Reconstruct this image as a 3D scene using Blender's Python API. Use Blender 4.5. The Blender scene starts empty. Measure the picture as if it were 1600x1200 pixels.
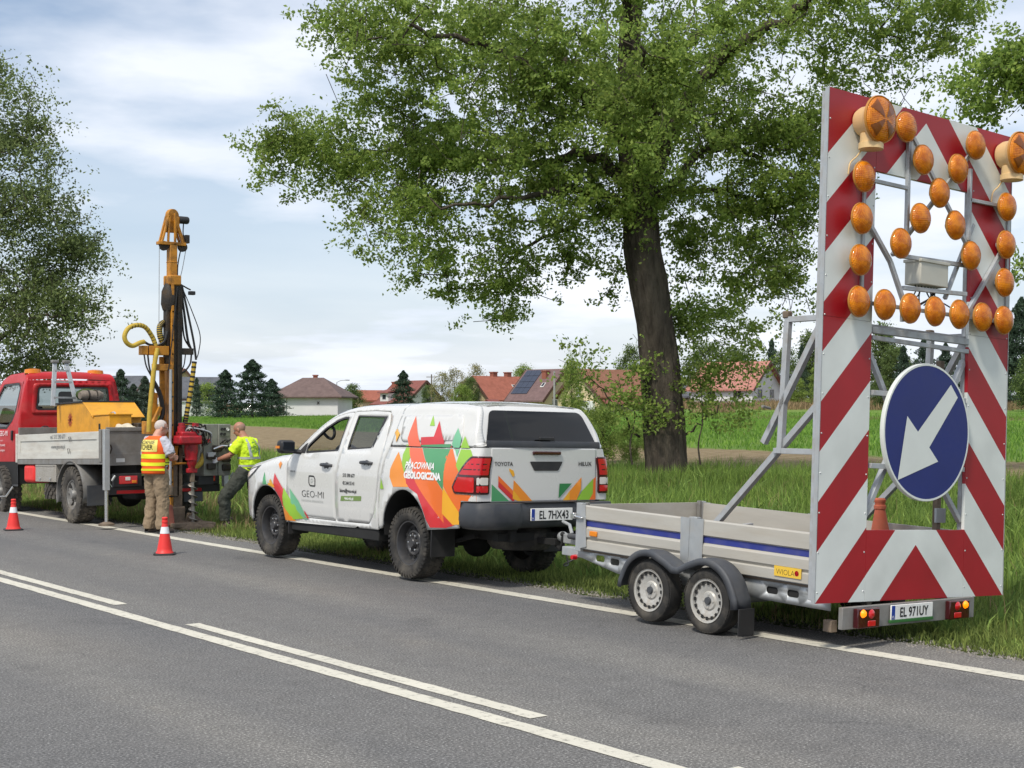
import bpy, bmesh, math, random
import numpy as np
from mathutils import Vector, Matrix, geometry
R = math.radians
rnd = random.Random(7)
SC = bpy.context.scene
COL = SC.collection

# ------------------------------------------------------------------ camera
cam_d = bpy.data.cameras.new('camera')
cam = bpy.data.objects.new('camera', cam_d); COL.objects.link(cam)
cam_d.sensor_width = 36.0; cam_d.lens = 51.0
cam_d.clip_start = 0.1; cam_d.clip_end = 5000
cam.location = (0, 0, 1.81)
cam.rotation_euler = (R(90 + 1.087), 0, R(-37.36))
SC.camera = cam
# ------------------------------------------------------------------ world, sun, exposure
SUN_EL, SUN_AZ = 53.0, -112.0       # azimuth from +Y (road direction) towards +X, degrees
world = bpy.data.worlds.new('World'); SC.world = world; world.use_nodes = True
def build_world():
    nt = world.node_tree; N = nt.nodes; L = nt.links; N.clear()
    out = N.new('ShaderNodeOutputWorld'); bg = N.new('ShaderNodeBackground')
    sky = N.new('ShaderNodeTexSky'); sky.sky_type = 'NISHITA'; sky.sun_disc = False
    sky.sun_elevation = R(SUN_EL); sky.sun_rotation = R(SUN_AZ)
    sky.air_density = 1.0; sky.dust_density = 1.5; sky.ozone_density = 1.6
    tc = N.new('ShaderNodeTexCoord'); sep = N.new('ShaderNodeSeparateXYZ')
    L.new(tc.outputs['Generated'], sep.inputs[0])
    def math_(op, a, b=None, c=None):
        m = N.new('ShaderNodeMath'); m.operation = op
        for i, v in enumerate((a, b, c)):
            if v is None: continue
            if isinstance(v, (int, float)): m.inputs[i].default_value = v
            else: L.new(v, m.inputs[i])
        return m.outputs[0]
    zz = math_('ADD', math_('MAXIMUM', sep.outputs[2], 0.0), 0.13)
    comb = N.new('ShaderNodeCombineXYZ')
    L.new(math_('DIVIDE', sep.outputs[0], zz), comb.inputs[0]); L.new(math_('DIVIDE', sep.outputs[1], zz), comb.inputs[1])
    def noise(scale, det, rough, off, sx=1.0):
        mp = N.new('ShaderNodeMapping'); mp.inputs['Location'].default_value = off; mp.inputs['Rotation'].default_value = (0, 0, 0.5)
        mp.inputs['Scale'].default_value = (sx, 1, 1)
        L.new(comb.outputs[0], mp.inputs[0])
        n = N.new('ShaderNodeTexNoise'); n.inputs['Scale'].default_value = scale; n.inputs['Detail'].default_value = det
        n.inputs['Roughness'].default_value = rough; L.new(mp.outputs[0], n.inputs[0]); return n.outputs[0]
    n1 = noise(0.62, 7, 0.56, (3.1, 7.4, 0), 1.0); n2 = noise(1.9, 5, 0.5, (1.0, 2.0, 4.0), 0.85)
    cov = math_('MULTIPLY_ADD', n2, 0.35, math_('MULTIPLY', n1, 0.85))
    ramp = N.new('ShaderNodeValToRGB'); e = ramp.color_ramp.elements
    e[0].position = 0.46; e[0].color = (0.0, 0.0, 0.0, 1); e[1].position = 0.65; e[1].color = (0.97, 0.97, 0.97, 1)
    L.new(cov, ramp.inputs[0])
    # towards the horizon the veil of cloud closes
    hor = math_('SUBTRACT', 1.0, math_('MULTIPLY', math_('MAXIMUM', sep.outputs[2], 0.0), 3.4))
    fac = math_('MAXIMUM', ramp.outputs[0], math_('MULTIPLY', hor, 0.80)); fac = math_('MINIMUM', fac, 1.0)
    shade = N.new('ShaderNodeValToRGB'); e = shade.color_ramp.elements
    e[0].position = 0.30; e[0].color = (0.58, 0.655, 0.77, 1); e[1].position = 0.70; e[1].color = (0.86, 0.88, 0.93, 1)
    L.new(noise(0.9, 5, 0.5, (9.0, 2.5, 1.0), 0.8), shade.inputs[0])
    sc = N.new('ShaderNodeVectorMath'); sc.operation = 'SCALE'; sc.inputs['Scale'].default_value = 9.0
    L.new(shade.outputs[0], sc.inputs[0])
    mix = N.new('ShaderNodeMix'); mix.data_type = 'RGBA'
    L.new(fac, mix.inputs[0]); L.new(sky.outputs[0], mix.inputs[6]); L.new(sc.outputs[0], mix.inputs[7])
    L.new(mix.outputs[2], bg.inputs[0]); bg.inputs[1].default_value = 0.10
    L.new(bg.outputs[0], out.inputs[0])
build_world()
sun_d = bpy.data.lights.new('sun', 'SUN'); sun_d.energy = 2.3; sun_d.angle = R(7); sun_d.color = (1.0, 0.94, 0.83)
sun = bpy.data.objects.new('sun', sun_d); COL.objects.link(sun)
_d = Vector((math.sin(R(SUN_AZ)) * math.cos(R(SUN_EL)), math.cos(R(SUN_AZ)) * math.cos(R(SUN_EL)), math.sin(R(SUN_EL))))
sun.rotation_euler = _d.to_track_quat('Z', 'Y').to_euler()
sun.location = _d * 60
vs = SC.view_settings; vs.view_transform = 'Standard'; vs.look = 'None'; vs.gamma = 1.0; vs.exposure = 0.50; SC.cycles.max_bounces = 6; SC.cycles.diffuse_bounces = 3; SC.cycles.glossy_bounces = 3; SC.cycles.transparent_max_bounces = 10; vs.use_curve_mapping = False

# ------------------------------------------------------------------ materials
MATS = {}
def _n(nt, t, **kw):
    n = nt.nodes.new('ShaderNode' + t)
    for k, v in kw.items():
        if isinstance(k, str) and hasattr(n, k): setattr(n, k, v)
    return n
def mat(name, col, rough=0.5, metal=0.0, var=0.0, vscale=6.0, bump=0.0, bscale=60.0, dirt=None, dscale=3.0, damt=0.5, coat=0.0, spec=0.5, island=0.0, emit=None, estr=0.0, transl=0.0, stretch=None):
    """principled material: colour with noise variation, optional dirt patches, bump, random-per-island tint, translucency"""
    if name in MATS: return MATS[name]
    m = bpy.data.materials.new(name); m.use_nodes = True; MATS[name] = m
    nt = m.node_tree; L = nt.links; b = nt.nodes['Principled BSDF']
    b.inputs['Roughness'].default_value = rough; b.inputs['Metallic'].default_value = metal
    b.inputs['Specular IOR Level'].default_value = spec; b.inputs['Coat Weight'].default_value = coat
    c = (col[0], col[1], col[2], 1); b.inputs['Base Color'].default_value = c
    cur = None; tc = None
    def coords():
        nonlocal tc
        if tc is None:
            t = _n(nt, 'TexCoord'); tc = t.outputs['Object']
            if stretch:
                mp = _n(nt, 'Mapping'); mp.inputs['Scale'].default_value = stretch; L.new(tc, mp.inputs[0]); tc = mp.outputs[0]
        return tc
    def noise(s, det=5, ro=0.6):
        n = _n(nt, 'TexNoise'); n.inputs['Scale'].default_value = s; n.inputs['Detail'].default_value = det; n.inputs['Roughness'].default_value = ro
        L.new(coords(), n.inputs[0]); return n.outputs[0]
    def ramp(src, p0, p1, a=0.0, z=1.0):
        r = _n(nt, 'MapRange'); r.inputs[1].default_value = p0; r.inputs[2].default_value = p1; r.inputs[3].default_value = a; r.inputs[4].default_value = z
        L.new(src, r.inputs[0]); return r.outputs[0]
    def mul(src, fac):
        h = _n(nt, 'HueSaturation'); L.new(fac, h.inputs['Value'])
        if src is None: h.inputs['Color'].default_value = c
        else: L.new(src, h.inputs['Color'])
        return h.outputs[0]
    if var: cur = mul(cur, ramp(noise(vscale), 0.3, 0.7, 1 - var, 1 + var))
    if island:
        g = _n(nt, 'NewGeometry'); cur = mul(cur, ramp(g.outputs['Random Per Island'], 0, 1, 1 - island, 1 + island))
        h = cur.node; 
        L.new(ramp(g.outputs['Random Per Island'], 0, 1, 0.515, 0.485), h.inputs['Hue'])
    if dirt:
        mx = _n(nt, 'Mix', data_type='RGBA'); L.new(ramp(noise(dscale, 7, 0.65), 0.45, 0.72, 0, damt), mx.inputs[0])
        if cur is None: mx.inputs[6].default_value = c
        else: L.new(cur, mx.inputs[6])
        mx.inputs[7].default_value = (*dirt, 1); cur = mx.outputs[2]
        L.new(ramp(noise(dscale, 7, 0.65), 0.45, 0.72, rough, min(1, rough + 0.3)), b.inputs['Roughness'])
    if cur is not None: L.new(cur, b.inputs['Base Color'])
    if bump:
        bp = _n(nt, 'Bump'); bp.inputs['Strength'].default_value = bump; bp.inputs['Distance'].default_value = 0.02
        L.new(noise(bscale, 6, 0.65), bp.inputs['Height']); L.new(bp.outputs[0], b.inputs['Normal'])
    if emit: b.inputs['Emission Color'].default_value = (*emit, 1); b.inputs['Emission Strength'].default_value = estr
    if transl:
        t = _n(nt, 'BsdfTranslucent'); mxs = _n(nt, 'MixShader'); mxs.inputs[0].default_value = transl
        if cur is not None: L.new(mul(cur, ramp(noise(1.0), 0, 1, 1.25, 1.25)), t.inputs[0])
        else: t.inputs[0].default_value = c
        L.new(b.outputs[0], mxs.inputs[1]); L.new(t.outputs[0], mxs.inputs[2]); L.new(mxs.outputs[0], nt.nodes['Material Output'].inputs[0])
    return m
def glass(name, tint, refl=0.9, rough=0.02):
    if name in MATS: return MATS[name]
    m = bpy.data.materials.new(name); m.use_nodes = True; MATS[name] = m; nt = m.node_tree; L = nt.links
    nt.nodes.remove(nt.nodes['Principled BSDF'])
    t = _n(nt, 'BsdfTransparent'); t.inputs[0].default_value = (*tint, 1)
    g = _n(nt, 'BsdfGlossy'); g.inputs['Roughness'].default_value = rough; g.inputs[0].default_value = (refl, refl, refl, 1)
    lw = _n(nt, 'LayerWeight'); lw.inputs[0].default_value = 0.5; pw = _n(nt, 'Math', operation='POWER'); L.new(lw.outputs['Facing'], pw.inputs[0]); pw.inputs[1].default_value = 4.0
    f = _n(nt, 'Math', operation='MULTIPLY_ADD'); L.new(pw.outputs[0], f.inputs[0]); f.inputs[1].default_value = 0.93; f.inputs[2].default_value = 0.045; mx = _n(nt, 'MixShader')
    L.new(f.outputs[0], mx.inputs[0]); L.new(t.outputs[0], mx.inputs[1]); L.new(g.outputs[0], mx.inputs[2]); L.new(mx.outputs[0], nt.nodes['Material Output'].inputs[0])
    return m
mat('white_paint', (0.63, 0.63, 0.615), 0.22, coat=1.0, var=0.02, vscale=1.5, dirt=(0.50, 0.47, 0.42), dscale=2.2, damt=0.22)
mat('red_paint', (0.47, 0.010, 0.016), 0.38, coat=0.08, spec=0.35, var=0.06, dirt=(0.30, 0.10, 0.08), dscale=2.2, damt=0.35)
mat('black_plastic', (0.018, 0.018, 0.02), 0.5, var=0.15, dirt=(0.10, 0.09, 0.08), dscale=4, damt=0.25)
mat('grey_plastic', (0.055, 0.06, 0.07), 0.5, var=0.1, dirt=(0.16, 0.15, 0.13), dscale=4, damt=0.3)
mat('bumper_plastic', (0.040, 0.044, 0.052), 0.42, var=0.1, dirt=(0.14, 0.13, 0.12), dscale=5, damt=0.25)
mat('rubber', (0.022, 0.021, 0.020), 0.85, var=0.2, vscale=12, dirt=(0.13, 0.115, 0.095), dscale=5, damt=0.75, bump=0.2, bscale=90)
mat('mud_rubber', (0.05, 0.045, 0.04), 0.9, var=0.25, vscale=12, dirt=(0.20, 0.175, 0.14), dscale=4, damt=0.85, bump=0.3, bscale=70)
mat('dark_steel', (0.060, 0.060, 0.064), 0.36, metal=0.35, var=0.15, dirt=(0.09, 0.08, 0.07), dscale=8, damt=0.4)
mat('underbody', (0.012, 0.012, 0.012), 0.8, var=0.3)
mat('galvanised', (0.47, 0.49, 0.50), 0.45, metal=0.55, var=0.12, vscale=14, dirt=(0.28, 0.24, 0.19), dscale=7, damt=0.4)
mat('frame_grey', (0.40, 0.42, 0.44), 0.5, metal=0.2, var=0.08, vscale=10, dirt=(0.26, 0.20, 0.14), dscale=9, damt=0.45)
mat('alu_board', (0.47, 0.45, 0.405), 0.45, metal=0.15, var=0.07, vscale=4, dirt=(0.38, 0.33, 0.26), dscale=3.0, damt=0.5, stretch=(1, 0.35, 2.5))
mat('bed_board', (0.62, 0.61, 0.56), 0.5, metal=0.1, var=0.06, vscale=4, dirt=(0.36, 0.30, 0.24), dscale=3.0, damt=0.55, stretch=(1, 0.4, 2))
mat('grey_steel', (0.24, 0.235, 0.225), 0.55, metal=0.3, var=0.14, vscale=6, dirt=(0.17, 0.14, 0.11), dscale=4, damt=0.6)
mat('blue_stripe', (0.022, 0.035, 0.23), 0.5, var=0.08, dirt=(0.2, 0.19, 0.2), dscale=5, damt=0.25)
mat('amber', (0.75, 0.22, 0.006), 0.28, coat=0.3)
mat('amber_lit', (0.85, 0.25, 0.01), 0.3, emit=(1.0, 0.20, 0.0), estr=1.1)
mat('red_lens', (0.55, 0.010, 0.016), 0.12, coat=0.6)
mat('dark_red_lens', (0.05, 0.004, 0.006), 0.12, coat=0.6)
mat('clear_lens', (0.70, 0.66, 0.62), 0.12, coat=0.6)
mat('chrome', (0.65, 0.65, 0.65), 0.2, metal=0.9)
mat('rig_yellow', (0.52, 0.215, 0.014), 0.55, var=0.16, vscale=8, dirt=(0.10, 0.055, 0.022), dscale=6, damt=0.9)
mat('box_yellow', (0.72, 0.33, 0.012), 0.45, var=0.06, vscale=5, dirt=(0.30, 0.17, 0.06), dscale=3.5, damt=0.55)
mat('hose_yellow', (0.52, 0.36, 0.04), 0.6, var=0.12, vscale=12, dirt=(0.2, 0.15, 0.06), dscale=9, damt=0.5)
mat('hose_black', (0.015, 0.015, 0.016), 0.5, var=0.2)
mat('grease_black', (0.022, 0.018, 0.014), 0.6, var=0.4, vscale=12, dirt=(0.10, 0.06, 0.025), dscale=7, damt=0.6, bump=0.4, bscale=30)
mat('rig_red', (0.42, 0.012, 0.022), 0.4, var=0.12, dirt=(0.06, 0.022, 0.02), dscale=9, damt=0.8)
mat('mud_steel', (0.16, 0.12, 0.085), 0.8, var=0.3, vscale=9, dirt=(0.28, 0.21, 0.15), dscale=7, damt=0.7, bump=0.5, bscale=30)
mat('panel_green', (0.22, 0.225, 0.19), 0.5, var=0.12, dirt=(0.12, 0.10, 0.08), dscale=7, damt=0.6)
mat('cone_red', (0.78, 0.035, 0.03), 0.5, var=0.06, dirt=(0.45, 0.05, 0.04), dscale=9, damt=0.3)
mat('cone_old', (0.62, 0.14, 0.07), 0.7, var=0.1, dirt=(0.45, 0.2, 0.13), dscale=9, damt=0.5)
mat('cone_white', (0.78, 0.80, 0.83), 0.4, dirt=(0.5, 0.5, 0.5), dscale=9, damt=0.3)
mat('plate_white', (0.80, 0.80, 0.78), 0.35, dirt=(0.5, 0.47, 0.42), dscale=14, damt=0.4)
mat('print_black', (0.015, 0.015, 0.015), 0.5)
mat('print_white', (0.82, 0.82, 0.82), 0.4)
mat('print_grey', (0.42, 0.44, 0.42), 0.4)
mat('eu_blue', (0.01, 0.04, 0.28), 0.4)
CAR_GLASS = glass('car_glass', (0.42, 0.47, 0.46))
TINT_GLASS = glass('tinted_glass', (0.02, 0.022, 0.025), 1.0)
CLEAR_GLASS = glass('clear_glass', (0.80, 0.84, 0.83))

# ------------------------------------------------------------------ helpers
def frame_of(d):
    d = Vector(d).normalized(); u = Vector((0, 0, 1)) if abs(d.z) < 0.9 else Vector((0, 1, 0))
    a = d.cross(u).normalized(); return a, a.cross(d).normalized()      # right, up
class MB:
    """collects shapes and links them as ONE mesh object"""
    def __init__(s): s.v = []; s.f = []
    def add(s, vs, fs):
        o = len(s.v); s.v += [tuple(p) for p in vs]; s.f += [tuple(i + o for i in f) for f in fs]; return s
    def bx(s, x0, x1, y0, y1, z0, z1):
        return s.add([(x0, y0, z0), (x1, y0, z0), (x1, y1, z0), (x0, y1, z0), (x0, y0, z1), (x1, y0, z1), (x1, y1, z1), (x0, y1, z1)],
                     [(0, 3, 2, 1), (4, 5, 6, 7), (0, 1, 5, 4), (1, 2, 6, 5), (2, 3, 7, 6), (3, 0, 4, 7)])
    def bar(s, p, q, w, h=None, up=None):
        p, q = Vector(p), Vector(q); h = h or w; a, b = frame_of(q - p)
        if up is not None:
            a = (q - p).cross(Vector(up)).normalized(); b = a.cross((q - p).normalized())
        vs = [c + a * (sx * w / 2) + b * (sz * h / 2) for c in (p, q) for sx, sz in ((-1, -1), (1, -1), (1, 1), (-1, 1))]
        return s.add(vs, [(0, 3, 2, 1), (4, 5, 6, 7), (0, 1, 5, 4), (1, 2, 6, 5), (2, 3, 7, 6), (3, 0, 4, 7)])
    def tube(s, pts, r, n=8, cap=True):
        pts = [Vector(p) for p in pts]; k = len(pts); rs = r if isinstance(r, (list, tuple)) else [r] * k
        vs = []; fs = []; a0 = None
        for i, p in enumerate(pts):
            d = (pts[min(i + 1, k - 1)] - pts[max(i - 1, 0)])
            if d.length < 1e-9: d = Vector((0, 0, 1))
            d.normalize()
            if a0 is None: a0, _ = frame_of(d)
            a0 = (a0 - d * a0.dot(d)); a0 = a0.normalized() if a0.length > 1e-6 else frame_of(d)[0]
            b0 = a0.cross(d)
            for j in range(n):
                t = 2 * math.pi * j / n; vs.append(p + (a0 * math.cos(t) + b0 * math.sin(t)) * rs[i])
        for i in range(k - 1):
            for j in range(n):
                j2 = (j + 1) % n; fs.append((i * n + j, (i + 1) * n + j, (i + 1) * n + j2, i * n + j2))
        if cap: fs.append(tuple(range(n))); fs.append(tuple((k - 1) * n + j for j in reversed(range(n))))
        return s.add(vs, fs)
    def lathe(s, prof, n=24, o=(0, 0, 0), ax=(0, 0, 1), close=False, scale=(1, 1), caps=True):
        o = Vector(o); ax = Vector(ax).normalized(); a, b = frame_of(ax); vs = []; fs = []; k = len(prof)
        for (r, h) in prof:
            for j in range(n):
                t = 2 * math.pi * j / n; vs.append(o + ax * h + (a * math.cos(t) * scale[0] + b * math.sin(t) * scale[1]) * r)
        for i in range(k if close else k - 1):
            i2 = (i + 1) % k
            for j in range(n):
                j2 = (j + 1) % n; fs.append((i * n + j, i * n + j2, i2 * n + j2, i2 * n + j))
        if not close and caps:
            if prof[0][0] > 1e-5: fs.append(tuple(reversed(range(n))))
            if prof[-1][0] > 1e-5: fs.append(tuple((k - 1) * n + j for j in range(n)))
        return s.add(vs, fs)
    def prism(s, poly, a0, a1, axis='x'):
        """poly: 2-D outline; axis x -> (y,z), y -> (x,z), z -> (x,y)"""
        def P(u, v, a): return {'x': (a, u, v), 'y': (u, a, v), 'z': (u, v, a)}[axis]
        n = len(poly); vs = [P(u, v, a0) for u, v in poly] + [P(u, v, a1) for u, v in poly]
        fs = [tuple(range(n)), tuple(range(2 * n - 1, n - 1, -1))] + [(i, n + i, n + (i + 1) % n, (i + 1) % n) for i in range(n)]
        return s.add(vs, fs)
    def grid(s, P):
        m, n = len(P), len(P[0]); vs = [p for row in P for p in row]
        return s.add(vs, [(i * n + j, i * n + j + 1, (i + 1) * n + j + 1, (i + 1) * n + j) for i in range(m - 1) for j in range(n - 1)])
    def sphere(s, c, r, n=12, m=8):
        rr = r if isinstance(r, (tuple, list)) else (r, r, r); vs = []; fs = []
        for i in range(m + 1):
            t = math.pi * i / m
            for j in range(n):
                p = 2 * math.pi * j / n; vs.append((c[0] + rr[0] * math.sin(t) * math.cos(p), c[1] + rr[1] * math.sin(t) * math.sin(p), c[2] + rr[2] * math.cos(t)))
        for i in range(m):
            for j in range(n): fs.append((i * n + j, (i + 1) * n + j, (i + 1) * n + (j + 1) % n, i * n + (j + 1) % n))
        return s.add(vs, fs)
    def build(s, name, m, parent=None, smooth=40, bevel=0.0, seg=2, fix=True, loc=None, rot=None):
        me = bpy.data.meshes.new(name); me.from_pydata(s.v, [], s.f)
        if fix:
            bm = bmesh.new(); bm.from_mesh(me); bmesh.ops.remove_doubles(bm, verts=bm.verts, dist=1e-5)
            bmesh.ops.recalc_face_normals(bm, faces=bm.faces); bm.to_mesh(me); bm.free()
        return link(name, me, m, parent, smooth, bevel, seg, loc, rot)
def link(name, me, m, parent=None, smooth=40, bevel=0.0, seg=2, loc=None, rot=None):
    if m is not None: me.materials.append(MATS[m] if isinstance(m, str) else m)
    if smooth: me.shade_smooth(); me.set_sharp_from_angle(angle=R(smooth))
    o = bpy.data.objects.new(name, me); COL.objects.link(o)
    if parent is not None: o.parent = parent
    if loc is not None: o.location = loc
    if rot is not None: o.rotation_euler = rot
    if bevel:
        b = o.modifiers.new('bevel', 'BEVEL'); b.width = bevel; b.segments = seg; b.limit_method = 'ANGLE'; b.angle_limit = R(35)
    return o
def tag(o, label=None, cat=None, group=None, kind=None):
    if label: o['label'] = label
    if cat: o['category'] = cat
    if group: o['group'] = group
    if kind: o['kind'] = kind
    return o
def thing(name, label, cat, loc=(0, 0, 0), rot=(0, 0, 0), group=None):
    o = bpy.data.objects.new(name, None); COL.objects.link(o); o.empty_display_size = 0.2
    o.location = loc; o.rotation_euler = rot; return tag(o, label, cat, group)
def copy_obj(o, parent=None, loc=None, rot=None, scale=None):
    c = o.copy(); COL.objects.link(c)
    if parent is not None: c.parent = parent
    if loc is not None: c.location = loc
    if rot is not None: c.rotation_euler = rot
    if scale is not None: c.scale = scale
    return c
def copy_tree(o, parent=None, loc=None, rot=None, scale=None):
    c = copy_obj(o, parent, loc, rot, scale)
    for ch in list(o.children): copy_tree(ch, c)
    return c
def box(name, m, parent, x0, x1, y0, y1, z0, z1, bevel=0.004, **k):
    return MB().bx(x0, x1, y0, y1, z0, z1).build(name, m, parent, bevel=bevel, **k)
def smoothpath(pts, n=6):
    """Catmull-Rom through the points"""
    P = [Vector(p) for p in pts]; P = [P[0] * 2 - P[1]] + P + [P[-1] * 2 - P[-2]]; out = []
    for i in range(1, len(P) - 2):
        for k in range(n):
            t = k / n; a, b, c, d = P[i - 1], P[i], P[i + 1], P[i + 2]
            out.append(0.5 * ((2 * b) + (c - a) * t + (2 * a - 5 * b + 4 * c - d) * t * t + (3 * b - a - 3 * c + d) * t ** 3))
    out.append(P[-2]); return out
def interp(tab, x):
    if x <= tab[0][0]: return tab[0][1]
    for (a, va), (b, vb) in zip(tab, tab[1:]):
        if x <= b: return va + (vb - va) * (x - a) / (b - a)
    return tab[-1][1]
def inpoly(p, poly):
    x, y = p; c = False; n = len(poly); j = n - 1
    for i in range(n):
        xi, yi = poly[i]; xj, yj = poly[j]
        if (yi > y) != (yj > y) and x < (xj - xi) * (y - yi) / (yj - yi) + xi: c = not c
        j = i
    return c
def densify(poly, step):
    out = []
    for i, p in enumerate(poly):
        q = poly[(i + 1) % len(poly)]; L = math.hypot(q[0] - p[0], q[1] - p[1]); k = max(1, int(L / step))
        out += [(p[0] + (q[0] - p[0]) * t / k, p[1] + (q[1] - p[1]) * t / k) for t in range(k)]
    return out
def offset_poly(poly, d):
    """moves every corner of the outline inwards by d"""
    A = sum(p[0] * q[1] - q[0] * p[1] for p, q in zip(poly, poly[1:] + poly[:1])); sg = 1 if A > 0 else -1; out = []; n = len(poly)
    for i in range(n):
        p, a, b = Vector(poly[i]), Vector(poly[i - 1]), Vector(poly[(i + 1) % n])
        e1 = (p - a).normalized(); e2 = (b - p).normalized(); n1 = Vector((-e1.y, e1.x)) * sg; n2 = Vector((-e2.y, e2.x)) * sg
        m = n1 + n2; m = m / max(0.3, m.dot(n1)) if m.length > 1e-6 else n1
        out.append((p.x + m.x * d, p.y + m.y * d))
    return out
def sheet(outer, holes, fmap, step=0.08, extra=(), flip=False, mb=None, skip=None):
    """triangulated 2-D outline with holes, mapped to a surface by fmap(u, v)"""
    V = []; E = []
    for poly in [outer] + list(holes):
        d = densify(poly, step); o = len(V); V += d; E += [(o + i, o + (i + 1) % len(d)) for i in range(len(d))]
    us = [p[0] for p in outer]; vs_ = [p[1] for p in outer]
    u = min(us) + step * 0.5
    while u < max(us):
        v = min(vs_) + step * 0.5
        while v < max(vs_):
            if inpoly((u, v), outer) and not any(inpoly((u, v), h) for h in holes) and not (skip and skip(u, v)): V.append((u, v))
            v += step
        u += step
    for p in extra:
        if inpoly(p, outer) and not any(inpoly(p, h) for h in holes): V.append(p)
    ov, oe, of, *_ = geometry.delaunay_2d_cdt([Vector(p) for p in V], E, [], 0, 1e-5)
    fs = []
    for f in of:
        c = (sum(ov[i].x for i in f) / len(f), sum(ov[i].y for i in f) / len(f))
        if inpoly(c, outer) and not any(inpoly(c, h) for h in holes): fs.append(tuple(reversed(f)) if flip else tuple(f))
    used = sorted({i for f in fs for i in f}); ix = {k: i for i, k in enumerate(used)}
    mb = mb or MB(); mb.add([fmap(ov[i].x, ov[i].y) for i in used], [tuple(ix[i] for i in f) for f in fs]); return mb
def text_mesh(body, size=1.0, sx=1.0, align='LEFT', shear=0.0, bold=0.0):
    """flat lettering as 2-D vertices and faces"""
    c = bpy.data.curves.new('t', 'FONT'); c.body = body; c.size = size; c.align_x = align; c.shear = shear; c.offset = bold; c.resolution_u = 3; c.fill_mode = 'FRONT'
    o = bpy.data.objects.new('t', c); COL.objects.link(o)
    me = bpy.data.meshes.new_from_object(o.evaluated_get(bpy.context.evaluated_depsgraph_get()))
    vs = [(v.co.x * sx, v.co.y) for v in me.vertices]; fs = [tuple(p.vertices) for p in me.polygons]
    bpy.data.objects.remove(o); bpy.data.curves.remove(c); bpy.data.meshes.remove(me); return vs, fs
def lettering(name, body, fmap, size, m, parent, sx=1.0, align='LEFT', shear=0.0, bold=0.0, label=None):
    vs, fs = text_mesh(body, size, sx, align, shear, bold); mb = MB(); mb.add([fmap(u, v) for u, v in vs], fs)
    o = mb.build(name, m, parent, smooth=0, fix=False)
    if label: o['label'] = label
    return o
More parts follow.
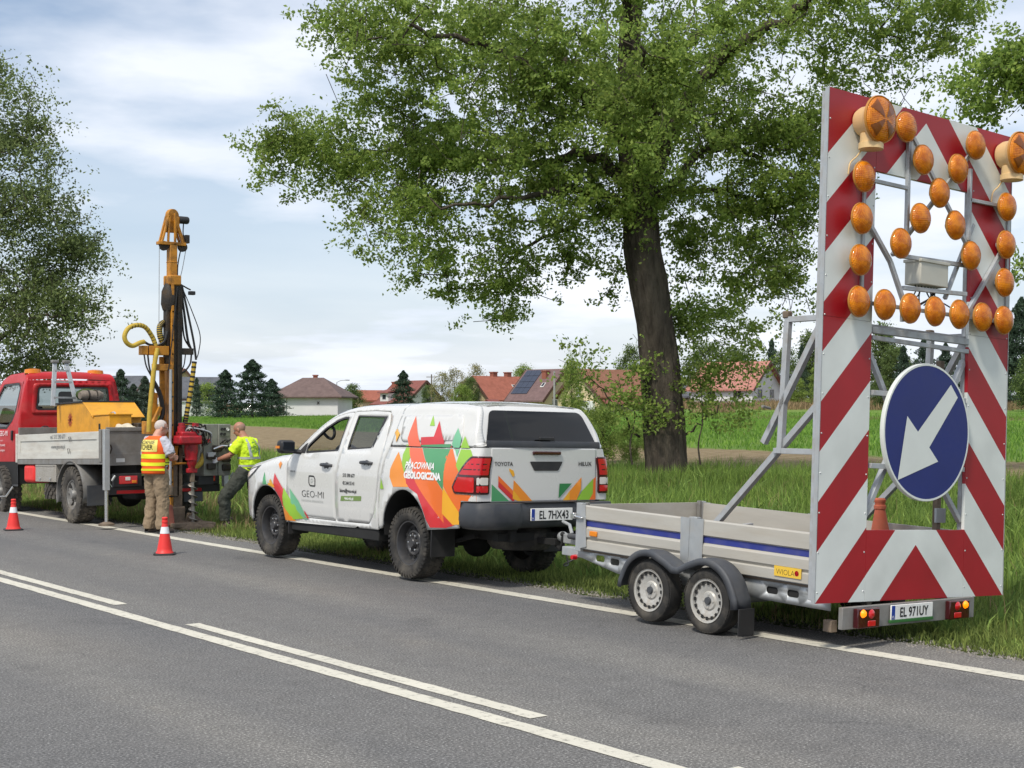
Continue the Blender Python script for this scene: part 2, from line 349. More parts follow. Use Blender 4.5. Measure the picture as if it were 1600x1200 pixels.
# ================================================================== SETTING: terrain, road, markings, grass
def ground_z(x, y=0.0):
    base = interp([(-400, 1.0), (-60, 0.1), (0, -0.05), (1.2, -0.03), (9.0, -0.03), (9.5, -0.012), (10.2, -0.045), (12, -0.10), (15, -0.06), (20, 0.06), (26, 0.22), (40, 0.42), (100, 1.35), (153, 3.0), (260, 5.0), (700, 9.0), (1500, 12)], x)
    b = 0.03 * math.sin(x * 0.9 + y * 0.35) * math.sin(y * 0.55 - x * 0.2)
    return base + (b if x > 12 else b * max(0, (x - 10.0) / 2))
def soil_edges(y): return 26.0 + 0.02 * y, 38.5 + 0.22 * (y - 35)
def make_terrain():
    xs = [-400, -200, -100, -50, -20, -8, -2, 1.0] + [1.4, 5, 9.0, 9.25] + [9.5 + 0.25 * i for i in range(26)] + [16.5 + 0.75 * i for i in range(40)] + [47 + 3 * i for i in range(40)] + [170 + 15 * i for i in range(12)] + [380, 500, 700, 1000, 1500]
    ys = [-400, -150, -60, -30] + [-20 + 1.0 * i for i in range(90)] + [72 + 4 * i for i in range(45)] + [260 + 20 * i for i in range(12)] + [520, 700, 1000, 1500]
    P = [[(x, y, ground_z(x, y)) for y in ys] for x in xs]
    m = bpy.data.materials.new('terrain_earth'); m.use_nodes = True; nt = m.node_tree; L = nt.links; b = nt.nodes['Principled BSDF']; b.inputs['Roughness'].default_value = 0.95; b.inputs['Specular IOR Level'].default_value = 0.1
    tc = _n(nt, 'TexCoord'); sep = _n(nt, 'SeparateXYZ'); L.new(tc.outputs['Object'], sep.inputs[0])
    def MT(op, a, c=None, d=None):
        q = _n(nt, 'Math', operation=op)
        for i, v in enumerate((a, c, d)):
            if v is None: continue
            if isinstance(v, (int, float)): q.inputs[i].default_value = v
            else: L.new(v, q.inputs[i])
        return q.outputs[0]
    def NZ(s, det=6, ro=0.6, sc=None):
        n = _n(nt, 'TexNoise'); n.inputs['Scale'].default_value = s; n.inputs['Detail'].default_value = det; n.inputs['Roughness'].default_value = ro
        if sc:
            mp = _n(nt, 'Mapping'); mp.inputs['Scale'].default_value = sc; L.new(tc.outputs['Object'], mp.inputs[0]); L.new(mp.outputs[0], n.inputs[0])
        else: L.new(tc.outputs['Object'], n.inputs[0])
        return n.outputs[0]
    def CR(src, stops):
        r = _n(nt, 'ValToRGB'); e = r.color_ramp.elements
        while len(e) < len(stops): e.new(0.5)
        for k, (p, c) in enumerate(stops): e[k].position = p; e[k].color = (*c, 1)
        L.new(src, r.inputs[0]); return r.outputs[0]
    def MX(f, a, c):
        q = _n(nt, 'Mix', data_type='RGBA'); L.new(f, q.inputs[0]); L.new(a, q.inputs[6]); L.new(c, q.inputs[7]); return q.outputs[2]
    X, Y = sep.outputs[0], sep.outputs[1]
    wob = MT('MULTIPLY', MT('SUBTRACT', NZ(0.35, 5), 0.5), 3.0)
    Xw = MT('ADD', X, wob)
    def step(lo, hi, v):
        r = _n(nt, 'MapRange', interpolation_type='SMOOTHSTEP'); r.inputs[1].default_value = lo; r.inputs[2].default_value = hi; L.new(v, r.inputs[0]); return r.outputs[0]
    grass = CR(NZ(1.6, 8), [(0.3, (0.05, 0.075, 0.022)), (0.55, (0.085, 0.10, 0.035)), (0.75, (0.15, 0.125, 0.065))])
    soil = CR(NZ(2.2, 10, 0.75), [(0.25, (0.14, 0.10, 0.055)), (0.5, (0.255, 0.195, 0.115)), (0.72, (0.36, 0.29, 0.18))])
    crop = CR(NZ(0.12, 8, 0.6, (1, 1, 1)), [(0.3, (0.10, 0.18, 0.035)), (0.55, (0.14, 0.225, 0.045)), (0.8, (0.20, 0.24, 0.07))])
    dry = CR(NZ(0.5, 8, 0.7), [(0.3, (0.12, 0.085, 0.045)), (0.6, (0.20, 0.145, 0.08)), (0.8, (0.12, 0.12, 0.04))])
    fur = _n(nt, 'TexWave', wave_type='BANDS', bands_direction='X'); fur.inputs['Scale'].default_value = 0.55; fur.inputs['Distortion'].default_value = 2.5; fur.inputs['Detail'].default_value = 3; L.new(tc.outputs['Object'], fur.inputs[0]); fr_ = _n(nt, 'MapRange'); fr_.inputs[3].default_value = 0.74; fr_.inputs[4].default_value = 1.12; L.new(fur.outputs[1], fr_.inputs[0]); hsv = _n(nt, 'HueSaturation'); L.new(soil, hsv.inputs['Color']); L.new(fr_.outputs[0], hsv.inputs['Value']); soil = hsv.outputs[0]
    s0 = MT('ADD', Xw, MT('MULTIPLY', MT('MAXIMUM', MT('SUBTRACT', Y, 25.0), 0.0), 0.05))              # soil begins at 26
    s1 = MT('SUBTRACT', Xw, MT('MULTIPLY', MT('SUBTRACT', Y, 35.0), 0.22))
    c1 = MX(step(25.6, 26.6, s0), grass, soil)
    c2 = MX(step(37.8, 39.2, s1), c1, crop)
    band = MT('ADD', X, MT('MULTIPLY', MT('SUBTRACT', NZ(0.05, 4), 0.5), 24.0))
    d1 = MT('MULTIPLY', step(88, 91, band), MT('SUBTRACT', 1.0, step(97, 101, band)))
    c3 = MX(d1, c2, dry)
    c4 = MX(step(118, 126, band), c3, dry)
    L.new(c4, b.inputs['Base Color'])
    bp = _n(nt, 'Bump'); bp.inputs['Strength'].default_value = 0.9; bp.inputs['Distance'].default_value = 0.12; L.new(NZ(3.0, 10, 0.75), bp.inputs['Height']); L.new(bp.outputs[0], b.inputs['Normal'])
    MATS['terrain_earth'] = m
    tag(MB().grid(P).build('ground', 'terrain_earth', smooth=60), kind='structure')
make_terrain()

def make_road():
    m = bpy.data.materials.new('asphalt'); m.use_nodes = True; nt = m.node_tree; L = nt.links; b = nt.nodes['Principled BSDF']; MATS['asphalt'] = m
    b.inputs['Specular IOR Level'].default_value = 0.35
    tc = _n(nt, 'TexCoord').outputs['Object']
    def NZ(s, det=4, ro=0.6, sc=None, kind='TexNoise'):
        n = _n(nt, kind); n.inputs['Scale'].default_value = s
        if kind == 'TexNoise': n.inputs['Detail'].default_value = det; n.inputs['Roughness'].default_value = ro
        if sc:
            mp = _n(nt, 'Mapping'); mp.inputs['Scale'].default_value = sc; L.new(tc, mp.inputs[0]); L.new(mp.outputs[0], n.inputs[0])
        else: L.new(tc, n.inputs[0])
        return n.outputs[0]
    def CR(src, stops):
        r = _n(nt, 'ValToRGB'); e = r.color_ramp.elements
        while len(e) < len(stops): e.new(0.5)
        for k, (p, c) in enumerate(stops): e[k].position = p; e[k].color = (*c, 1)
        L.new(src, r.inputs[0]); return r.outputs[0]
    def MX(f, a, c, mode='MIX'):
        q = _n(nt, 'Mix', data_type='RGBA', blend_type=mode)
        if isinstance(f, float): q.inputs[0].default_value = f
        else: L.new(f, q.inputs[0])
        L.new(a, q.inputs[6]); L.new(c, q.inputs[7]); return q.outputs[2]
    stones = CR(NZ(62, 3, 0.78), [(0.32, (0.055, 0.053, 0.051)), (0.46, (0.130, 0.126, 0.120)), (0.57, (0.195, 0.188, 0.179)), (0.69, (0.50, 0.49, 0.46))])
    blot = CR(NZ(0.35, 5, 0.55, (1.6, 0.35, 1)), [(0.30, (0.80, 0.82, 0.86)), (0.55, (1.0, 1.0, 1.0)), (0.75, (1.17, 1.13, 1.07))])
    fine = CR(NZ(6, 5, 0.7), [(0.3, (0.86, 0.86, 0.86)), (0.7, (1.12, 1.12, 1.12))])
    c = MX(1.0, MX(1.0, stones, blot, 'MULTIPLY'), fine, 'MULTIPLY')
    sx = _n(nt, 'SeparateXYZ'); L.new(tc, sx.inputs[0]); wv = _n(nt, 'Math', operation='SINE'); ml = _n(nt, 'Math', operation='MULTIPLY_ADD'); L.new(sx.outputs[0], ml.inputs[0]); ml.inputs[1].default_value = 3.65; ml.inputs[2].default_value = 0.6; L.new(ml.outputs[0], wv.inputs[0])
    trk = CR(wv.outputs[0], [(0.0, (0.93, 0.93, 0.94)), (1.0, (1.09, 1.08, 1.06))]); c = MX(1.0, c, trk, 'MULTIPLY')
    stn = CR(NZ(0.9, 7, 0.65, (1.0, 0.6, 1)), [(0.30, (0.78, 0.78, 0.79)), (0.42, (1.0, 1.0, 1.0)), (0.62, (1.0, 1.0, 1.0)), (0.74, (1.16, 1.13, 1.08))]); c = MX(1.0, c, stn, 'MULTIPLY')
    # bitumen crack seams and darker repair patches (their own shapes)
    vor = _n(nt, 'TexVoronoi', feature='DISTANCE_TO_EDGE'); vor.inputs['Scale'].default_value = 0.16; mp = _n(nt, 'Mapping'); mp.inputs['Scale'].default_value = (1.5, 0.55, 1)
    nzv = _n(nt, 'TexNoise'); nzv.inputs['Scale'].default_value = 2.5; L.new(tc, nzv.inputs[0]); va = _n(nt, 'VectorMath', operation='MULTIPLY_ADD'); L.new(nzv.outputs['Color'], va.inputs[0]); va.inputs[1].default_value = (0.5, 0.5, 0); L.new(tc, va.inputs[2])
    L.new(va.outputs[0], mp.inputs[0]); L.new(mp.outputs[0], vor.inputs[0])
    cr = _n(nt, 'MapRange'); cr.inputs[1].default_value = 0.0015; cr.inputs[2].default_value = 0.004; cr.inputs[3].default_value = 0.70; cr.inputs[4].default_value = 1.0; L.new(vor.outputs[0], cr.inputs[0])
    gate = _n(nt, 'MapRange'); gate.inputs[1].default_value = 0.57; gate.inputs[2].default_value = 0.66; L.new(NZ(0.3, 3), gate.inputs[0])
    mxc = _n(nt, 'Mix', data_type='FLOAT'); L.new(gate.outputs[0], mxc.inputs[0]); mxc.inputs[2].default_value = 1.0; L.new(cr.outputs[0], mxc.inputs[3])
    hs = _n(nt, 'HueSaturation'); L.new(c, hs.inputs['Color']); L.new(mxc.outputs[0], hs.inputs['Value'])
    L.new(hs.outputs[0], b.inputs['Base Color']); b.inputs['Roughness'].default_value = 0.8
    bp = _n(nt, 'Bump'); bp.inputs['Strength'].default_value = 0.55; bp.inputs['Distance'].default_value = 0.012; L.new(NZ(62, 3, 0.78), bp.inputs['Height']); L.new(bp.outputs[0], b.inputs['Normal'])
    # road sheet with a ragged broken edge on the verge side
    r2 = random.Random(3); ys = [-300, -150, -60] + [-20 + 0.25 * i for i in range(400)] + [85 + 5 * i for i in range(60)] + [500, 1400]
    e = 0.0; right = []
    for y in ys: e = e * 0.8 + r2.uniform(-0.06, 0.06); right.append(9.32 + max(-0.12, min(0.14, e)))
    P = [[(1.3, y, 0.0) for y in ys], [(5.2, y, 0.0) for y in ys], [(9.0, y, 0.0) for y in ys], [(x, y, 0.0) for x, y in zip(right, ys)], [(x + 0.05, y, -0.06) for x, y in zip(right, ys)]]
    tag(MB().grid(P).build('road', 'asphalt', smooth=0), kind='structure')
    # markings
    mk = bpy.data.materials.new('road_paint'); mk.use_nodes = True; nt = mk.node_tree; L = nt.links; b = nt.nodes['Principled BSDF']; MATS['road_paint'] = mk; b.inputs['Roughness'].default_value = 0.65
    tc = _n(nt, 'TexCoord').outputs['Object']
    a = CR.__call__ if False else None
    n = _n(nt, 'TexNoise'); n.inputs['Scale'].default_value = 14; n.inputs['Detail'].default_value = 8; n.inputs['Roughness'].default_value = 0.75; L.new(tc, n.inputs[0])
    r = _n(nt, 'ValToRGB'); L.new(n.outputs[0], r.inputs[0]); e = r.color_ramp.elements; e[0].position = 0.33; e[0].color = (0.22, 0.21, 0.18, 1); e[1].position = 0.47; e[1].color = (0.62, 0.59, 0.50, 1)
    n2 = _n(nt, 'TexNoise'); n2.inputs['Scale'].default_value = 1.2; L.new(tc, n2.inputs[0]); rr = _n(nt, 'MapRange'); rr.inputs[3].default_value = 0.82; rr.inputs[4].default_value = 1.1; L.new(n2.outputs[0], rr.inputs[0])
    hs = _n(nt, 'HueSaturation'); L.new(r.outputs[0], hs.inputs['Color']); L.new(rr.outputs[0], hs.inputs['Value']); L.new(hs.outputs[0], b.inputs['Base Color'])
    bp = _n(nt, 'Bump'); bp.inputs['Strength'].default_value = 0.4; bp.inputs['Distance'].default_value = 0.01; n3 = _n(nt, 'TexNoise'); n3.inputs['Scale'].default_value = 60; L.new(tc, n3.inputs[0]); L.new(n3.outputs[0], bp.inputs['Height']); L.new(bp.outputs[0], b.inputs['Normal'])
    def strip(x0, x1, y0, y1, ragged=0.006):
        k = max(2, int((y1 - y0) / 0.12)) if y1 - y0 < 150 else 0
        yy = [y0 + (y1 - y0) * i / k for i in range(k + 1)] if k else [y0, -30] + [-30 + 0.15 * i for i in range(1, 700)] + [y1]
        A = [(x0 + r2.uniform(-ragged, ragged), y, 0.004) for y in yy]; B = [(x1 + r2.uniform(-ragged, ragged), y, 0.004) for y in yy]
        tag(MB().grid([A, B]).build('road_line', 'road_paint', smooth=0), kind='structure')
    strip(8.66, 8.84, -200, 900); strip(5.05, 5.19, -200, 900); strip(1.55, 1.67, -200, 900)
    y = 6.75 - 6.3 * 8
    while y < 250: strip(5.29, 5.42, y, y + 4.75); y += 6.3
make_road()

# grass: one mesh of blades per kind of growth (nobody could count it)
mat('grass_verge', (0.185, 0.240, 0.062), 0.75, spec=0.2, island=0.5, var=0.35, vscale=0.9, transl=0.35)
mat('grass_tall', (0.165, 0.250, 0.052), 0.75, spec=0.2, island=0.45, var=0.35, vscale=0.6, transl=0.35)
mat('crop_green', (0.145, 0.265, 0.045), 0.75, spec=0.15, island=0.3, var=0.25, vscale=0.2, transl=0.3)
mat('dry_straw', (0.27, 0.20, 0.11), 0.9, spec=0.1, island=0.4, var=0.3, vscale=0.6, transl=0.2)
mat('weed_light', (0.20, 0.30, 0.075), 0.75, spec=0.2, island=0.45, var=0.3, vscale=0.9, transl=0.35); mat('grit', (0.20, 0.185, 0.16), 0.95, island=0.5)
NPR = np.random.RandomState(11)
TH = math.atan(1731 / 2267)
def in_view(x, y, margin=0.10, dmin=5, dmax=1e9):
    s, c = math.sin(TH), math.cos(TH); d = x * s + y * c; r = x * c - y * s
    return (np.abs(r) < d * (0.353 + margin)) & (d > dmin) & (d < dmax)
def blades(name, x, y, z, h, w, m, lean=0.35, seed=0):
    rs = np.random.RandomState(seed); n = len(x); a = rs.uniform(0, 2 * np.pi, n); la = rs.uniform(0, 2 * np.pi, n); ln = rs.uniform(0, lean, n) * h
    wx, wy = np.cos(a) * w / 2, np.sin(a) * w / 2; lx, ly = np.cos(la) * ln, np.sin(la) * ln
    V = np.empty((n, 5, 3)); 
    V[:, 0] = np.stack([x - wx, y - wy, z], 1); V[:, 1] = np.stack([x + wx, y + wy, z], 1)
    V[:, 2] = np.stack([x + wx * .7 + lx * .35, y + wy * .7 + ly * .35, z + h * .55], 1); V[:, 3] = np.stack([x - wx * .7 + lx * .35, y - wy * .7 + ly * .35, z + h * .55], 1)
    V[:, 4] = np.stack([x + lx, y + ly, z + h * (1 - 0.25 * (ln / h))], 1)
    me = bpy.data.meshes.new(name); me.vertices.add(n * 5); me.vertices.foreach_set('co', V.reshape(-1))
    b = np.arange(n)[:, None] * 5
    lp = np.concatenate([b + 0, b + 1, b + 2, b + 3, b + 3, b + 2, b + 4], 1).reshape(-1)
    me.loops.add(n * 7); me.loops.foreach_set('vertex_index', lp.astype(np.int32))
    st = np.stack([np.arange(n) * 7, np.arange(n) * 7 + 4], 1).reshape(-1); me.polygons.add(n * 2); me.polygons.foreach_set('loop_start', st.astype(np.int32))
    me.update(calc_edges=True); me.validate()
    return tag(link(name, me, m, smooth=0), kind='stuff')
GZ = np.vectorize(ground_z)
def patch_noise(x, y, s, seed=0):
    rs = np.random.RandomState(seed); v = np.zeros_like(x)
    for k in range(6):
        a = rs.uniform(0, 2 * np.pi); f = s * (0.6 + 0.35 * k); v += np.sin((x * math.cos(a) + y * math.sin(a)) * f + rs.uniform(0, 6.28)) / (1 + 0.5 * k)
    return v / 3.0
def scatter(n, x0, x1, y0, y1, margin=0.1, dmin=5, dmax=1e9):
    x = NPR.uniform(x0, x1, n); y = NPR.uniform(y0, y1, n); k = in_view(x, y, margin, dmin, dmax); return x[k], y[k]
WHEELTRACK = [(9.0, 11.0, 4.5, 6.5)]
def make_grass():
    # short verge beside the asphalt
    x, y = scatter(260000, 9.28, 12.6, 1, 60)
    edge = 9.42 + 0.10 * patch_noise(x, y, 2.5, 3); k = x > edge; x, y = x[k], y[k]
    keep = NPR.uniform(0, 1, len(x)) < np.clip(0.35 + 0.8 * (x - 9.35) + 0.3 * patch_noise(x, y, 1.8, 5), 0.12, 1); x, y = x[keep], y[keep]
    h = (0.05 + 0.10 * np.clip((x - 9.4) / 1.6, 0, 1)) * NPR.uniform(0.6, 1.5, len(x)) * (1 + 0.35 * patch_noise(x, y, 1.3, 8))
    blades('verge_grass', x, y, GZ(x, y) - 0.01, np.clip(h, 0.03, 1), NPR.uniform(0.006, 0.013, len(x)), 'grass_verge', 0.9, 1)
    # tall meadow grass behind the vehicles, up to the edge of the ploughed strip
    x, y = scatter(330000, 11.3, 27.0, -2, 75)
    lim = 26.0 - 0.05 * np.clip(y - 25, 0, 60) + 0.8 * patch_noise(x, y, 0.7, 4); k = (x < lim) & (x > 11.6 + 0.5 * patch_noise(x, y, 0.8, 6)); x, y = x[k], y[k]
    h = (0.16 + 0.16 * np.clip((x - 11.5) / 2.5, 0, 1) - 0.10 * np.clip((y - 25) / 20, 0, 1)) * NPR.uniform(0.5, 1.55, len(x)) * (1.12 + 0.55 * patch_noise(x, y, 0.75, 9) + 0.3 * patch_noise(x, y, 2.2, 19))
    blades('meadow_grass', x, y, GZ(x, y) - 0.01, np.clip(h, 0.1, 1.2), NPR.uniform(0.010, 0.022, len(x)), 'grass_tall', 0.7, 2)
    # dry stalks among the meadow grass
    x, y = scatter(9000, 10.4, 27, 0, 60); x2, y2 = scatter(16000, 9.4, 12.5, 2, 50); k = patch_noise(x2, y2, 1.1, 21) > 0.05; x, y = np.concatenate([x, x2[k]]), np.concatenate([y, y2[k]])
    blades('dry_stalks', x, y, GZ(x, y), NPR.uniform(0.15, 0.6, len(x)) * np.clip((x - 9.3) / 2.2, .15, 1), NPR.uniform(0.006, 0.012, len(x)), 'dry_straw', 0.7, 3)
    # green crop behind the ploughed strip
    x, y = scatter(240000, 36, 110, 0, 190, 0.08, 20)
    k = (x > 38.5 + 0.22 * (y - 35) + 0.8 * patch_noise(x, y, 0.6, 2)) & (NPR.uniform(0, 1, len(x)) < np.clip(75.0 / x - 0.2, 0.15, 1)); x, y = x[k], y[k]
    blades('crop_grass', x, y, GZ(x, y) - 0.02, NPR.uniform(0.12, 0.30, len(x)), NPR.uniform(0.03, 0.06, len(x)), 'crop_green', 0.8, 4)
    # broad-leaved weeds and lighter tufts in the verge
    cx, cy = scatter(1500, 10.0, 24, 2, 45); n = 26; x = np.repeat(cx, n) + NPR.normal(0, .10, len(cx) * n); y = np.repeat(cy, n) + NPR.normal(0, .10, len(cx) * n)
    h = np.repeat(NPR.uniform(.12, .55, len(cx)) * np.clip((cx - 9.4) / 2.0, .35, 1), n) * NPR.uniform(.5, 1.2, len(x)); blades('verge_weeds', x, y, GZ(x, y), h, NPR.uniform(.018, .045, len(x)), 'weed_light', 1.0, 7)
    # grit and crumbled asphalt along the road edge
    x, y = scatter(26000, 9.22, 9.85, 2, 60); k = NPR.uniform(0, 1, len(x)) < np.clip(1.25 - np.abs(x - 9.42) * 3.2, 0.05, 1); x, y = x[k], y[k]; sz = NPR.uniform(.005, .016, len(x)); z = np.where(x < 9.4, 0.0, GZ(x, y)) + sz * .3
    V = np.empty((len(x), 4, 3)); a = NPR.uniform(0, 6.28, len(x))
    for q in range(3): V[:, q] = np.stack([x + np.cos(a + q * 2.09) * sz, y + np.sin(a + q * 2.09) * sz, z - sz * .4], 1)
    V[:, 3] = np.stack([x, y, z + sz * .7], 1); me = bpy.data.meshes.new('edge_grit'); b = np.arange(len(x))[:, None] * 4; fc = np.concatenate([b + 0, b + 1, b + 3, b + 1, b + 2, b + 3, b + 2, b + 0, b + 3], 1).reshape(-1)
    me.vertices.add(len(x) * 4); me.vertices.foreach_set('co', V.reshape(-1)); me.loops.add(len(fc)); me.loops.foreach_set('vertex_index', fc.astype(np.int32)); me.polygons.add(len(fc) // 3); me.polygons.foreach_set('loop_start', (np.arange(len(fc) // 3) * 3).astype(np.int32)); me.update(calc_edges=True); tag(link('edge_grit', me, 'grit', smooth=0), kind='stuff')
    # dead weeds before the far houses
    x, y = scatter(90000, 108, 150, 40, 230, 0.08, 20)
    k = patch_noise(x, y, 0.18, 12) + (x - 122) * 0.06 > 0.0; x, y = x[k], y[k]
    blades('dry_weeds', x, y, GZ(x, y) - 0.02, NPR.uniform(0.35, 1.1, len(x)) * (0.8 + 0.5 * np.abs(patch_noise(x, y, 0.3, 13))), NPR.uniform(0.05, 0.12, len(x)), 'dry_straw', 0.7, 5)
make_grass()
# ================================================================== TREES
def bark(name, col, scale=5.0):
    m = mat(name, col, 0.95, var=0.45, vscale=scale, spec=0.15, stretch=(1, 1, 0.28), bump=1.0, bscale=scale * 2.4, dirt=(col[0] * 1.6, col[1] * 1.65, col[2] * 1.5), dscale=scale * 0.5, damt=0.5)
    m.node_tree.nodes['Bump'].inputs['Distance'].default_value = 0.09; return m
bark('bark_dark', (0.082, 0.068, 0.054)); bark('bark_far', (0.055, 0.05, 0.042), 2.0)
mat('leaf_main', (0.235, 0.325, 0.074), 0.55, spec=0.2, island=0.28, var=0.34, vscale=0.55, transl=0.48)
mat('leaf_grey', (0.160, 0.210, 0.075), 0.6, spec=0.25, island=0.38, var=0.3, vscale=0.5, transl=0.38)
mat('leaf_fresh', (0.23, 0.33, 0.07), 0.6, spec=0.25, island=0.35, var=0.3, vscale=0.9, transl=0.45)
mat('leaf_far', (0.115, 0.165, 0.055), 0.8, spec=0.1, island=0.4, var=0.4, vscale=0.35, transl=0.3)
mat('leaf_far_bright', (0.21, 0.29, 0.07), 0.8, spec=0.1, island=0.35, var=0.3, vscale=0.35, transl=0.35)
mat('leaf_far_yellow', (0.25, 0.24, 0.11), 0.8, spec=0.1, island=0.4, var=0.35, vscale=0.35, transl=0.3)
mat('needle_dark', (0.055, 0.088, 0.058), 0.85, spec=0.1, island=0.45, var=0.35, vscale=0.5, transl=0.15)  # needle greens lightened to carry slight distance haze in their colour
mat('needle_grey', (0.085, 0.120, 0.085), 0.85, spec=0.1, island=0.4, var=0.35, vscale=0.5, transl=0.15)
def leaf_mesh(name, C, size, m, parent, rs, up=0.6, droop=0.2, aspect=0.62, fold=0.25):
    n = len(C); d = rs.normal(size=(n, 3)); d[:, 2] -= droop; d /= np.linalg.norm(d, axis=1)[:, None]
    nn = rs.normal(size=(n, 3)); nn[:, 2] += up; w = np.cross(d, nn); w /= np.linalg.norm(w, axis=1)[:, None] + 1e-9; up_ = np.cross(w, d)
    L = (size * rs.uniform(0.65, 1.3, n))[:, None]
    V = np.empty((n, 4, 3)); V[:, 0] = C - d * L * .5; V[:, 2] = C + d * L * .5; V[:, 1] = C + w * L * aspect * .5 + up_ * L * fold * .3; V[:, 3] = C - w * L * aspect * .5 + up_ * L * fold * .3
    me = bpy.data.meshes.new(name); me.vertices.add(n * 4); me.vertices.foreach_set('co', V.reshape(-1))
    me.loops.add(n * 4); me.loops.foreach_set('vertex_index', np.arange(n * 4, dtype=np.int32)); me.polygons.add(n); me.polygons.foreach_set('loop_start', np.arange(n, dtype=np.int32) * 4)
    me.update(calc_edges=True)
    return link(name, me, m, parent, smooth=0)
def grow(nodes, par, targets, rs, seg=0.45, wiggle=0.12, outward=None):
    """connects every target point to the nearest node of the growing skeleton"""
    N = [np.array(p, float) for p in nodes]; par = list(par); tips = []; arr = np.array(N); axis = arr.copy()
    order = np.argsort([np.min(np.linalg.norm(axis - t, axis=1)) for t in targets])
    buf = np.empty((len(N) + len(targets) * 30, 3)); buf[:len(N)] = arr; cnt = len(N); depth = [0] * cnt
    for i in order:
        t = np.array(targets[i]); dd = np.linalg.norm(buf[:cnt] - t, axis=1); dd = dd + np.where(buf[:cnt, 2] > t[2] + 0.6, 0.5 * (buf[:cnt, 2] - t[2] - 0.6), 0)
        j = int(np.argmin(dd)); p = buf[j].copy(); L = np.linalg.norm(t - p); k = min(28, max(1, int(L / seg))); prev = j
        side = rs.normal(size=3) * wiggle * L * 0.6; sag = np.array([0, 0, 1.0]) * L * rs.uniform(0.02, 0.16)
        for q in range(1, k + 1):
            f = q / k; b = math.sin(math.pi * f); pos = p + (t - p) * f + side * b + sag * b + rs.normal(size=3) * wiggle * 0.18
            buf[cnt] = pos; par.append(prev); prev = cnt; cnt += 1
        tips.append(prev)
    return buf[:cnt].copy(), par, tips
def branch_mesh(name, P, par, n0, r0, tip, m, parent, expo=2.35, rmax=None):
    n = len(P); acc = np.zeros(n); kids = [[] for _ in range(n)]
    for i in range(n):
        if par[i] >= 0: kids[par[i]].append(i)
    r = np.zeros(n)
    for i in range(n - 1, -1, -1):
        a = acc[i]
        r[i] = max(tip, a ** (1 / expo)) if a > 0 else tip
        if i < n0: r[i] = max(r[i] if rmax is None else min(r[i], rmax), r0[i])
        if par[i] >= 0: acc[par[i]] += r[i] ** expo * (0.92 if i >= n0 else 0.0)
    mb = MB(); seen = set()
    for i in range(n0, n):
        if par[i] >= 0 and (i - 1 != par[i] or par[i] < n0):     # a chain begins here
            ch = [par[i], i]; j = i
            while j + 1 < n and par[j + 1] == j: j += 1; ch.append(j)
            rr = [min(r[k], r[ch[1]]) for k in ch]
            mb.tube([P[k] for k in ch], rr, 7 if rr[0] > 0.05 else (5 if rr[0] > 0.02 else 3), cap=False)
    return mb.build(name, m, parent, smooth=80, fix=False)
def trunk_mesh(name, pts, rad, m, parent, n=84, flare=0.0, rough=0.05, seed=0):
    rs = random.Random(seed); pts = smoothpath(pts, 8 if len(pts) < 6 else 16); k = len(pts); vs = []; fs = []
    rr = [interp([(i / (len(rad) - 1), v) for i, v in enumerate(rad)], i / (k - 1)) for i in range(k)]
    ph = [rs.uniform(0, 6.28) for _ in range(8)]
    for i, p in enumerate(pts):
        for j in range(n):
            t = 2 * math.pi * j / n; z = p.z
            q = 1 + rough * (math.sin(3 * t + ph[0] + z * .7) * .6 + math.sin(5 * t + ph[1] - z * 1.1) * .5 + math.sin(2 * t + ph[2] + z * 2.1) * .5 + math.sin(11 * t + ph[3] + z * .8) * .35 + math.sin(z * 3.7 + ph[4] + 2 * t) * .4)
            q += .055 * (abs(math.sin(9.5 * t + 1.3 * math.sin(z * 1.7 + ph[6]) + .8 * math.sin(z * 4.3 + ph[7]))) ** .6 - .6) + .02 * math.sin(31 * t + z * 6 + ph[1])
            if i < 7: q += flare * (1 - i / 7) * (0.6 + 0.5 * math.sin(5 * t + ph[5]))
            vs.append((p.x + math.cos(t) * rr[i] * q, p.y + math.sin(t) * rr[i] * q, p.z))
    fs = [(i * n + j, i * n + (j + 1) % n, (i + 1) * n + (j + 1) % n, (i + 1) * n + j) for i in range(k - 1) for j in range(n)]
    return MB().add(vs, fs).build(name, m, parent, smooth=70, fix=False), [tuple(p) for p in pts], rr
CR_, CD_ = np.array([math.cos(TH), -math.sin(TH), 0]), np.array([math.sin(TH), math.cos(TH), 0])   # picture-right and picture-depth directions on the ground
def loc3(a, h, b): return tuple(CR_ * a + CD_ * b + np.array([0, 0, h]))
def sample_masses(M, rs):
    T = []
    for (a, h, b, ra, rh, rb, n) in M:
        k = 0
        while k < n:
            u = rs.uniform(-1, 1, 3); q = np.linalg.norm(u)
            if q > 1 or rs.uniform() > 0.35 + 0.65 * q: continue
            T.append(loc3(a + u[0] * ra, h + u[1] * rh, b + u[2] * rb)); k += 1
    return T
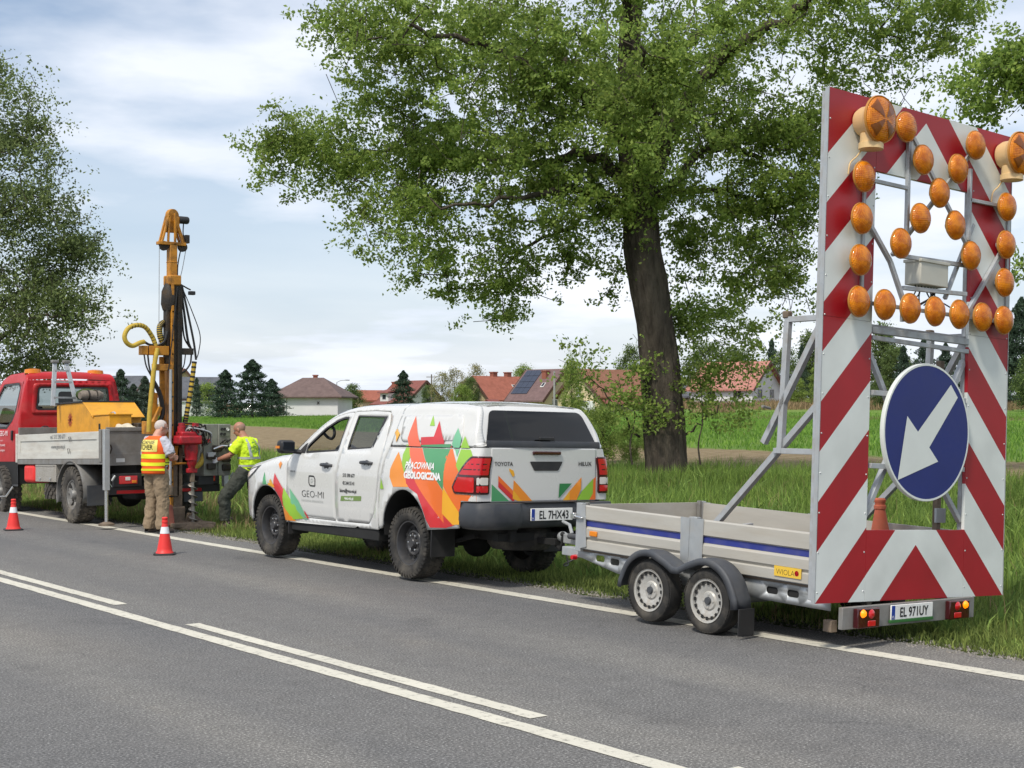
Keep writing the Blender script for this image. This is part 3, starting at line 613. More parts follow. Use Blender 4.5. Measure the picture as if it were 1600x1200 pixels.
def big_tree(name, label, loc, trunk, trad, limbs, masses, per, spread, lsize, leafm, barkm, seed, tip=0.0095, flare=0.25, seg=0.45, droop=0.25):
    rs = np.random.RandomState(seed); T = thing(name, label, 'tree', loc)
    tr, tp, rr = trunk_mesh('trunk', [loc3(*p) for p in trunk], trad, barkm, T, flare=flare, seed=seed)
    nodes = [np.array(p) for p in tp]; par = [-1] + list(range(len(tp) - 1)); r0 = list(rr); nt = len(nodes)
    lm = MB()
    for pts, ra, rb in limbs:
        P = smoothpath([loc3(*p) for p in pts], 7); rl = [ra + (rb - ra) * (i / (len(P) - 1)) ** 0.8 for i in range(len(P))]
        P = [p + Vector(rs.normal(size=3) * 0.05) for p in P]; lm.tube(P, rl, 9, cap=False)
        j = int(np.argmin([np.linalg.norm(np.array(P[0]) - q) for q in nodes[:nt]]))
        for i, p in enumerate(P): nodes.append(np.array(p)); par.append(j if i == 0 else len(nodes) - 2); r0.append(rl[i])
    if limbs: tag(lm.build('limbs', barkm, T, smooth=80, fix=False), kind='stuff')
    targets = sample_masses(masses, rs); n0 = len(nodes)
    hmin = trunk[1][1] * 0.3
    P, par, tips = grow(nodes, par, targets, rs, seg)
    tag(branch_mesh('branches', P, par, n0, r0, tip, barkm, T, rmax=max(trad)), kind='stuff')
    C = []
    for t in tips:
        chain = [t]; 
        for _ in range(3):
            q = par[chain[-1]]
            if q < n0: break
            chain.append(q)
        sp = spread * rs.uniform(0.6, 1.3)
        for _ in range(int(rs.uniform(3, 7))):                       # short sprays of leaves round the twig
            n = int(per / 5 * rs.uniform(0.5, 1.6)); c0 = P[chain[rs.randint(len(chain))]] + rs.normal(size=3) * np.array([sp, sp, sp * 0.55]) - np.array([0, 0, droop * sp])
            dr = rs.normal(size=3); dr[2] *= 0.4; dr /= np.linalg.norm(dr); t = rs.uniform(-1, 1, n)[:, None]
            C.append(c0 + dr * t * sp * 0.75 + rs.normal(size=(n, 3)) * sp * 0.24)
    C = np.concatenate(C); leaf_mesh('crown', C, lsize, leafm, T, rs)
    return T
S = 0.0150
def mp(px, py, b, rx, ry, rb, n): return ((px - 1040) * S, (735 - py) * S + 0.40, b, rx * S, ry * S, rb, n)
def main_tree():
    def q(px, py, b=0.0): return ((px - 1040) * S, (735 - py) * S + 0.40, b)
    trunk = [(0.02, -0.3, 0), (0.0, 0.5, 0), q(1036, 640), q(1030, 560), q(1019, 480), q(1005, 400), q(1000, 330), q(992, 240), q(986, 150), q(985, 60), q(995, -60), q(1000, -200), q(1005, -340)]
    trad = [0.56, 0.50, 0.46, 0.44, 0.435, 0.43, 0.40, 0.36, 0.30, 0.25, 0.20, 0.14, 0.06]
    limbs = [([q(1000, 330), q(1060, 190, -.4), q(1110, 120, -1.0), q(1190, 70, -1.6), q(1290, 20, -2.0), q(1400, 40, -2.4)], 0.24, 0.05),
             ([q(1005, 350), q(1070, 270, .4), q(1130, 225, .8), q(1210, 250, 1.0), q(1270, 300, 1.2)], 0.14, 0.03),
             ([q(1000, 310), q(1080, 300, .3), q(1170, 300, 1.0), q(1220, 350, 1.3)], 0.11, 0.03),
             ([q(990, 250), q(940, 190, -.6), q(870, 150, -1.2), q(760, 110, -2.0), q(650, 90, -2.4)], 0.20, 0.04),
             ([q(995, 300), q(920, 245, .4), q(840, 255, .9), q(740, 230, 1.4), q(620, 220, 1.8), q(480, 230, 2.0)], 0.17, 0.03),
             ([q(985, 200), q(930, 110, .8), q(860, 60, 1.6), q(760, 0, 2.4)], 0.16, 0.04),
             ([q(1002, 330), q(900, 310, -.8), q(810, 330, -1.5), q(700, 350, -2.0)], 0.12, 0.03),
             ([q(1003, 350), q(960, 330, .4), q(880, 360, .9), q(800, 400, 1.2), q(770, 460, 1.3)], 0.09, 0.02),
             ([q(988, 160), q(1080, 60, 1.0), q(1150, 0, 1.9), q(1260, -80, 2.6)], 0.16, 0.04),
             ([q(985, 100), q(960, 0, -1.5), q(900, -90, -3.0)], 0.14, 0.04),
             ([q(1000, 270), q(1010, 230, -1.6), q(1000, 190, -3.0), q(980, 150, -4.4)], 0.15, 0.03),
             ([q(996, 260), q(1020, 200, 1.6), q(1040, 150, 3.2), q(1050, 100, 4.6)], 0.15, 0.03)]
    M = [mp(465, 245, 1.4, 100, 48, 1.2, 34), mp(440, 190, 1.2, 42, 48, .8, 13), mp(395, 240, 1.6, 48, 55, .7, 16),
         mp(600, 225, 1.0, 120, 110, 2.2, 90), mp(600, 80, 0, 105, 100, 2.4, 78), mp(555, 20, -.5, 60, 60, 1.5, 20),
         mp(760, 110, -.8, 170, 130, 3.0, 150), mp(760, 280, .2, 170, 120, 3.0, 140), mp(620, 340, .5, 90, 60, 2.0, 40), mp(700, 410, .6, 120, 50, 2.0, 46),
         mp(890, 230, -.5, 140, 170, 3.2, 120), mp(900, 70, .3, 180, 140, 4.0, 130), mp(1050, 100, 0, 150, 150, 4.5, 100), mp(1010, 210, -3.0, 130, 110, 1.6, 55), mp(1060, 170, 3.2, 170, 150, 1.8, 60),
         mp(1200, 110, .4, 180, 140, 3.4, 125), mp(1190, 270, .6, 120, 110, 2.4, 75), mp(1270, 240, .6, 90, 120, 2.0, 48), mp(1235, 370, .8, 65, 90, 1.6, 48), mp(1130, 350, 1.0, 80, 60, 1.6, 30), mp(1215, 470, .8, 75, 50, 1.2, 20), mp(1130, 420, .6, 70, 60, 1.2, 22),
         mp(1390, 50, -1.2, 150, 75, 2.0, 70), mp(1500, 30, -1.4, 65, 50, 1.4, 18), mp(1360, 150, -.6, 90, 60, 1.6, 24), mp(1330, 210, .3, 120, 60, 1.6, 22),
         mp(770, 480, 1.0, 50, 38, .9, 10), mp(840, 420, .9, 70, 60, 1.2, 17), mp(930, 420, .4, 60, 70, 1.0, 15), mp(960, 330, -.8, 70, 60, 1.0, 20), mp(1100, 460, .6, 50, 60, 1.0, 12), mp(1140, 520, .6, 80, 40, 1.0, 16),
         mp(760, -120, 0, 230, 110, 4.0, 60), mp(1000, -170, 0, 260, 170, 5.0, 80), mp(1260, -110, 0, 220, 110, 4.0, 50),
         mp(985, 285, -.4, 45, 40, .5, 10), mp(1040, 300, -.5, 45, 55, .5, 11)]
    return big_tree('roadside_tree', 'huge broad leafy tree with thick dark leaning trunk standing behind the pickup', (23.49, 24.84, ground_z(23.5, 24.8)), trunk, trad, limbs, M, 126, 0.30, 0.096, 'leaf_main', 'bark_dark', 5)
main_tree()
def trunk_shoots():
    """leafy shoots sprouting low on the big trunk: growing plants of their own by the trunk"""
    def q(px, py, b=0.0): return ((px - 1040) * S, (735 - py) * S + 0.40, b)
    for lab, px, lims, M, seed in (('leafy young shoots sprouting left of the big trunk', 985, [([q(1000, 690), q(960, 640, -.3), q(915, 590, -.5)], 0.03, 0.01)], [mp(950, 610, -.4, 65, 55, .6, 26), mp(905, 565, -.5, 40, 22, .4, 7), mp(1000, 560, -.6, 35, 45, .4, 8), mp(1030, 650, -.75, 45, 45, .3, 14)], 31),
                                   ('leafy young shoots sprouting right of the big trunk', 1090, [([q(1072, 690), q(1110, 655, -.3), q(1160, 620, -.5)], 0.03, 0.01)], [mp(1120, 600, -.3, 70, 55, .6, 34), mp(1160, 660, -.3, 50, 22, .5, 9), mp(1150, 545, -.1, 65, 45, .7, 20), mp(1090, 555, 0, 40, 60, .5, 14)], 32)):
        big_tree('sapling_shoots', lab, (23.49, 24.84, ground_z(23.5, 24.8)), [q(px, 732, -.5), q(px - 3, 700, -.5), q(px + 4, 660, -.5), q(px, 600, -.45)], [0.022, 0.018, 0.013, 0.006], lims, M, 48, 0.26, 0.095, 'leaf_main', 'bark_dark', seed, tip=0.005, flare=0.0, seg=0.3)['category'] = 'shoots'
trunk_shoots()
def left_tree():
    s = 0.0185
    def q(px, py, b=0.0): return ((px + 100) * s, (742 - py) * s, b)
    def m(px, py, b, rx, ry, rb, n): return ((px + 100) * s, (742 - py) * s, b, rx * s, ry * s, rb, n)
    trunk = [(0, -0.3, 0), q(-100, 700), q(-97, 600), q(-90, 480), q(-85, 360), q(-80, 240), q(-70, 130), q(-60, 60)]
    limbs = [([q(-95, 560), q(-40, 500, .5), q(30, 440, .8), q(110, 400, 1)], 0.13, 0.03), ([q(-95, 580), q(-30, 550, -.5), q(60, 500, -.8), q(130, 490, -1)], 0.11, 0.03), ([q(-88, 450), q(-30, 370, -.4), q(50, 300, -.6)], 0.13, 0.03), ([q(-85, 360), q(-40, 260, .4), q(10, 180, .6)], 0.10, 0.03), ([q(-96, 600), q(-30, 580, .6), q(50, 540, 1)], 0.09, 0.02), ([q(-90, 470), q(-170, 400, 0), q(-260, 330, 0)], 0.12, 0.03), ([q(-95, 560), q(-150, 520, -1), q(-250, 480, -1)], 0.12, 0.03)]
    M = [m(10, 160, 0, 65, 75, 1.6, 60), m(30, 260, 0, 85, 90, 2.0, 85), m(70, 350, .3, 90, 60, 2.0, 80), m(60, 430, .4, 100, 60, 2.2, 92), m(110, 480, 0, 65, 35, 1.4, 36), m(130, 370, 0, 45, 40, 1.0, 22), m(40, 520, .2, 110, 50, 2.2, 85), m(20, 570, .3, 75, 30, 1.8, 30), m(-60, 200, 0, 100, 160, 2.8, 75), m(-50, 420, 0, 120, 160, 3.0, 95), m(-200, 350, 0, 130, 200, 3.2, 80), m(15, 110, 0, 40, 35, 1.0, 14)]
    big_tree('roadside_tree', 'airy feathery leafy tree behind the red truck cab at the left edge', (12.2, 43.5, ground_z(12.2, 43.5)), trunk, [0.36, 0.33, 0.30, 0.27, 0.22, 0.16, 0.10, 0.04], limbs, M, 80, 0.36, 0.098, 'leaf_grey', 'bark_dark', 9)
left_tree()
def right_tree():
    s = 0.0097
    def q(px, py, b=0.0): return ((px - 1900) * s, (830 - py) * s, b)
    def m(px, py, b, rx, ry, rb, n): return ((px - 1900) * s, (830 - py) * s, b, rx * s, ry * s, rb, n)
    trunk = [(0, -0.3, 0), q(1900, 760), q(1895, 560), q(1890, 360), q(1885, 200), q(1880, 40), q(1875, -160)]
    limbs = [([q(1890, 380), q(1800, 260, 0), q(1700, 170, .2), q(1590, 120, .4)], 0.12, 0.02), ([q(1892, 460), q(1800, 430, .5), q(1680, 415, .8)], 0.08, 0.02), ([q(1888, 300), q(1960, 220, 0), q(2060, 160, 0)], 0.1, 0.03)]
    M = [m(1568, 125, .4, 62, 58, .7, 50), m(1620, 80, .3, 70, 50, .8, 50), m(1530, 170, .4, 30, 20, .4, 9), m(1640, 410, .8, 60, 18, .4, 12), m(1720, 100, .2, 110, 110, 1.4, 60), m(1860, 60, 0, 160, 160, 2.0, 90), m(2020, 120, 0, 130, 130, 1.6, 50), m(1880, -120, 0, 180, 120, 2, 50)]
    big_tree('roadside_tree', 'leafy tree branches reaching in above the amber lamps at the right edge', (21.83, 11.0, ground_z(21.8, 11.0)), trunk, [0.27, 0.24, 0.22, 0.19, 0.15, 0.10, 0.03], limbs, M, 60, 0.20, 0.085, 'leaf_fresh', 'bark_dark', 13, tip=0.005)
right_tree()
# ---- far trees: one mesh per kind, every tree its own object with trunk and crown
def conifer_meshes(seed, leafm, n=6500, w=0.30, ls=0.34):
    rs = np.random.RandomState(seed); C = []
    for i in range(n):
        t = rs.uniform() ** 0.85; tier = 0.75 + 0.25 * math.sin(t * 40 + seed)
        r = w * (1 - t) ** 0.66 * tier * math.sqrt(rs.uniform(0.25, 1.0)) + 0.008; a = rs.uniform(0, 6.283)
        lob = 1 + 0.28 * math.sin(a * 5 + t * 23 + seed)
        C.append((math.cos(a) * r * lob * 10, math.sin(a) * r * lob * 10, (0.05 + 0.95 * t) * 10 - r * 2.2))
    T = thing('conifer', 'x', 'tree'); MB().tube([(0, 0, -0.3), (0, 0, 4), (0, 0, 9.3)], [0.2, 0.12, 0.02], 6).build('trunk', 'bark_far', T)
    leaf_mesh('crown', np.array(C), ls, leafm, T, rs, up=0.2, droop=0.9, aspect=0.38); return T
def broad_meshes(seed, leafm, w=0.36, h0=0.06, n=95, per=85, ls=0.34, spread=0.6):
    rs = np.random.RandomState(seed); T = thing('far_tree', 'x', 'tree'); C = []
    tp = [(0, 0, -0.3), (0.1, 0, 2), (0.0, 0.1, 4.5), (0.1, 0, 7)]; tb = MB().tube(tp, [0.22, 0.17, 0.11, 0.04], 6)
    for i in range(n):
        t = rs.uniform(h0, 1); prof = math.sin(math.pi * min(1, max(0.06, (t - h0) / (1 - h0) * 0.86 + 0.10))) ** 0.7
        a = rs.uniform(0, 6.283); r = w * 10 * prof * rs.uniform(0.35, 1.0); c = np.array([math.cos(a) * r, math.sin(a) * r, t * 10])
        C.append(c + rs.normal(size=(int(per * rs.uniform(.5, 1.4)), 3)) * np.array([spread, spread, spread * .7]))
        if i % 3 == 0: tb.tube([(0.05, 0, max(0.8, c[2] * 0.55)), tuple(c * np.array([.5, .5, .8])), tuple(c)], [0.07, 0.04, 0.012], 4, cap=False)
    tb.build('trunk', 'bark_far', T, smooth=80); leaf_mesh('crown', np.concatenate(C), ls, leafm, T, rs); return T
FAR = {'spruce': conifer_meshes(1, MATS['needle_dark']), 'spruce2': conifer_meshes(2, MATS['needle_grey'], w=0.20), 'wide': conifer_meshes(3, MATS['needle_dark'], n=9000, w=0.38, ls=0.36),
       'broad': broad_meshes(4, MATS['leaf_far']), 'bright': broad_meshes(5, MATS['leaf_far_bright']), 'yellow': broad_meshes(6, MATS['leaf_far_yellow'], per=48, w=0.38), 'column': broad_meshes(7, MATS['leaf_far'], w=0.20, h0=0.1), 'larch': conifer_meshes(8, MATS['leaf_far_bright'], w=0.30), 'hedge': broad_meshes(9, MATS['leaf_far'], w=0.62, h0=0.0, per=80)}
used_far = set()
def far_tree(kind, px, py_top, py_base, d, label, wide=1.0, nm='far_tree', cat='tree', grp=None):
    a = (px - 800) / 2267; s, c = math.sin(TH), math.cos(TH); x, y = d * (s + a * c), d * (c - a * s); z = ground_z(x, y)
    top = 1.81 - (py_top - 643) / 2267 * d; h = max(1.0, top - z); k = h / 10.0
    src = FAR[kind]
    o = src if kind not in used_far else copy_tree(src); used_far.add(kind)
    o.name = nm; o.location = (x, y, z); o.scale = (k * wide, k * wide, k); o.rotation_euler = (0, 0, (px * 0.37) % 6.28); o['label'] = label; o['category'] = cat
    if grp: o['group'] = grp
G1 = 'trees along the far side of the field'
for kind, px, t, d, wd, lab in [
    ('spruce', 188, 577, 120, 1.2, 'dark conifer just behind the right side of the red truck cab'),
    ('spruce2', 226, 588, 125, 1.5, 'pale green conifer left of the yellow drill mast'), ('spruce2', 208, 600, 122, 1.6, 'low grey green conifer between the truck cab and the drill mast'),
    ('spruce2', 307, 590, 190, 1.0, 'small conifer top showing above the dark grey roof'), ('bright', 322, 600, 195, 1.3, 'pale green treetop above the dark grey roof'),
    ('wide', 352, 578, 172, 1.35, 'dark conifer standing left of the tallest conifer'), ('wide', 394, 562, 170, 1.45, 'tallest dense dark conifer left of the brown roofed bungalow'), ('wide', 424, 592, 176, 1.5, 'dark rounded tree tucked against the left end of the bungalow'),
    ('broad', 551, 602, 215, 1.2, 'dark green round tree right of the bungalow'), ('broad', 532, 611, 218, 1.2, 'low dark tree touching the right corner of the bungalow roof'), ('wide', 630, 579, 185, 1.15, 'dark pointed spruce in front of the red roofed white house'),
    ('yellow', 690, 584, 190, 0.8, 'pale yellowish spring tree beside the wooden pole'), ('yellow', 712, 578, 200, 0.8, 'tall pale yellow blossoming tree behind the bushes'), ('yellow', 742, 572, 210, 0.75, 'pale bare-looking tree left of the orange roofed house'), ('bright', 722, 602, 178, 1.0, 'fresh green bush tree beside the orange roofed house'), ('broad', 735, 592, 195, 0.8, 'dark green tree hidden among the pale spring trees'), ('broad', 668, 604, 200, 0.9, 'green tree behind the gable of the white house'),
    ('bright', 818, 572, 240, 0.9, 'light green round tree between orange roof and solar roof'), ('bright', 893, 560, 60, 0.35, 'slim light green tree above the canopy of the pickup'), ('broad', 985, 544, 215, 0.7, 'green tree rising behind the brown barn roof'),
    ('broad', 1105, 540, 225, 1.1, 'broad green tree behind the pink tiled roof at its left'), ('broad', 1150, 548, 230, 1.1, 'broad green tree behind the middle of the pink tiled roof'), ('spruce', 1206, 530, 250, 0.7, 'small dark spruce top right of the pink tiled roof'), ('broad', 1228, 548, 235, 0.9, 'green tree right of the white gable'), ('spruce', 1253, 538, 215, 0.6, 'slim black spruce behind the sloping steel strut'), ('column', 1266, 522, 240, 0.9, 'tall slender pale tree left of the striped board'), ('larch', 1276, 562, 170, 1.0, 'bright yellow green larch beside the striped board'), ('bright', 1245, 590, 176, 0.9, 'low bright green tree by the open shed'),
    ('column', 1380, 510, 190, 0.9, 'tall pale birch seen through the board frame at its left'), ('broad', 1400, 545, 185, 1.0, 'green tree seen through the board frame beside the birch'), ('spruce', 1412, 540, 180, 0.9, 'dark spruce seen through the board frame left of the disc'), ('spruce', 1445, 528, 178, 1.1, 'dark spruce seen above the blue disc'), ('wide', 1478, 535, 182, 0.8, 'wide dark spruce seen through the board above the arrow'), ('spruce', 1510, 528, 176, 1.1, 'dark spruce seen at the right side of the board opening'), ('broad', 1375, 590, 150, 0.9, 'bright low tree seen between board and blue disc'),
    ('wide', 1570, 480, 150, 0.8, 'tall dark conifer at the right edge of the picture'), ('wide', 1597, 465, 148, 0.8, 'tallest dark conifer cut by the right edge'), ('spruce', 1545, 520, 155, 1.0, 'dark conifer partly behind the right striped panel'), ('broad', 1610, 560, 130, 1.0, 'dark leafy tree low at the right edge'),
    ('hedge', 150, 600, 150, 1.0, 'dark bushy tree behind the red truck cab'), ('hedge', 1340, 560, 190, 0.8, 'green tree hidden behind the left striped panel')]:
    far_tree(kind, px, t, 0, d, lab, wd, 'conifer' if kind in ('spruce', 'spruce2', 'wide') else 'far_tree', grp=G1)
for px, t, d, wd, lab in [(942, 636, 44, 0.9, 'bright leafy bush in front of the brown barn'), (912, 645, 46, 1.2, 'low leafy bush just right of the pickup canopy'), (985, 662, 43, 0.9, 'low leafy bush beside the foot of the big trunk'), (900, 622, 150, 1.3, 'green garden hedge above the rear of the canopy'), (860, 632, 165, 1.3, 'green garden hedge before the solar roofed house'), (590, 634, 200, 1.2, 'clipped low hedge before the red roofed house'), (1010, 690, 52, 0.8, 'small green weed bush at the left of the trunk')]:
    far_tree('hedge' if d > 100 else 'bright', px, t, 0, d, lab, wd, 'bush', 'bush', 'bushes between field and houses')
# ================================================================== HOUSES AND POLES BEYOND THE FIELD
def roofmat(name, col):
    m = mat(name, col, 0.75, var=0.14, vscale=3.0, dirt=(col[0] * 0.55, col[1] * 0.6, col[2] * 0.65), dscale=1.2, damt=0.5, bump=0.5, bscale=9)
    nt = m.node_tree; L = nt.links; w = _n(nt, 'TexWave', wave_type='BANDS', bands_direction='Z'); w.inputs['Scale'].default_value = 2.0; w.inputs['Distortion'].default_value = 0.4
    L.new(_n(nt, 'TexCoord').outputs['Object'], w.inputs[0]); L.new(w.outputs[1], nt.nodes['Bump'].inputs['Height']); nt.nodes['Bump'].inputs['Distance'].default_value = 0.10
    return m
roofmat('tile_brown', (0.145, 0.095, 0.085)); roofmat('tile_orange', (0.33, 0.105, 0.065)); roofmat('tile_red', (0.23, 0.075, 0.06)); roofmat('tile_pink', (0.44, 0.19, 0.15)); roofmat('tile_rust', (0.24, 0.105, 0.06)); roofmat('tile_grey', (0.10, 0.105, 0.12)); roofmat('tile_plum', (0.17, 0.105, 0.10))
mat('wall_white', (0.66, 0.67, 0.66), 0.85, var=0.06, vscale=0.8, bump=0.1, bscale=12); mat('wall_cream', (0.58, 0.48, 0.30), 0.85, var=0.06, vscale=0.8, bump=0.1, bscale=12); mat('wall_grey', (0.40, 0.41, 0.42), 0.85, var=0.06, vscale=0.8)
mat('brick_red', (0.27, 0.09, 0.06), 0.85, var=0.15, vscale=5); mat('window_dark', (0.02, 0.024, 0.03), 0.08, spec=0.8); mat('window_frame', (0.62, 0.61, 0.58), 0.5); mat('dark_wood', (0.055, 0.038, 0.030), 0.8, var=0.2); mat('fascia', (0.10, 0.05, 0.035), 0.7); mat('solar_cell', (0.075, 0.085, 0.115), 0.15, metal=0.3, spec=0.7); mat('pole_wood', (0.13, 0.105, 0.085), 0.9, var=0.2); mat('pole_grey', (0.30, 0.30, 0.29), 0.8, var=0.1); mat('door_wood', (0.10, 0.05, 0.03), 0.6)
def px_at(px, d, dz=0.0):
    a = (px - 800) / 2267; s, c = math.sin(TH), math.cos(TH); x, y = d * (s + a * c), d * (c - a * s); return (x, y, ground_z(x, y) + dz)
def z_at(py, d): return 1.81 - (py - 643) / 2267 * d
def window(parent, face, u, z, w, h, dims, frame='window_frame'):
    L, W = dims
    def bxx(mb, du0, du1, z0, z1, o0, o1):
        if face in 'fb': s = -1 if face == 'f' else 1; y0, y1 = sorted((s * (W / 2 + o0), s * (W / 2 + o1))); mb.bx(u + du0, u + du1, y0, y1, z0, z1)
        else: s = -1 if face == 'l' else 1; x0, x1 = sorted((s * (L / 2 + o0), s * (L / 2 + o1))); mb.bx(x0, x1, u + du0, u + du1, z0, z1)
        return mb
    fr = MB(); t = 0.09
    bxx(fr, -w / 2 - t, w / 2 + t, z - t, z, -0.05, 0.06); bxx(fr, -w / 2 - t, w / 2 + t, z + h, z + h + t, -0.05, 0.05); bxx(fr, -w / 2 - t, -w / 2, z, z + h, -0.05, 0.05); bxx(fr, w / 2, w / 2 + t, z, z + h, -0.05, 0.05); bxx(fr, -0.03, 0.03, z, z + h, -0.05, 0.035)
    o = fr.build('window', frame, parent, smooth=0); bxx(MB(), -w / 2, w / 2, z, z + h, -0.02, 0.012).build('pane', 'window_dark', o, smooth=0); return o
def house(label, px, d, phi, L, W, hw, hr, wall, roof, kind='gable', wins=(), chims=(), name='house', over=0.45, sky=(), solar=None, base=None, cat='house', hip=0.3, door=None):
    loc = px_at(px, d); loc = (loc[0], loc[1], loc[2] if base is None else z_at(base, d))
    T = thing(name, label, cat, loc, (0, 0, -TH - R(phi)))
    wb = MB().bx(-L / 2, L / 2, -W / 2, W / 2, -1.2, hw)
    if kind == 'gable': wb.add([(sx * L / 2, -W / 2, hw) for sx in (-1, 1)] + [(sx * L / 2, W / 2, hw) for sx in (-1, 1)] + [(sx * L / 2, 0, hw + hr * 0.98) for sx in (-1, 1)], [(0, 2, 4), (1, 5, 3)])
    wb.build('wall', wall, T, smooth=0)
    rb = MB(); t = 0.22; ov = over; sl = hr / (W / 2); e = hw - ov * sl
    if kind == 'gable':
        for s in (-1, 1):
            A = [(-L / 2 - ov, s * (W / 2 + ov), e + .02), (L / 2 + ov, s * (W / 2 + ov), e + .02), (L / 2 + ov, 0, hw + hr + .02), (-L / 2 - ov, 0, hw + hr + .02)]
            rb.add(A + [(x, y, z + t) for x, y, z in A], [(0, 1, 2, 3), (4, 5, 6, 7), (0, 1, 5, 4), (0, 3, 7, 4), (1, 2, 6, 5)])
    else:
        k = L / 2 * (1 - hip) ; a, b = L / 2 + ov, W / 2 + ov
        V = [(-a, -b, hw), (a, -b, hw), (a, b, hw), (-a, b, hw), (-(L / 2 - k if False else L / 2 * hip), 0, hw + hr), (L / 2 * hip, 0, hw + hr), (-a, -b, hw - 0.18), (a, -b, hw - 0.18), (a, b, hw - 0.18), (-a, b, hw - 0.18)]
        rb.add(V, [(0, 1, 5, 4), (1, 2, 5), (2, 3, 4, 5), (3, 0, 4), (6, 7, 1, 0), (7, 8, 2, 1), (8, 9, 3, 2), (9, 6, 0, 3), (9, 8, 7, 6)])
    ro = rb.build('roof', roof, T, smooth=0)
    if kind == 'gable':
        for sx in (-1, 1):
            f = MB()
            for s in (-1, 1): f.bar((sx * (L / 2 + ov + 0.03), s * (W / 2 + ov), e + .06), (sx * (L / 2 + ov + 0.03), 0, hw + hr + .08), 0.06, 0.34)
            f.build('barge_board', 'fascia', ro, smooth=0)
    for (x, y, w, top) in chims:
        c = MB().bx(x - w / 2, x + w / 2, y - w / 2, y + w / 2, hw, top).bx(x - w / 2 - .08, x + w / 2 + .08, y - w / 2 - .08, y + w / 2 + .08, top, top + .14); c.build('chimney', 'brick_red', ro, smooth=0)
    def on_roof(x, f, side, lift):      # point on the roof slope: f from eave (0) to ridge (1)
        return Vector((x, side * (W / 2) * (1 - f), hw + hr * f + t + lift))
    for (x, f, side, w, h) in sky:
        df = h / math.hypot(W / 2, hr); p0, p1 = on_roof(x, f, side, .0), on_roof(x, f + df, side, .0)
        s = MB().bar(p0, p1, w, 0.12, up=(0, -side * hr, W / 2)).build('skylight', 'window_frame', ro, smooth=0); MB().bar(p0 + Vector((0, 0, .06)) + (p1 - p0) * .12, p1 + Vector((0, 0, .06)) - (p1 - p0) * .12, w - .2, 0.06, up=(0, -side * hr, W / 2)).build('pane', 'window_dark', s, smooth=0)
    if solar:
        x0, x1, f0, f1, side, nx, nf = solar
        for i in range(nx):
            for j in range(nf):
                xa = x0 + (x1 - x0) * (i + .5) / nx; fa, fb = f0 + (f1 - f0) * (j + .03) / nf, f0 + (f1 - f0) * (j + .97) / nf
                MB().bar(on_roof(xa, fa, side, .10), on_roof(xa, fb, side, .10), (x1 - x0) / nx * .97, 0.05, up=(0, -side * hr, W / 2)).build('solar_panel', 'solar_cell', ro, smooth=0)
    for wn in wins: window(T, *wn, dims=(L, W))
    if door:
        face, u, w, h = door; mb = MB()
        if face == 'f': mb.bx(u - w / 2, u + w / 2, -W / 2 - .04, -W / 2 + .05, 0, h)
        else: mb.bx(L / 2 - .05, L / 2 + .04, u - w / 2, u + w / 2, 0, h)
        mb.build('door', 'door_wood', T, smooth=0)
    return T
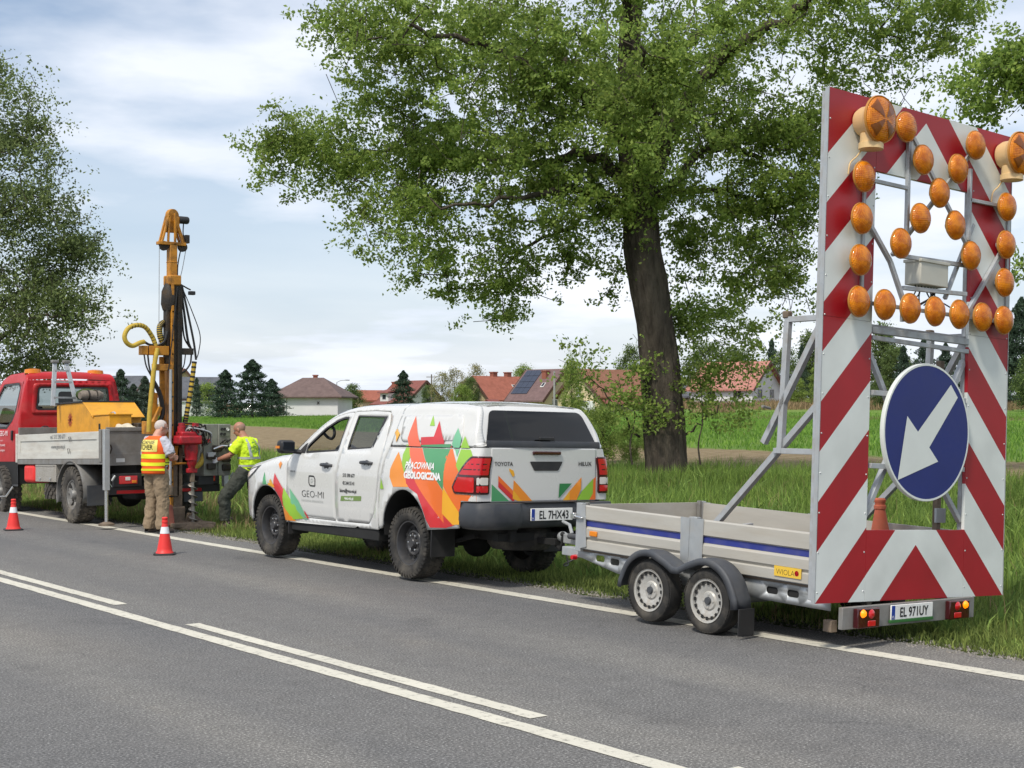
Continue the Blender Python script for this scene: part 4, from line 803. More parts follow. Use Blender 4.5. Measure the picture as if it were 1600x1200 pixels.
def make_houses():
    b = house('white bungalow with a brown hipped roof standing at the far side of the field', 489, 190, 8, 8.6, 7.5, 2.35, 2.5, 'wall_white', 'tile_brown', 'hip', wins=[('f', -3.6, 0.9, 0.9, 1.2)], hip=0.33, over=0.7, chims=[(0.2, 0.4, 0.5, 5.1)], base=648)
    box('porch_shade', 'dark_wood', b, -4.33, -2.6, -3.80, -3.74, 0.0, 1.05, 0); box('porch_shade', 'wall_grey', b, -4.33, -2.6, -3.79, -3.745, 1.05, 2.2, 0)  # flat wall panels coloured dark for the shade of a recessed porch
    MB().bar((-4.55, -3.9, -.2), (-4.55, -3.9, 2.2), .22).build('column', 'wall_white', b); MB().bar((-2.55, -3.9, -.2), (-2.55, -3.9, 2.2), .14).build('column', 'wall_white', b)
    mk = MB(); mk.bar((1.6, -3.79, 1.35), (1.9, -3.79, 1.7), .09, .06); mk.bar((1.9, -3.79, 1.35), (1.6, -3.79, 1.7), .09, .06); mk.build('wall_mark', 'dark_wood', b)
    g = house('long low house under a dark grey roof behind the drill mast', 318, 200, -12, 6.4, 8.0, 2.1, 2.6, 'brick_red', 'tile_grey', 'gable', wins=[('f', 2.0, 0.8, 1.2, 1.0), ('f', -1.4, 0.8, 1.2, 1.0)], base=645)
    box('garage_wall', 'wall_white', g, -3.6, 1.6, -6.4, -4.6, -1.2, 1.45, 0); box('garage_roof', 'wall_grey', g, -3.8, 1.8, -6.6, -4.55, 1.45, 1.62, 0)
    house('grey roofed house half hidden by conifers behind the truck bed', 196, 205, 10, 5, 7, 2.4, 2.6, 'wall_grey', 'tile_grey', 'gable', wins=[('f', 1, 0.9, 1.0, 1.1), ('f', -1, 0.9, 1.0, 1.1)], base=645)
    house('steep red gable peeping out right beside the drill mast', 283, 240, 70, 8, 6.5, 3.0, 4.0, 'wall_cream', 'tile_red', 'gable', wins=[('r', 0, 3.6, 0.8, 1.0)], base=645)
    house('small house with an orange tiled roof right of the bungalow', 581, 240, -25, 4.6, 4.2, 1.9, 1.4, 'wall_cream', 'tile_orange', 'gable', wins=[('f', 0, 0.8, 0.8, 0.9)], base=643)
    w = house('white gabled house with a dark red roof behind the pointed spruce', 642, 215, 48, 6.6, 6.4, 1.6, 2.75, 'wall_white', 'tile_red', 'gable', wins=[('f', -1.6, 0.5, 0.9, 0.9), ('f', 1.2, 0.5, 0.9, 0.9), ('r', 0.0, 1.9, 0.8, 0.9), ('r', -1.2, .3, .9, .9)], chims=[(-2.6, -0.8, 0.9, 4.3)], base=643)
    box('dormer', 'wall_white', w, -2.4, -0.4, -3.9, -1.2, 1.5, 2.7, 0); MB().prism([(-4.3, 2.7), (-4.2, 2.9), (-0.9, 3.6), (-0.9, 3.35)], -2.7, -0.1, 'x').build('dormer_roof', 'tile_red', w, smooth=0); box('dormer_window', 'window_dark', w, -1.8, -1.0, -3.93, -3.87, 1.8, 2.45, 0)
    MB().prism([(-5.0, .95), (-5.0, 1.1), (-3.2, 1.75), (-3.2, 1.6)], -3.6, 1.2, 'x').build('porch_roof', 'tile_red', w, smooth=0)
    for x in (-3.3, -1.2, 0.9): MB().bar((x, -4.8, -.3), (x, -4.8, 1.05), .16).build('porch_post', 'wall_white', w)
    o = house('cream house with a bright orange tiled roof and two brick chimneys', 781, 200, -42, 9.2, 6.2, 1.55, 2.9, 'wall_cream', 'tile_orange', 'gable', wins=[('l', -0.7, 1.5, 0.55, 0.95), ('l', 0.8, 1.5, 0.55, 0.95), ('f', 1.5, .4, 1.0, .9)], chims=[(-0.9, 0.3, 0.75, 5.15), (1.7, 0.3, 0.75, 5.15)], sky=[(1.3, .38, -1, .7, .9), (3.3, .38, -1, .7, .9)], base=641)
    MB().prism([(-5.4, .75), (-5.4, .92), (-4.4, 1.45), (-3.4, .92), (-3.4, .75), (-4.4, 1.27)], -6.3, -4.3, 'x').build('porch_roof', 'tile_red', o, smooth=0)
    MB().prism([(1.6, -1.0), (5.2, -1.0), (5.2, .8), (3.4, 2.1), (1.6, .8)], -5.0, -3.0, 'y').build('annexe', 'wall_cream', o, smooth=0); an = MB(); an.bar((1.4, -4.1, .75), (3.4, -4.1, 2.25), 2.4, .18, up=(-1, 0, 1.3)); an.bar((5.4, -4.1, .75), (3.4, -4.1, 2.25), 2.4, .18, up=(1, 0, 1.3)); an.build('annexe_roof', 'tile_orange', o, smooth=0)
    house('cream house with solar panels on its steep plum brown roof', 852, 185, 42, 5.6, 7.6, 1.4, 3.6, 'wall_cream', 'tile_plum', 'gable', wins=[('r', -1.5, .4, .8, .9), ('r', .8, 2.2, .7, .8), ('f', 0.0, .35, 1.0, .9)], chims=[(.9, -1.0, .7, 4.9)], solar=(-2.9, -.2, .10, .95, -1, 3, 4), sky=[(1.5, .35, -1, .55, .8)], base=641)
    bn = house('wide barn house with a rusty brown roof left of the big trunk', 953, 175, -38, 10.0, 7.5, 1.6, 3.0, 'wall_cream', 'tile_rust', 'gable', wins=[('l', 0.0, 1.6, .8, .9), ('f', -2, .4, 1.2, .9), ('f', 1.6, .4, 1.2, .9)], base=640)
    MB().prism([(-4.9, .55), (-4.9, .72), (-3.72, 1.45), (-3.72, 1.28)], -4.9, 3.5, 'x').build('lean_to_roof', 'tile_red', bn, smooth=0); box('annexe', 'wall_white', bn, -5.4, -5.02, -3.0, -.5, -.8, 1.0, 0)
    pk = house('white gabled house with a pink tiled roof right of the big trunk', 1150, 195, 40, 9.5, 7.6, 2.3, 3.3, 'wall_white', 'tile_pink', 'gable', wins=[('r', -1.9, .95, 1.15, 1.1), ('r', 1.2, .95, 1.05, 1.1), ('f', 2.5, .9, 1.2, 1.1), ('f', -1.5, .9, 1.2, 1.1)], base=633, over=0.55)
    MB().prism([(3.7, 2.75), (3.7, 2.55), (10.0, 1.05), (10.0, 1.3)], -3.5, 4.6, 'x').build('shed_roof', 'dark_wood', pk, smooth=0)
    for x in (-3.2, 4.2): MB().bar((x, 9.6, -1), (x, 9.6, 1.15), .38).build('shed_post', 'wall_white', pk)
    house('low grey shed roof just left of the pink roofed house', 1072, 215, 12, 7, 5, 1.4, 1.6, 'wall_grey', 'tile_grey', 'gable', wins=[('f', 0, .4, 1, .7)], name='shed', cat='shed', base=634)
make_houses()
def pole(label, px, d, ytop, rad=0.10, lean=0.0, m='pole_wood', arm=True, name='utility_pole'):
    p = px_at(px, d); h = z_at(ytop, d) - p[2]; T = thing(name, label, 'pole', p)
    MB().tube([(0, 0, -.4), (lean * .5, 0, h * .5), (lean, 0, h)], [rad, rad * .85, rad * .7], 8).build('post', m, T)
    if arm: a = MB().bar((lean - .7 * math.cos(TH), .7 * math.sin(TH), h - .35), (lean + .7 * math.cos(TH), -.7 * math.sin(TH), h - .35), .09).build('crossarm', m, T); MB().tube([(lean, 0, h - .3), (lean, 0, h + .06)], .04, 6).build('insulator', 'wall_white', a)
    return T
pole('slim wooden utility pole left of the pale spring trees', 674, 195, 585, .11)
pole('grey concrete pole in front of the solar roofed house', 866, 165, 580, .14, m='pole_grey', arm=False)
pole('leaning broken pole among the pale spring bushes', 702, 180, 603, .09, lean=1.1, m='pole_grey', arm=False)
lp = pole('small street lamp post above the right end of the bungalow roof', 526, 230, 597, .09, m='pole_grey', arm=False, name='street_lamp')
h_ = z_at(597, 230) - lp.location.z; MB().tube([(0, 0, h_ - .05), (.5, -.35, h_ + .25), (1.2, -.9, h_ + .3)], .05, 6).build('lamp_arm', 'pole_grey', lp); MB().bx(1.0, 1.7, -1.1, -.8, h_ + .22, h_ + .38).build('lamp_head', 'wall_grey', lp)
def far_car():
    p = px_at(399, 215); T = thing('parked_car', 'small silver car parked under the conifers by the bungalow', 'car', p, (0, 0, -TH + R(10)))
    MB().prism([(-1.9, .35), (-1.95, .75), (-1.7, .9), (-1.2, .95), (-.7, 1.38), (.5, 1.42), (1.1, 1.0), (1.8, .85), (1.95, .6), (1.9, .35)], -.8, .8, 'y').build('body', 'grey_steel' if False else 'white_paint', T, bevel=.06)
    for s in (-1, 1): MB().prism([(-1.1, .97), (-.68, 1.30), (.45, 1.34), (.95, 1.0)], s * .79, s * .812, 'y').build('side_window', 'window_dark', T, smooth=0)
    for x in (-1.2, 1.2):
        for s in (-1, 1): MB().lathe([(0.0, -.1), (.2, -.1), (.31, -.08), (.31, .08), (.2, .1), (0, .1)], 16, (x, s * .75, .31), (0, 1, 0)).build('wheel', 'rubber', T)
far_car()
# ================================================================== PICKUP: body surface
HTOP = [(-1.24, 1.40), (-1.20, 1.43), (-1.02, 1.81), (-0.96, 1.855), (-0.5, 1.885), (0.0, 1.89), (0.42, 1.875), (0.55, 1.87), (1.0, 1.872), (1.35, 1.858), (1.6, 1.828), (1.82, 1.775), (2.02, 1.685), (2.60, 1.305), (2.70, 1.272), (3.0, 1.243), (3.4, 1.175), (3.75, 1.12), (3.90, 1.05), (4.0, 0.92), (4.03, 0.80)]
def hmono(tab, x):
    """smooth curve through a table (Catmull-Rom, limited)"""
    n = len(tab)
    if x <= tab[0][0]: return tab[0][1]
    if x >= tab[-1][0]: return tab[-1][1]
    i = max(k for k in range(n - 1) if tab[k][0] <= x)
    (x0, y0), (x1, y1) = tab[i], tab[i + 1]
    def sl(k):
        if k <= 0 or k >= n - 1: j = 0 if k <= 0 else n - 2; return (tab[j + 1][1] - tab[j][1]) / (tab[j + 1][0] - tab[j][0])
        a = (tab[k][1] - tab[k - 1][1]) / (tab[k][0] - tab[k - 1][0]); b = (tab[k + 1][1] - tab[k][1]) / (tab[k + 1][0] - tab[k][0])
        return 0.0 if a * b <= 0 else 2 * a * b / (a + b)
    h = x1 - x0; t = (x - x0) / h; m0, m1 = sl(i) * h, sl(i + 1) * h
    return (2 * t ** 3 - 3 * t * t + 1) * y0 + (t ** 3 - 2 * t * t + t) * m0 + (-2 * t ** 3 + 3 * t * t) * y1 + (t ** 3 - t * t) * m1
def htop(y): return hmono(HTOP, y)
HSEC = [(0.30, 0.80), (0.45, 0.865), (0.60, 0.893), (0.80, 0.905), (0.98, 0.912), (1.10, 0.912), (1.20, 0.905), (1.30, 0.885), (1.40, 0.855), (1.60, 0.775), (1.80, 0.69), (1.95, 0.62)]
HPLAN = [(-1.24, 0.985), (-0.9, 1.0), (3.2, 1.0), (3.55, 0.975), (3.8, 0.92), (3.95, 0.83), (4.03, 0.72)]
def hbase(y, z):
    w = hmono(HSEC, z) * hmono(HPLAN, y)
    for ya, za in ((0.0, 0.42), (3.085, 0.42)):          # flared wheel arches
        r = math.hypot(y - ya, z - za)
        if z < 1.05: w += 0.030 * max(0.0, 1 - abs(r - 0.50) / 0.16) ** 1.0 * (1 if r < 0.66 else 0)
    # canopy sides stand a little steeper than the cab
    if y < 0.40 and z > 1.41: w += min(0.030, (z - 1.41) * 0.25)
    if y < -1.10:                                          # rounded rear corner
        t = min(1.0, (-1.10 - y) / 0.12); w -= 0.075 * (1 - math.sqrt(max(0, 1 - t * t)))
    return w
def hrad(y): return 0.10 if y < 0.5 else (0.085 if y < 2.60 else 0.12)
def hwidth(y, z):
    zt = htop(y); r = hrad(y)
    if z <= zt - r: return hbase(y, z)
    t = min(1.0, max(0.0, (z - (zt - r)) / r)); return hbase(y, zt - r) - (0.75 * r) * (1 - math.sqrt(max(0.0, 1 - t * t))) - 0.02 * t
def rounded(poly, r, n=4):
    """2-D outline with rounded corners"""
    out = []; k = len(poly)
    for i in range(k):
        p, a, b = Vector(poly[i]), Vector(poly[i - 1]), Vector(poly[(i + 1) % k]); da, db = (a - p), (b - p); rr = min(r, da.length * .45, db.length * .45)
        s, e = p + da.normalized() * rr, p + db.normalized() * rr
        for j in range(n + 1):
            t = j / n; out.append(tuple(s * (1 - t) ** 2 + p * 2 * t * (1 - t) + e * t * t))
    return out
def wheel(parent, c, side, Ro, w, Rr, rubber='rubber', rimm='dark_steel', style='steel', lugs=6, tread=0.0, name='wheel', ntread=44):
    """tyre mesh with rim, hub and nuts as sub-parts; axis along x, outer face on side (-1 or 1)"""
    h = w / 2; T = MB(); prof = [(Rr, -h * .80), (Rr + .02, -h * .92), (Rr + (Ro - Rr) * .45, -h), (Ro - .035, -h * .93), (Ro - .012, -h * .78), (Ro - .006, -h * .4), (Ro - .004, 0), (Ro - .006, h * .4), (Ro - .012, h * .78), (Ro - .035, h * .93), (Rr + (Ro - Rr) * .45, h), (Rr + .02, h * .92), (Rr, h * .80)]
    T.lathe(prof, 48, (0, 0, 0), (1, 0, 0), close=True)
    if tread:
        for i in range(ntread):
            a = 2 * math.pi * i / ntread
            for j, (x, wd) in enumerate(((-h * .74, h * .42), (-h * .22, h * .36), (h * .28, h * .36), (h * .76, h * .40))):
                t = a + (j % 2) * math.pi / ntread; ct, st = math.cos(t), math.sin(t); Lb = 2 * math.pi * Ro / ntread * .58
                q = Ro - .010 - (0.012 if j in (0, 3) else 0)
                T.bar((x, ct * q, st * q), (x, ct * (q + tread), st * (q + tread)), Lb if abs(ct) < .9 else wd, wd if abs(ct) < .9 else Lb) if False else None
                u = Vector((1, 0, 0)); v = Vector((0, -st, ct)); n = Vector((0, ct, st)); cc = Vector((x, 0, 0)) + n * q
                vs = [cc + u * (sx * wd / 2) + v * (sv * Lb / 2 + sx * Lb * .18) + n * (sn * tread) for sn in (0, 1) for sx, sv in ((-1, -1), (1, -1), (1, 1), (-1, 1))]
                T.add(vs, [(4, 5, 6, 7), (0, 1, 5, 4), (1, 2, 6, 5), (2, 3, 7, 6), (3, 0, 4, 7)])
            if style != 'trailer':      # shoulder lugs
                for sx in (-1, 1):
                    t = a + (0 if sx < 0 else math.pi / ntread); n = Vector((0, math.cos(t), math.sin(t))); v = Vector((0, -math.sin(t), math.cos(t))); cc = Vector((sx * h * .95, 0, 0)) + n * (Ro - .045)
                    vs = [cc + Vector((sx * ox, 0, 0)) + n * on + v * ov * Ro * .05 for ox, on in ((0, -.015), (.008, -.012), (.004, .03), (-.01, .03)) for ov in (-.5, .5)]
                    T.add(vs, [(0, 1, 3, 2), (2, 3, 5, 4), (4, 5, 7, 6), (0, 2, 4, 6), (1, 7, 5, 3)])
    o = T.build(name, rubber, parent, smooth=35, fix=False, loc=c); s = side
    f = s * h; rim = MB()
    if style == 'steel':
        rim.lathe([(Rr + .012, f * .90), (Rr + .012, f * .82), (Rr - .012, f * .80), (Rr - .03, f * .45), (Rr - .035, f * .10), (Rr - .075, f * .05), (Rr * .56, f * .34), (Rr * .50, f * .36), (Rr * .40, f * .22), (0.001, f * .22)], 40, (0, 0, 0), (1, 0, 0), caps=False)
    elif style == 'trailer':
        rim.lathe([(Rr + .008, f * .96), (Rr + .008, f * .88), (Rr - .010, f * .86), (Rr - .016, f * .50), (Rr - .026, f * .42), (Rr * .80, f * .66), (Rr * .62, f * .58), (Rr * .46, f * .46), (Rr * .40, f * .62), (Rr * .20, f * .62), (.001, f * .62)], 40, (0, 0, 0), (1, 0, 0), caps=False)
    else:
        rim.lathe([(Rr + .015, f * .92), (Rr + .015, f * .82), (Rr - .015, f * .80), (Rr - .03, f * .30), (Rr - .05, f * .05), (Rr * .45, f * .0), (.001, f * .0)], 40, (0, 0, 0), (1, 0, 0), caps=False)
    ro = rim.build('rim', rimm, o, smooth=35)
    if style == 'steel':
        hb = MB(); 
        for i in range(12):
            t = 2 * math.pi * i / 12; q = Rr * .66; hb.lathe([(.001, f * .30), (.017, f * .30), (.019, f * .22)], 10, (0, math.cos(t) * q, math.sin(t) * q), (1, 0, 0))
        hb.build('vent_hole', 'underbody', ro)
    if style == 'trailer':
        for i in range(16):
            t = 2 * math.pi * i / 16; q = Rr * .845; v = Vector((0, -math.sin(t), math.cos(t))); n = Vector((0, math.cos(t), math.sin(t))); cc = n * q + Vector((f * .585, 0, 0)); hb = MB()
            hb.add([cc + v * a * .0135 + n * b * .017 + Vector((s * .012 * (1 if b > -2 else 0), 0, 0)) for a, b in ((-1, -1), (1, -1), (1.15, .3), (.6, 1), (-.6, 1), (-1.15, .3))], [tuple(range(6))]); hb.build('vent_hole', 'underbody', ro, smooth=0, fix=False)
    if style == 'mud':
        sp = MB()
        for i in range(6):
            t = 2 * math.pi * i / 6 + .3
            for dt in (-.13, .13): sp.bar((f * .38, math.cos(t) * .07, math.sin(t) * .07), (f * .62, math.cos(t + dt) * (Rr - .02), math.sin(t + dt) * (Rr - .02)), .03, .045)
        sp.build('spokes', rimm, ro, bevel=.006)
    hub = MB().lathe([(.001, f * .60), (.045, f * .60), (.055, f * .52), (.06, f * .20)] if style == 'steel' else ([(.001, f * .86), (.028, f * .84), (.034, f * .60)] if style == 'trailer' else [(.001, f * .95), (.06, f * .9), (.085, f * .7), (.09, f * .2)]), 20, (0, 0, 0), (1, 0, 0)); hub.build('hub_cap', rimm if style != 'trailer' else 'grey_plastic', ro)
    q = {'steel': .085, 'trailer': .052, 'mud': .11}[style]
    for i in range(lugs if side < 0 else 0):
        t = 2 * math.pi * i / lugs; MB().lathe([(.001, f * (.46 if style == 'steel' else .70)), (.011, f * (.44 if style == 'steel' else .68)), (.0125, f * .2)], 8, (0, math.cos(t) * q, math.sin(t) * q), (1, 0, 0)).build('wheel_nut', 'chrome' if style == 'steel' else rimm, ro)
    return o
for nm_, c_ in (('decal_orange', (.78, .155, .022)), ('decal_coral', (.78, .13, .055)), ('decal_red', (.58, .026, .032)), ('decal_green', (.07, .29, .12)), ('decal_dkgreen', (.025, .20, .06)), ('decal_lime', (.27, .50, .04)), ('decal_yellow', (.82, .40, .02)), ('decal_teal', (.16, .46, .26)), ('decal_amber', (.80, .26, .018)), ('decal_olive', (.17, .27, .07))):
    mat(nm_, c_, 0.32, coat=0.3, var=0.05, vscale=2)
def pickup():
    T = thing('pickup_truck', 'white pickup with canopy and orange green flame stickers parked half on the verge', 'pickup', (9.42, 13.03, 0.0), (0, R(1.3), 0))
    YG = [-1.2 + .012 * k for k in range(25)] + [-.9 + .04 * k for k in range(124)]
    def topline(y0, y1, n): return [(y, htop(y)) for y in [y0] + [q for q in YG if y0 + .012 < q < y1 - .012] + [y1]]
    extra = []
    for y in YG:
        zt, r = htop(y), hrad(y)
        for k in (1.15, .92, .70, .50, .34, .20, .09): extra.append((y, zt - r * k))
    y = -1.22
    while y < -1.09:
        for k in range(12): extra.append((y, .62 + .07 * k))
        y += .022
    def arch(cy, r, ztop_, zb, a0=0, a1=180, n=18):
        cz = ztop_ - r; out = []
        for i in range(n + 1):
            t = R(a0 + (a1 - a0) * i / n); out.append((cy + math.cos(t) * r * 1.0, max(zb, cz + math.sin(t) * r)))
        return out
    fa = arch(3.15, .435, .875, .44); ra = arch(0.04, .425, .955, .55)       # from front to rear over the top
    cabrear = [(.595, .50), (.58, .80), (.50, 1.20), (.455, 1.375), (.42, 1.60), (.405, 1.80)]
    fender = [(2.635, .46), (2.65, .80), (2.665, 1.10), (2.665, htop(2.665))] + topline(2.70, 4.02, 34) + [(4.01, .62), (3.95, .46), (3.66, .42)] + fa
    cab = [(2.62, .455), (.60, .485)] + [(a, b) for a, b in cabrear] + topline(.40, 2.65, 60) + [(2.65, 1.10), (2.635, .80)]
    fdoor = rounded([(2.60, .535), (2.625, .80), (2.645, 1.10), (2.635, 1.215), (2.47, 1.30), (2.34, 1.385), (2.02, 1.635), (1.80, 1.735), (1.56, 1.778), (1.445, 1.785), (1.44, 1.32), (1.52, .95), (1.525, .72), (1.51, .535)], .03)
    rdoor = rounded([(1.49, .535), (1.505, .72), (1.50, .95), (1.42, 1.32), (1.425, 1.79), (1.0, 1.80), (.68, 1.79), (.62, 1.68), (.56, 1.40), (.57, 1.25), (.64, .78), (.68, .66), (.78, .545)], .03)
    w1 = rounded([(2.25, 1.29), (1.50, 1.335), (1.52, 1.735), (1.62, 1.732), (1.78, 1.692), (1.98, 1.598), (2.25, 1.385)], .03)
    w2 = rounded([(1.325, 1.352), (.81, 1.38), (.70, 1.74), (1.345, 1.75)], .025)
    bed = [(a - .014, b) for a, b in cabrear[:4]] + [(.445, 1.405)] + [(-1.215, 1.425), (-1.215, .88), (-.97, .87), (-.94, .60), (-.68, .575), (-.405, .55)] + list(reversed(ra)) + [(.50, .51)]
    canopy = [(.398, 1.418), (.392, 1.55), (.385, 1.72), (.375, htop(.375))] + list(reversed(topline(-1.20, .36, 60))) + [(-1.215, 1.433)]
    for s in (-1, 1):
        def f(u, v, off=0.0, s=s): return (s * (hwidth(u, v) + off), u, v)
        fl = s < 0
        def panel(nm, outer, holes, m='white_paint', off=0.0, par=T, th=.022, step=.09):
            o = sheet(outer, holes, lambda u, v: f(u, v, off), step, extra, flip=fl, skip=lambda u, v: v > htop(u) - hrad(u) * 1.2 - .04).build(nm, m, par, smooth=50, fix=False)
            if th: md = o.modifiers.new('thick', 'SOLIDIFY'); md.thickness = th; md.offset = -1
            return o
        panel('fender', fender, []); panel('cab_side', cab, [offset_poly(fdoor, -.008), offset_poly(rdoor, -.008)]); panel('bed_side', bed, []); panel('canopy_side', canopy, [], step=.05)
        d1 = panel('front_door', fdoor, [w1]); d2 = panel('rear_door', rdoor, [w2])
        # dark backing sheets added to give the shut lines their shade
        sheet([(2.60, .50), (2.62, 1.22), (.47, 1.30), (.60, .52)], [], lambda u, v: f(u, v, -.045), .2, [], flip=fl).build('gap_backing', 'underbody', T, fix=False)
        sheet([(1.49, .6), (1.49, 1.80), (1.36, 1.80), (1.36, .6)], [], lambda u, v: f(u, v, -.035), .1, [], flip=fl).build('pillar', 'underbody', T, fix=False)
        # window seals, glass
        sheet(offset_poly(w1, -.004), [offset_poly(w1, .022)], lambda u, v: f(u, v, -.002), .06, [], flip=fl).build('window_seal', 'black_plastic', d1, fix=False)
        sheet(offset_poly(w2, -.004), [offset_poly(w2, .016)], lambda u, v: f(u, v, -.002), .06, [], flip=fl).build('window_seal', 'black_plastic', d2, fix=False)
        sheet(rounded([(.805, 1.385), (.775, 1.385), (.70, 1.745), (.755, 1.747)], .005), [], lambda u, v: f(u, v, .0), .06, [], flip=fl).build('window_divider', 'black_plastic', d2, fix=False)
        sheet(offset_poly(w2, .004), [], lambda u, v: f(u, v, -.016), .1, [], flip=fl).build('window_glass', CAR_GLASS, d2, fix=False)
        if s > 0: sheet(offset_poly(w1, .004), [], lambda u, v: f(u, v, -.016), .1, [], flip=fl).build('window_glass', CLEAR_GLASS, d1, fix=False)
        sheet(rounded([(2.43, 1.296), (2.25, 1.292), (2.25, 1.42), (2.30, 1.40)], .01), [], lambda u, v: f(u, v, .004), .06, [], flip=fl).build('mirror_base', 'black_plastic', d1, fix=False)
        for dd, hy, hz in ((d1, 1.70, 1.165), (d2, .83, 1.215)):
            hd = MB(); w0 = hwidth(hy, hz)
            hd.tube([(s * (w0 - .005), hy - .115, hz), (s * (w0 + .032), hy - .08, hz + .004), (s * (w0 + .042), hy, hz + .006), (s * (w0 + .032), hy + .08, hz + .004), (s * (w0 - .005), hy + .115, hz)], [.014, .02, .023, .02, .014], 10); h_ = hd.build('door_handle', 'bumper_plastic', dd)
            MB().lathe([(.001, .0), (.055, .002), (.062, -.004)], 16, (s * (w0 + .001), hy + .01, hz - .012), (s, 0, 0), scale=(1, .75)).build('handle_cup', 'grey_plastic', h_)
        # canopy window panel (raised pressing) and seam
        pan = rounded([(.315, 1.755), (-.80, 1.765), (-.92, 1.50), (-.60, 1.488), (.22, 1.462)], .07, 5)
        po = sheet(pan, [], lambda u, v: f(u, v, .008), .07, [], flip=fl).build('canopy_panel', 'white_paint', T, smooth=50, fix=False); md = po.modifiers.new('t', 'SOLIDIFY'); md.thickness = .012; md.offset = -1
        sheet([(.395, 1.405), (.395, 1.419), (-1.215, 1.436), (-1.215, 1.424)], [], lambda u, v: f(u, v, .0008), .08, [], flip=fl).build('canopy_seam', 'black_plastic', T, fix=False)
        sheet([(.39, 1.428), (.39, 1.452), (-1.19, 1.470), (-1.21, 1.446)], [], lambda u, v: f(u, v, .006), .05, [], flip=fl).build('canopy_rail', 'white_paint', T, fix=False)
        # wheel-arch liners and flares
        for cy, r, zt in ((3.15, .435, .875), (.04, .425, .955)):
            ar = arch(cy, r + .003, zt + .003, .40, -12, 192, 22); MB().grid([[(s * (hwidth(a, max(b, .5)) - .012), a, b) for a, b in ar], [(s * .50, a, b) for a, b in ar]]).build('wheel_liner', 'underbody', T, fix=False)
            MB().grid([[(s * .50, a, b) for a, b in ar], [(s * .50, a, .35) for a, b in ar]]).build('inner_wall', 'underbody', T, fix=False)
        # unwrapped rear corner: tail lamp
        def corner(u, z, off=0.0, s=s):
            if u <= 0: y = -1.10 - u; return (s * (hwidth(y, z) + off), y, z)
            if u < .15:
                t = u / .15 * math.pi / 2; y = -1.10 - .12 * math.sin(t); x = hbase(-1.10, z) - .075 * (1 - math.cos(t)); return (s * (x + off * math.cos(t)), y - off * math.sin(t), z)
            return (s * (hbase(-1.2199, z) - (u - .15)), -1.22 - off, z)
        sheet([(.0, .885), (.0, 1.425), (.30, 1.425), (.30, .885)], [], lambda u, z: corner(u, z, -.0005), .035, [], flip=not fl).build('rear_corner', 'white_paint', T, smooth=60, fix=False)
        lamp = rounded([(.02, 1.34), (-.04, 1.29), (-.16, 1.146), (-.25, 1.02), (-.21, .955), (.255, .955), (.255, 1.34)], .025)
        lo = sheet(lamp, [], lambda u, z: corner(u, z, .012), .03, [], flip=not fl).build('tail_lamp', 'dark_red_lens', T, smooth=60, fix=False); md = lo.modifiers.new('t', 'SOLIDIFY'); md.thickness = .02; md.offset = -1
        for nm, pl, m in (('brake_lens', [(.035, 1.32), (-.02, 1.27), (-.125, 1.15), (.235, 1.15), (.235, 1.32)], 'red_lens'), ('lower_lens', [(-.14, 1.125), (-.215, 1.02), (-.19, .975), (.075, .975), (.075, 1.125)], 'red_lens'), ('reverse_lens', [(.10, 1.125), (.10, 1.05), (.235, 1.05), (.235, 1.125)], 'clear_lens'), ('indicator_lens', [(.10, 1.04), (.10, .975), (.235, .975), (.235, 1.04)], 'red_lens')):
            sheet(rounded(pl, .012), [], lambda u, z: corner(u, z, .0145), .04, [], flip=not fl).build(nm, m, lo, smooth=60, fix=False)
        for zz in (1.20, 1.255): sheet([(-.10 + (zz - 1.17) * 1.2, zz), (-.10 + (zz - 1.17) * 1.2, zz + .010), (.20, zz + .010), (.20, zz)], [], lambda u, z: corner(u, z, .0155), .04, [], flip=not fl).build('lens_rib', 'dark_red_lens', lo, smooth=60, fix=False)
        # head lamp
        hl = sheet(rounded([(3.36, 1.125), (3.62, 1.08), (3.93, .98), (3.95, .90), (3.70, .945), (3.50, 1.03)], .02), [], lambda u, v: f(u, v, .004), .05, [], flip=fl).build('head_lamp', 'grey_plastic', T, fix=False)
        sheet(rounded([(3.46, 1.09), (3.62, 1.062), (3.90, .97), (3.91, .93), (3.72, .965), (3.55, 1.03)], .02), [], lambda u, v: f(u, v, .007), .05, [], flip=fl).build('lens', 'clear_lens', hl, fix=False)
        # mirror
        mm = MB(); mm.bx(s * .955 if s > 0 else s * 1.155, s * 1.155 if s > 0 else s * .955, 2.36, 2.50, 1.285, 1.445); mo = mm.build('wing_mirror', 'black_plastic', T, bevel=.045, seg=4)
        MB().bx(min(s * .975, s * 1.135), max(s * .975, s * 1.135), 2.352, 2.362, 1.31, 1.425).build('mirror_glass', 'window_dark', mo, bevel=.004); MB().tube([(s * .87, 2.36, 1.30), (s * .97, 2.42, 1.315)], .028, 8).build('mirror_arm', 'black_plastic', mo)
        MB().bx(min(s * 1.152, s * 1.162), max(s * 1.152, s * 1.162), 2.40, 2.49, 1.345, 1.375).build('repeater', 'amber', mo)
        # mud flaps, sill
        box('mud_flap', 'black_plastic', T, min(s * .60, s * .905), max(s * .60, s * .905), -.475, -.462, .27, .60, .004); box('mud_flap', 'black_plastic', T, min(s * .62, s * .90), max(s * .62, s * .90), 2.60, 2.612, .31, .52, .004)
        box('sill', 'underbody', T, min(s * .55, s * .86), max(s * .55, s * .86), .62, 2.6, .36, .485, .01)
        for yy in (0.0, 3.11): wheel(T, (s * .765, yy, .385), s, .385, .265, .235, 'rubber', 'dark_steel', 'steel', 6, .011)
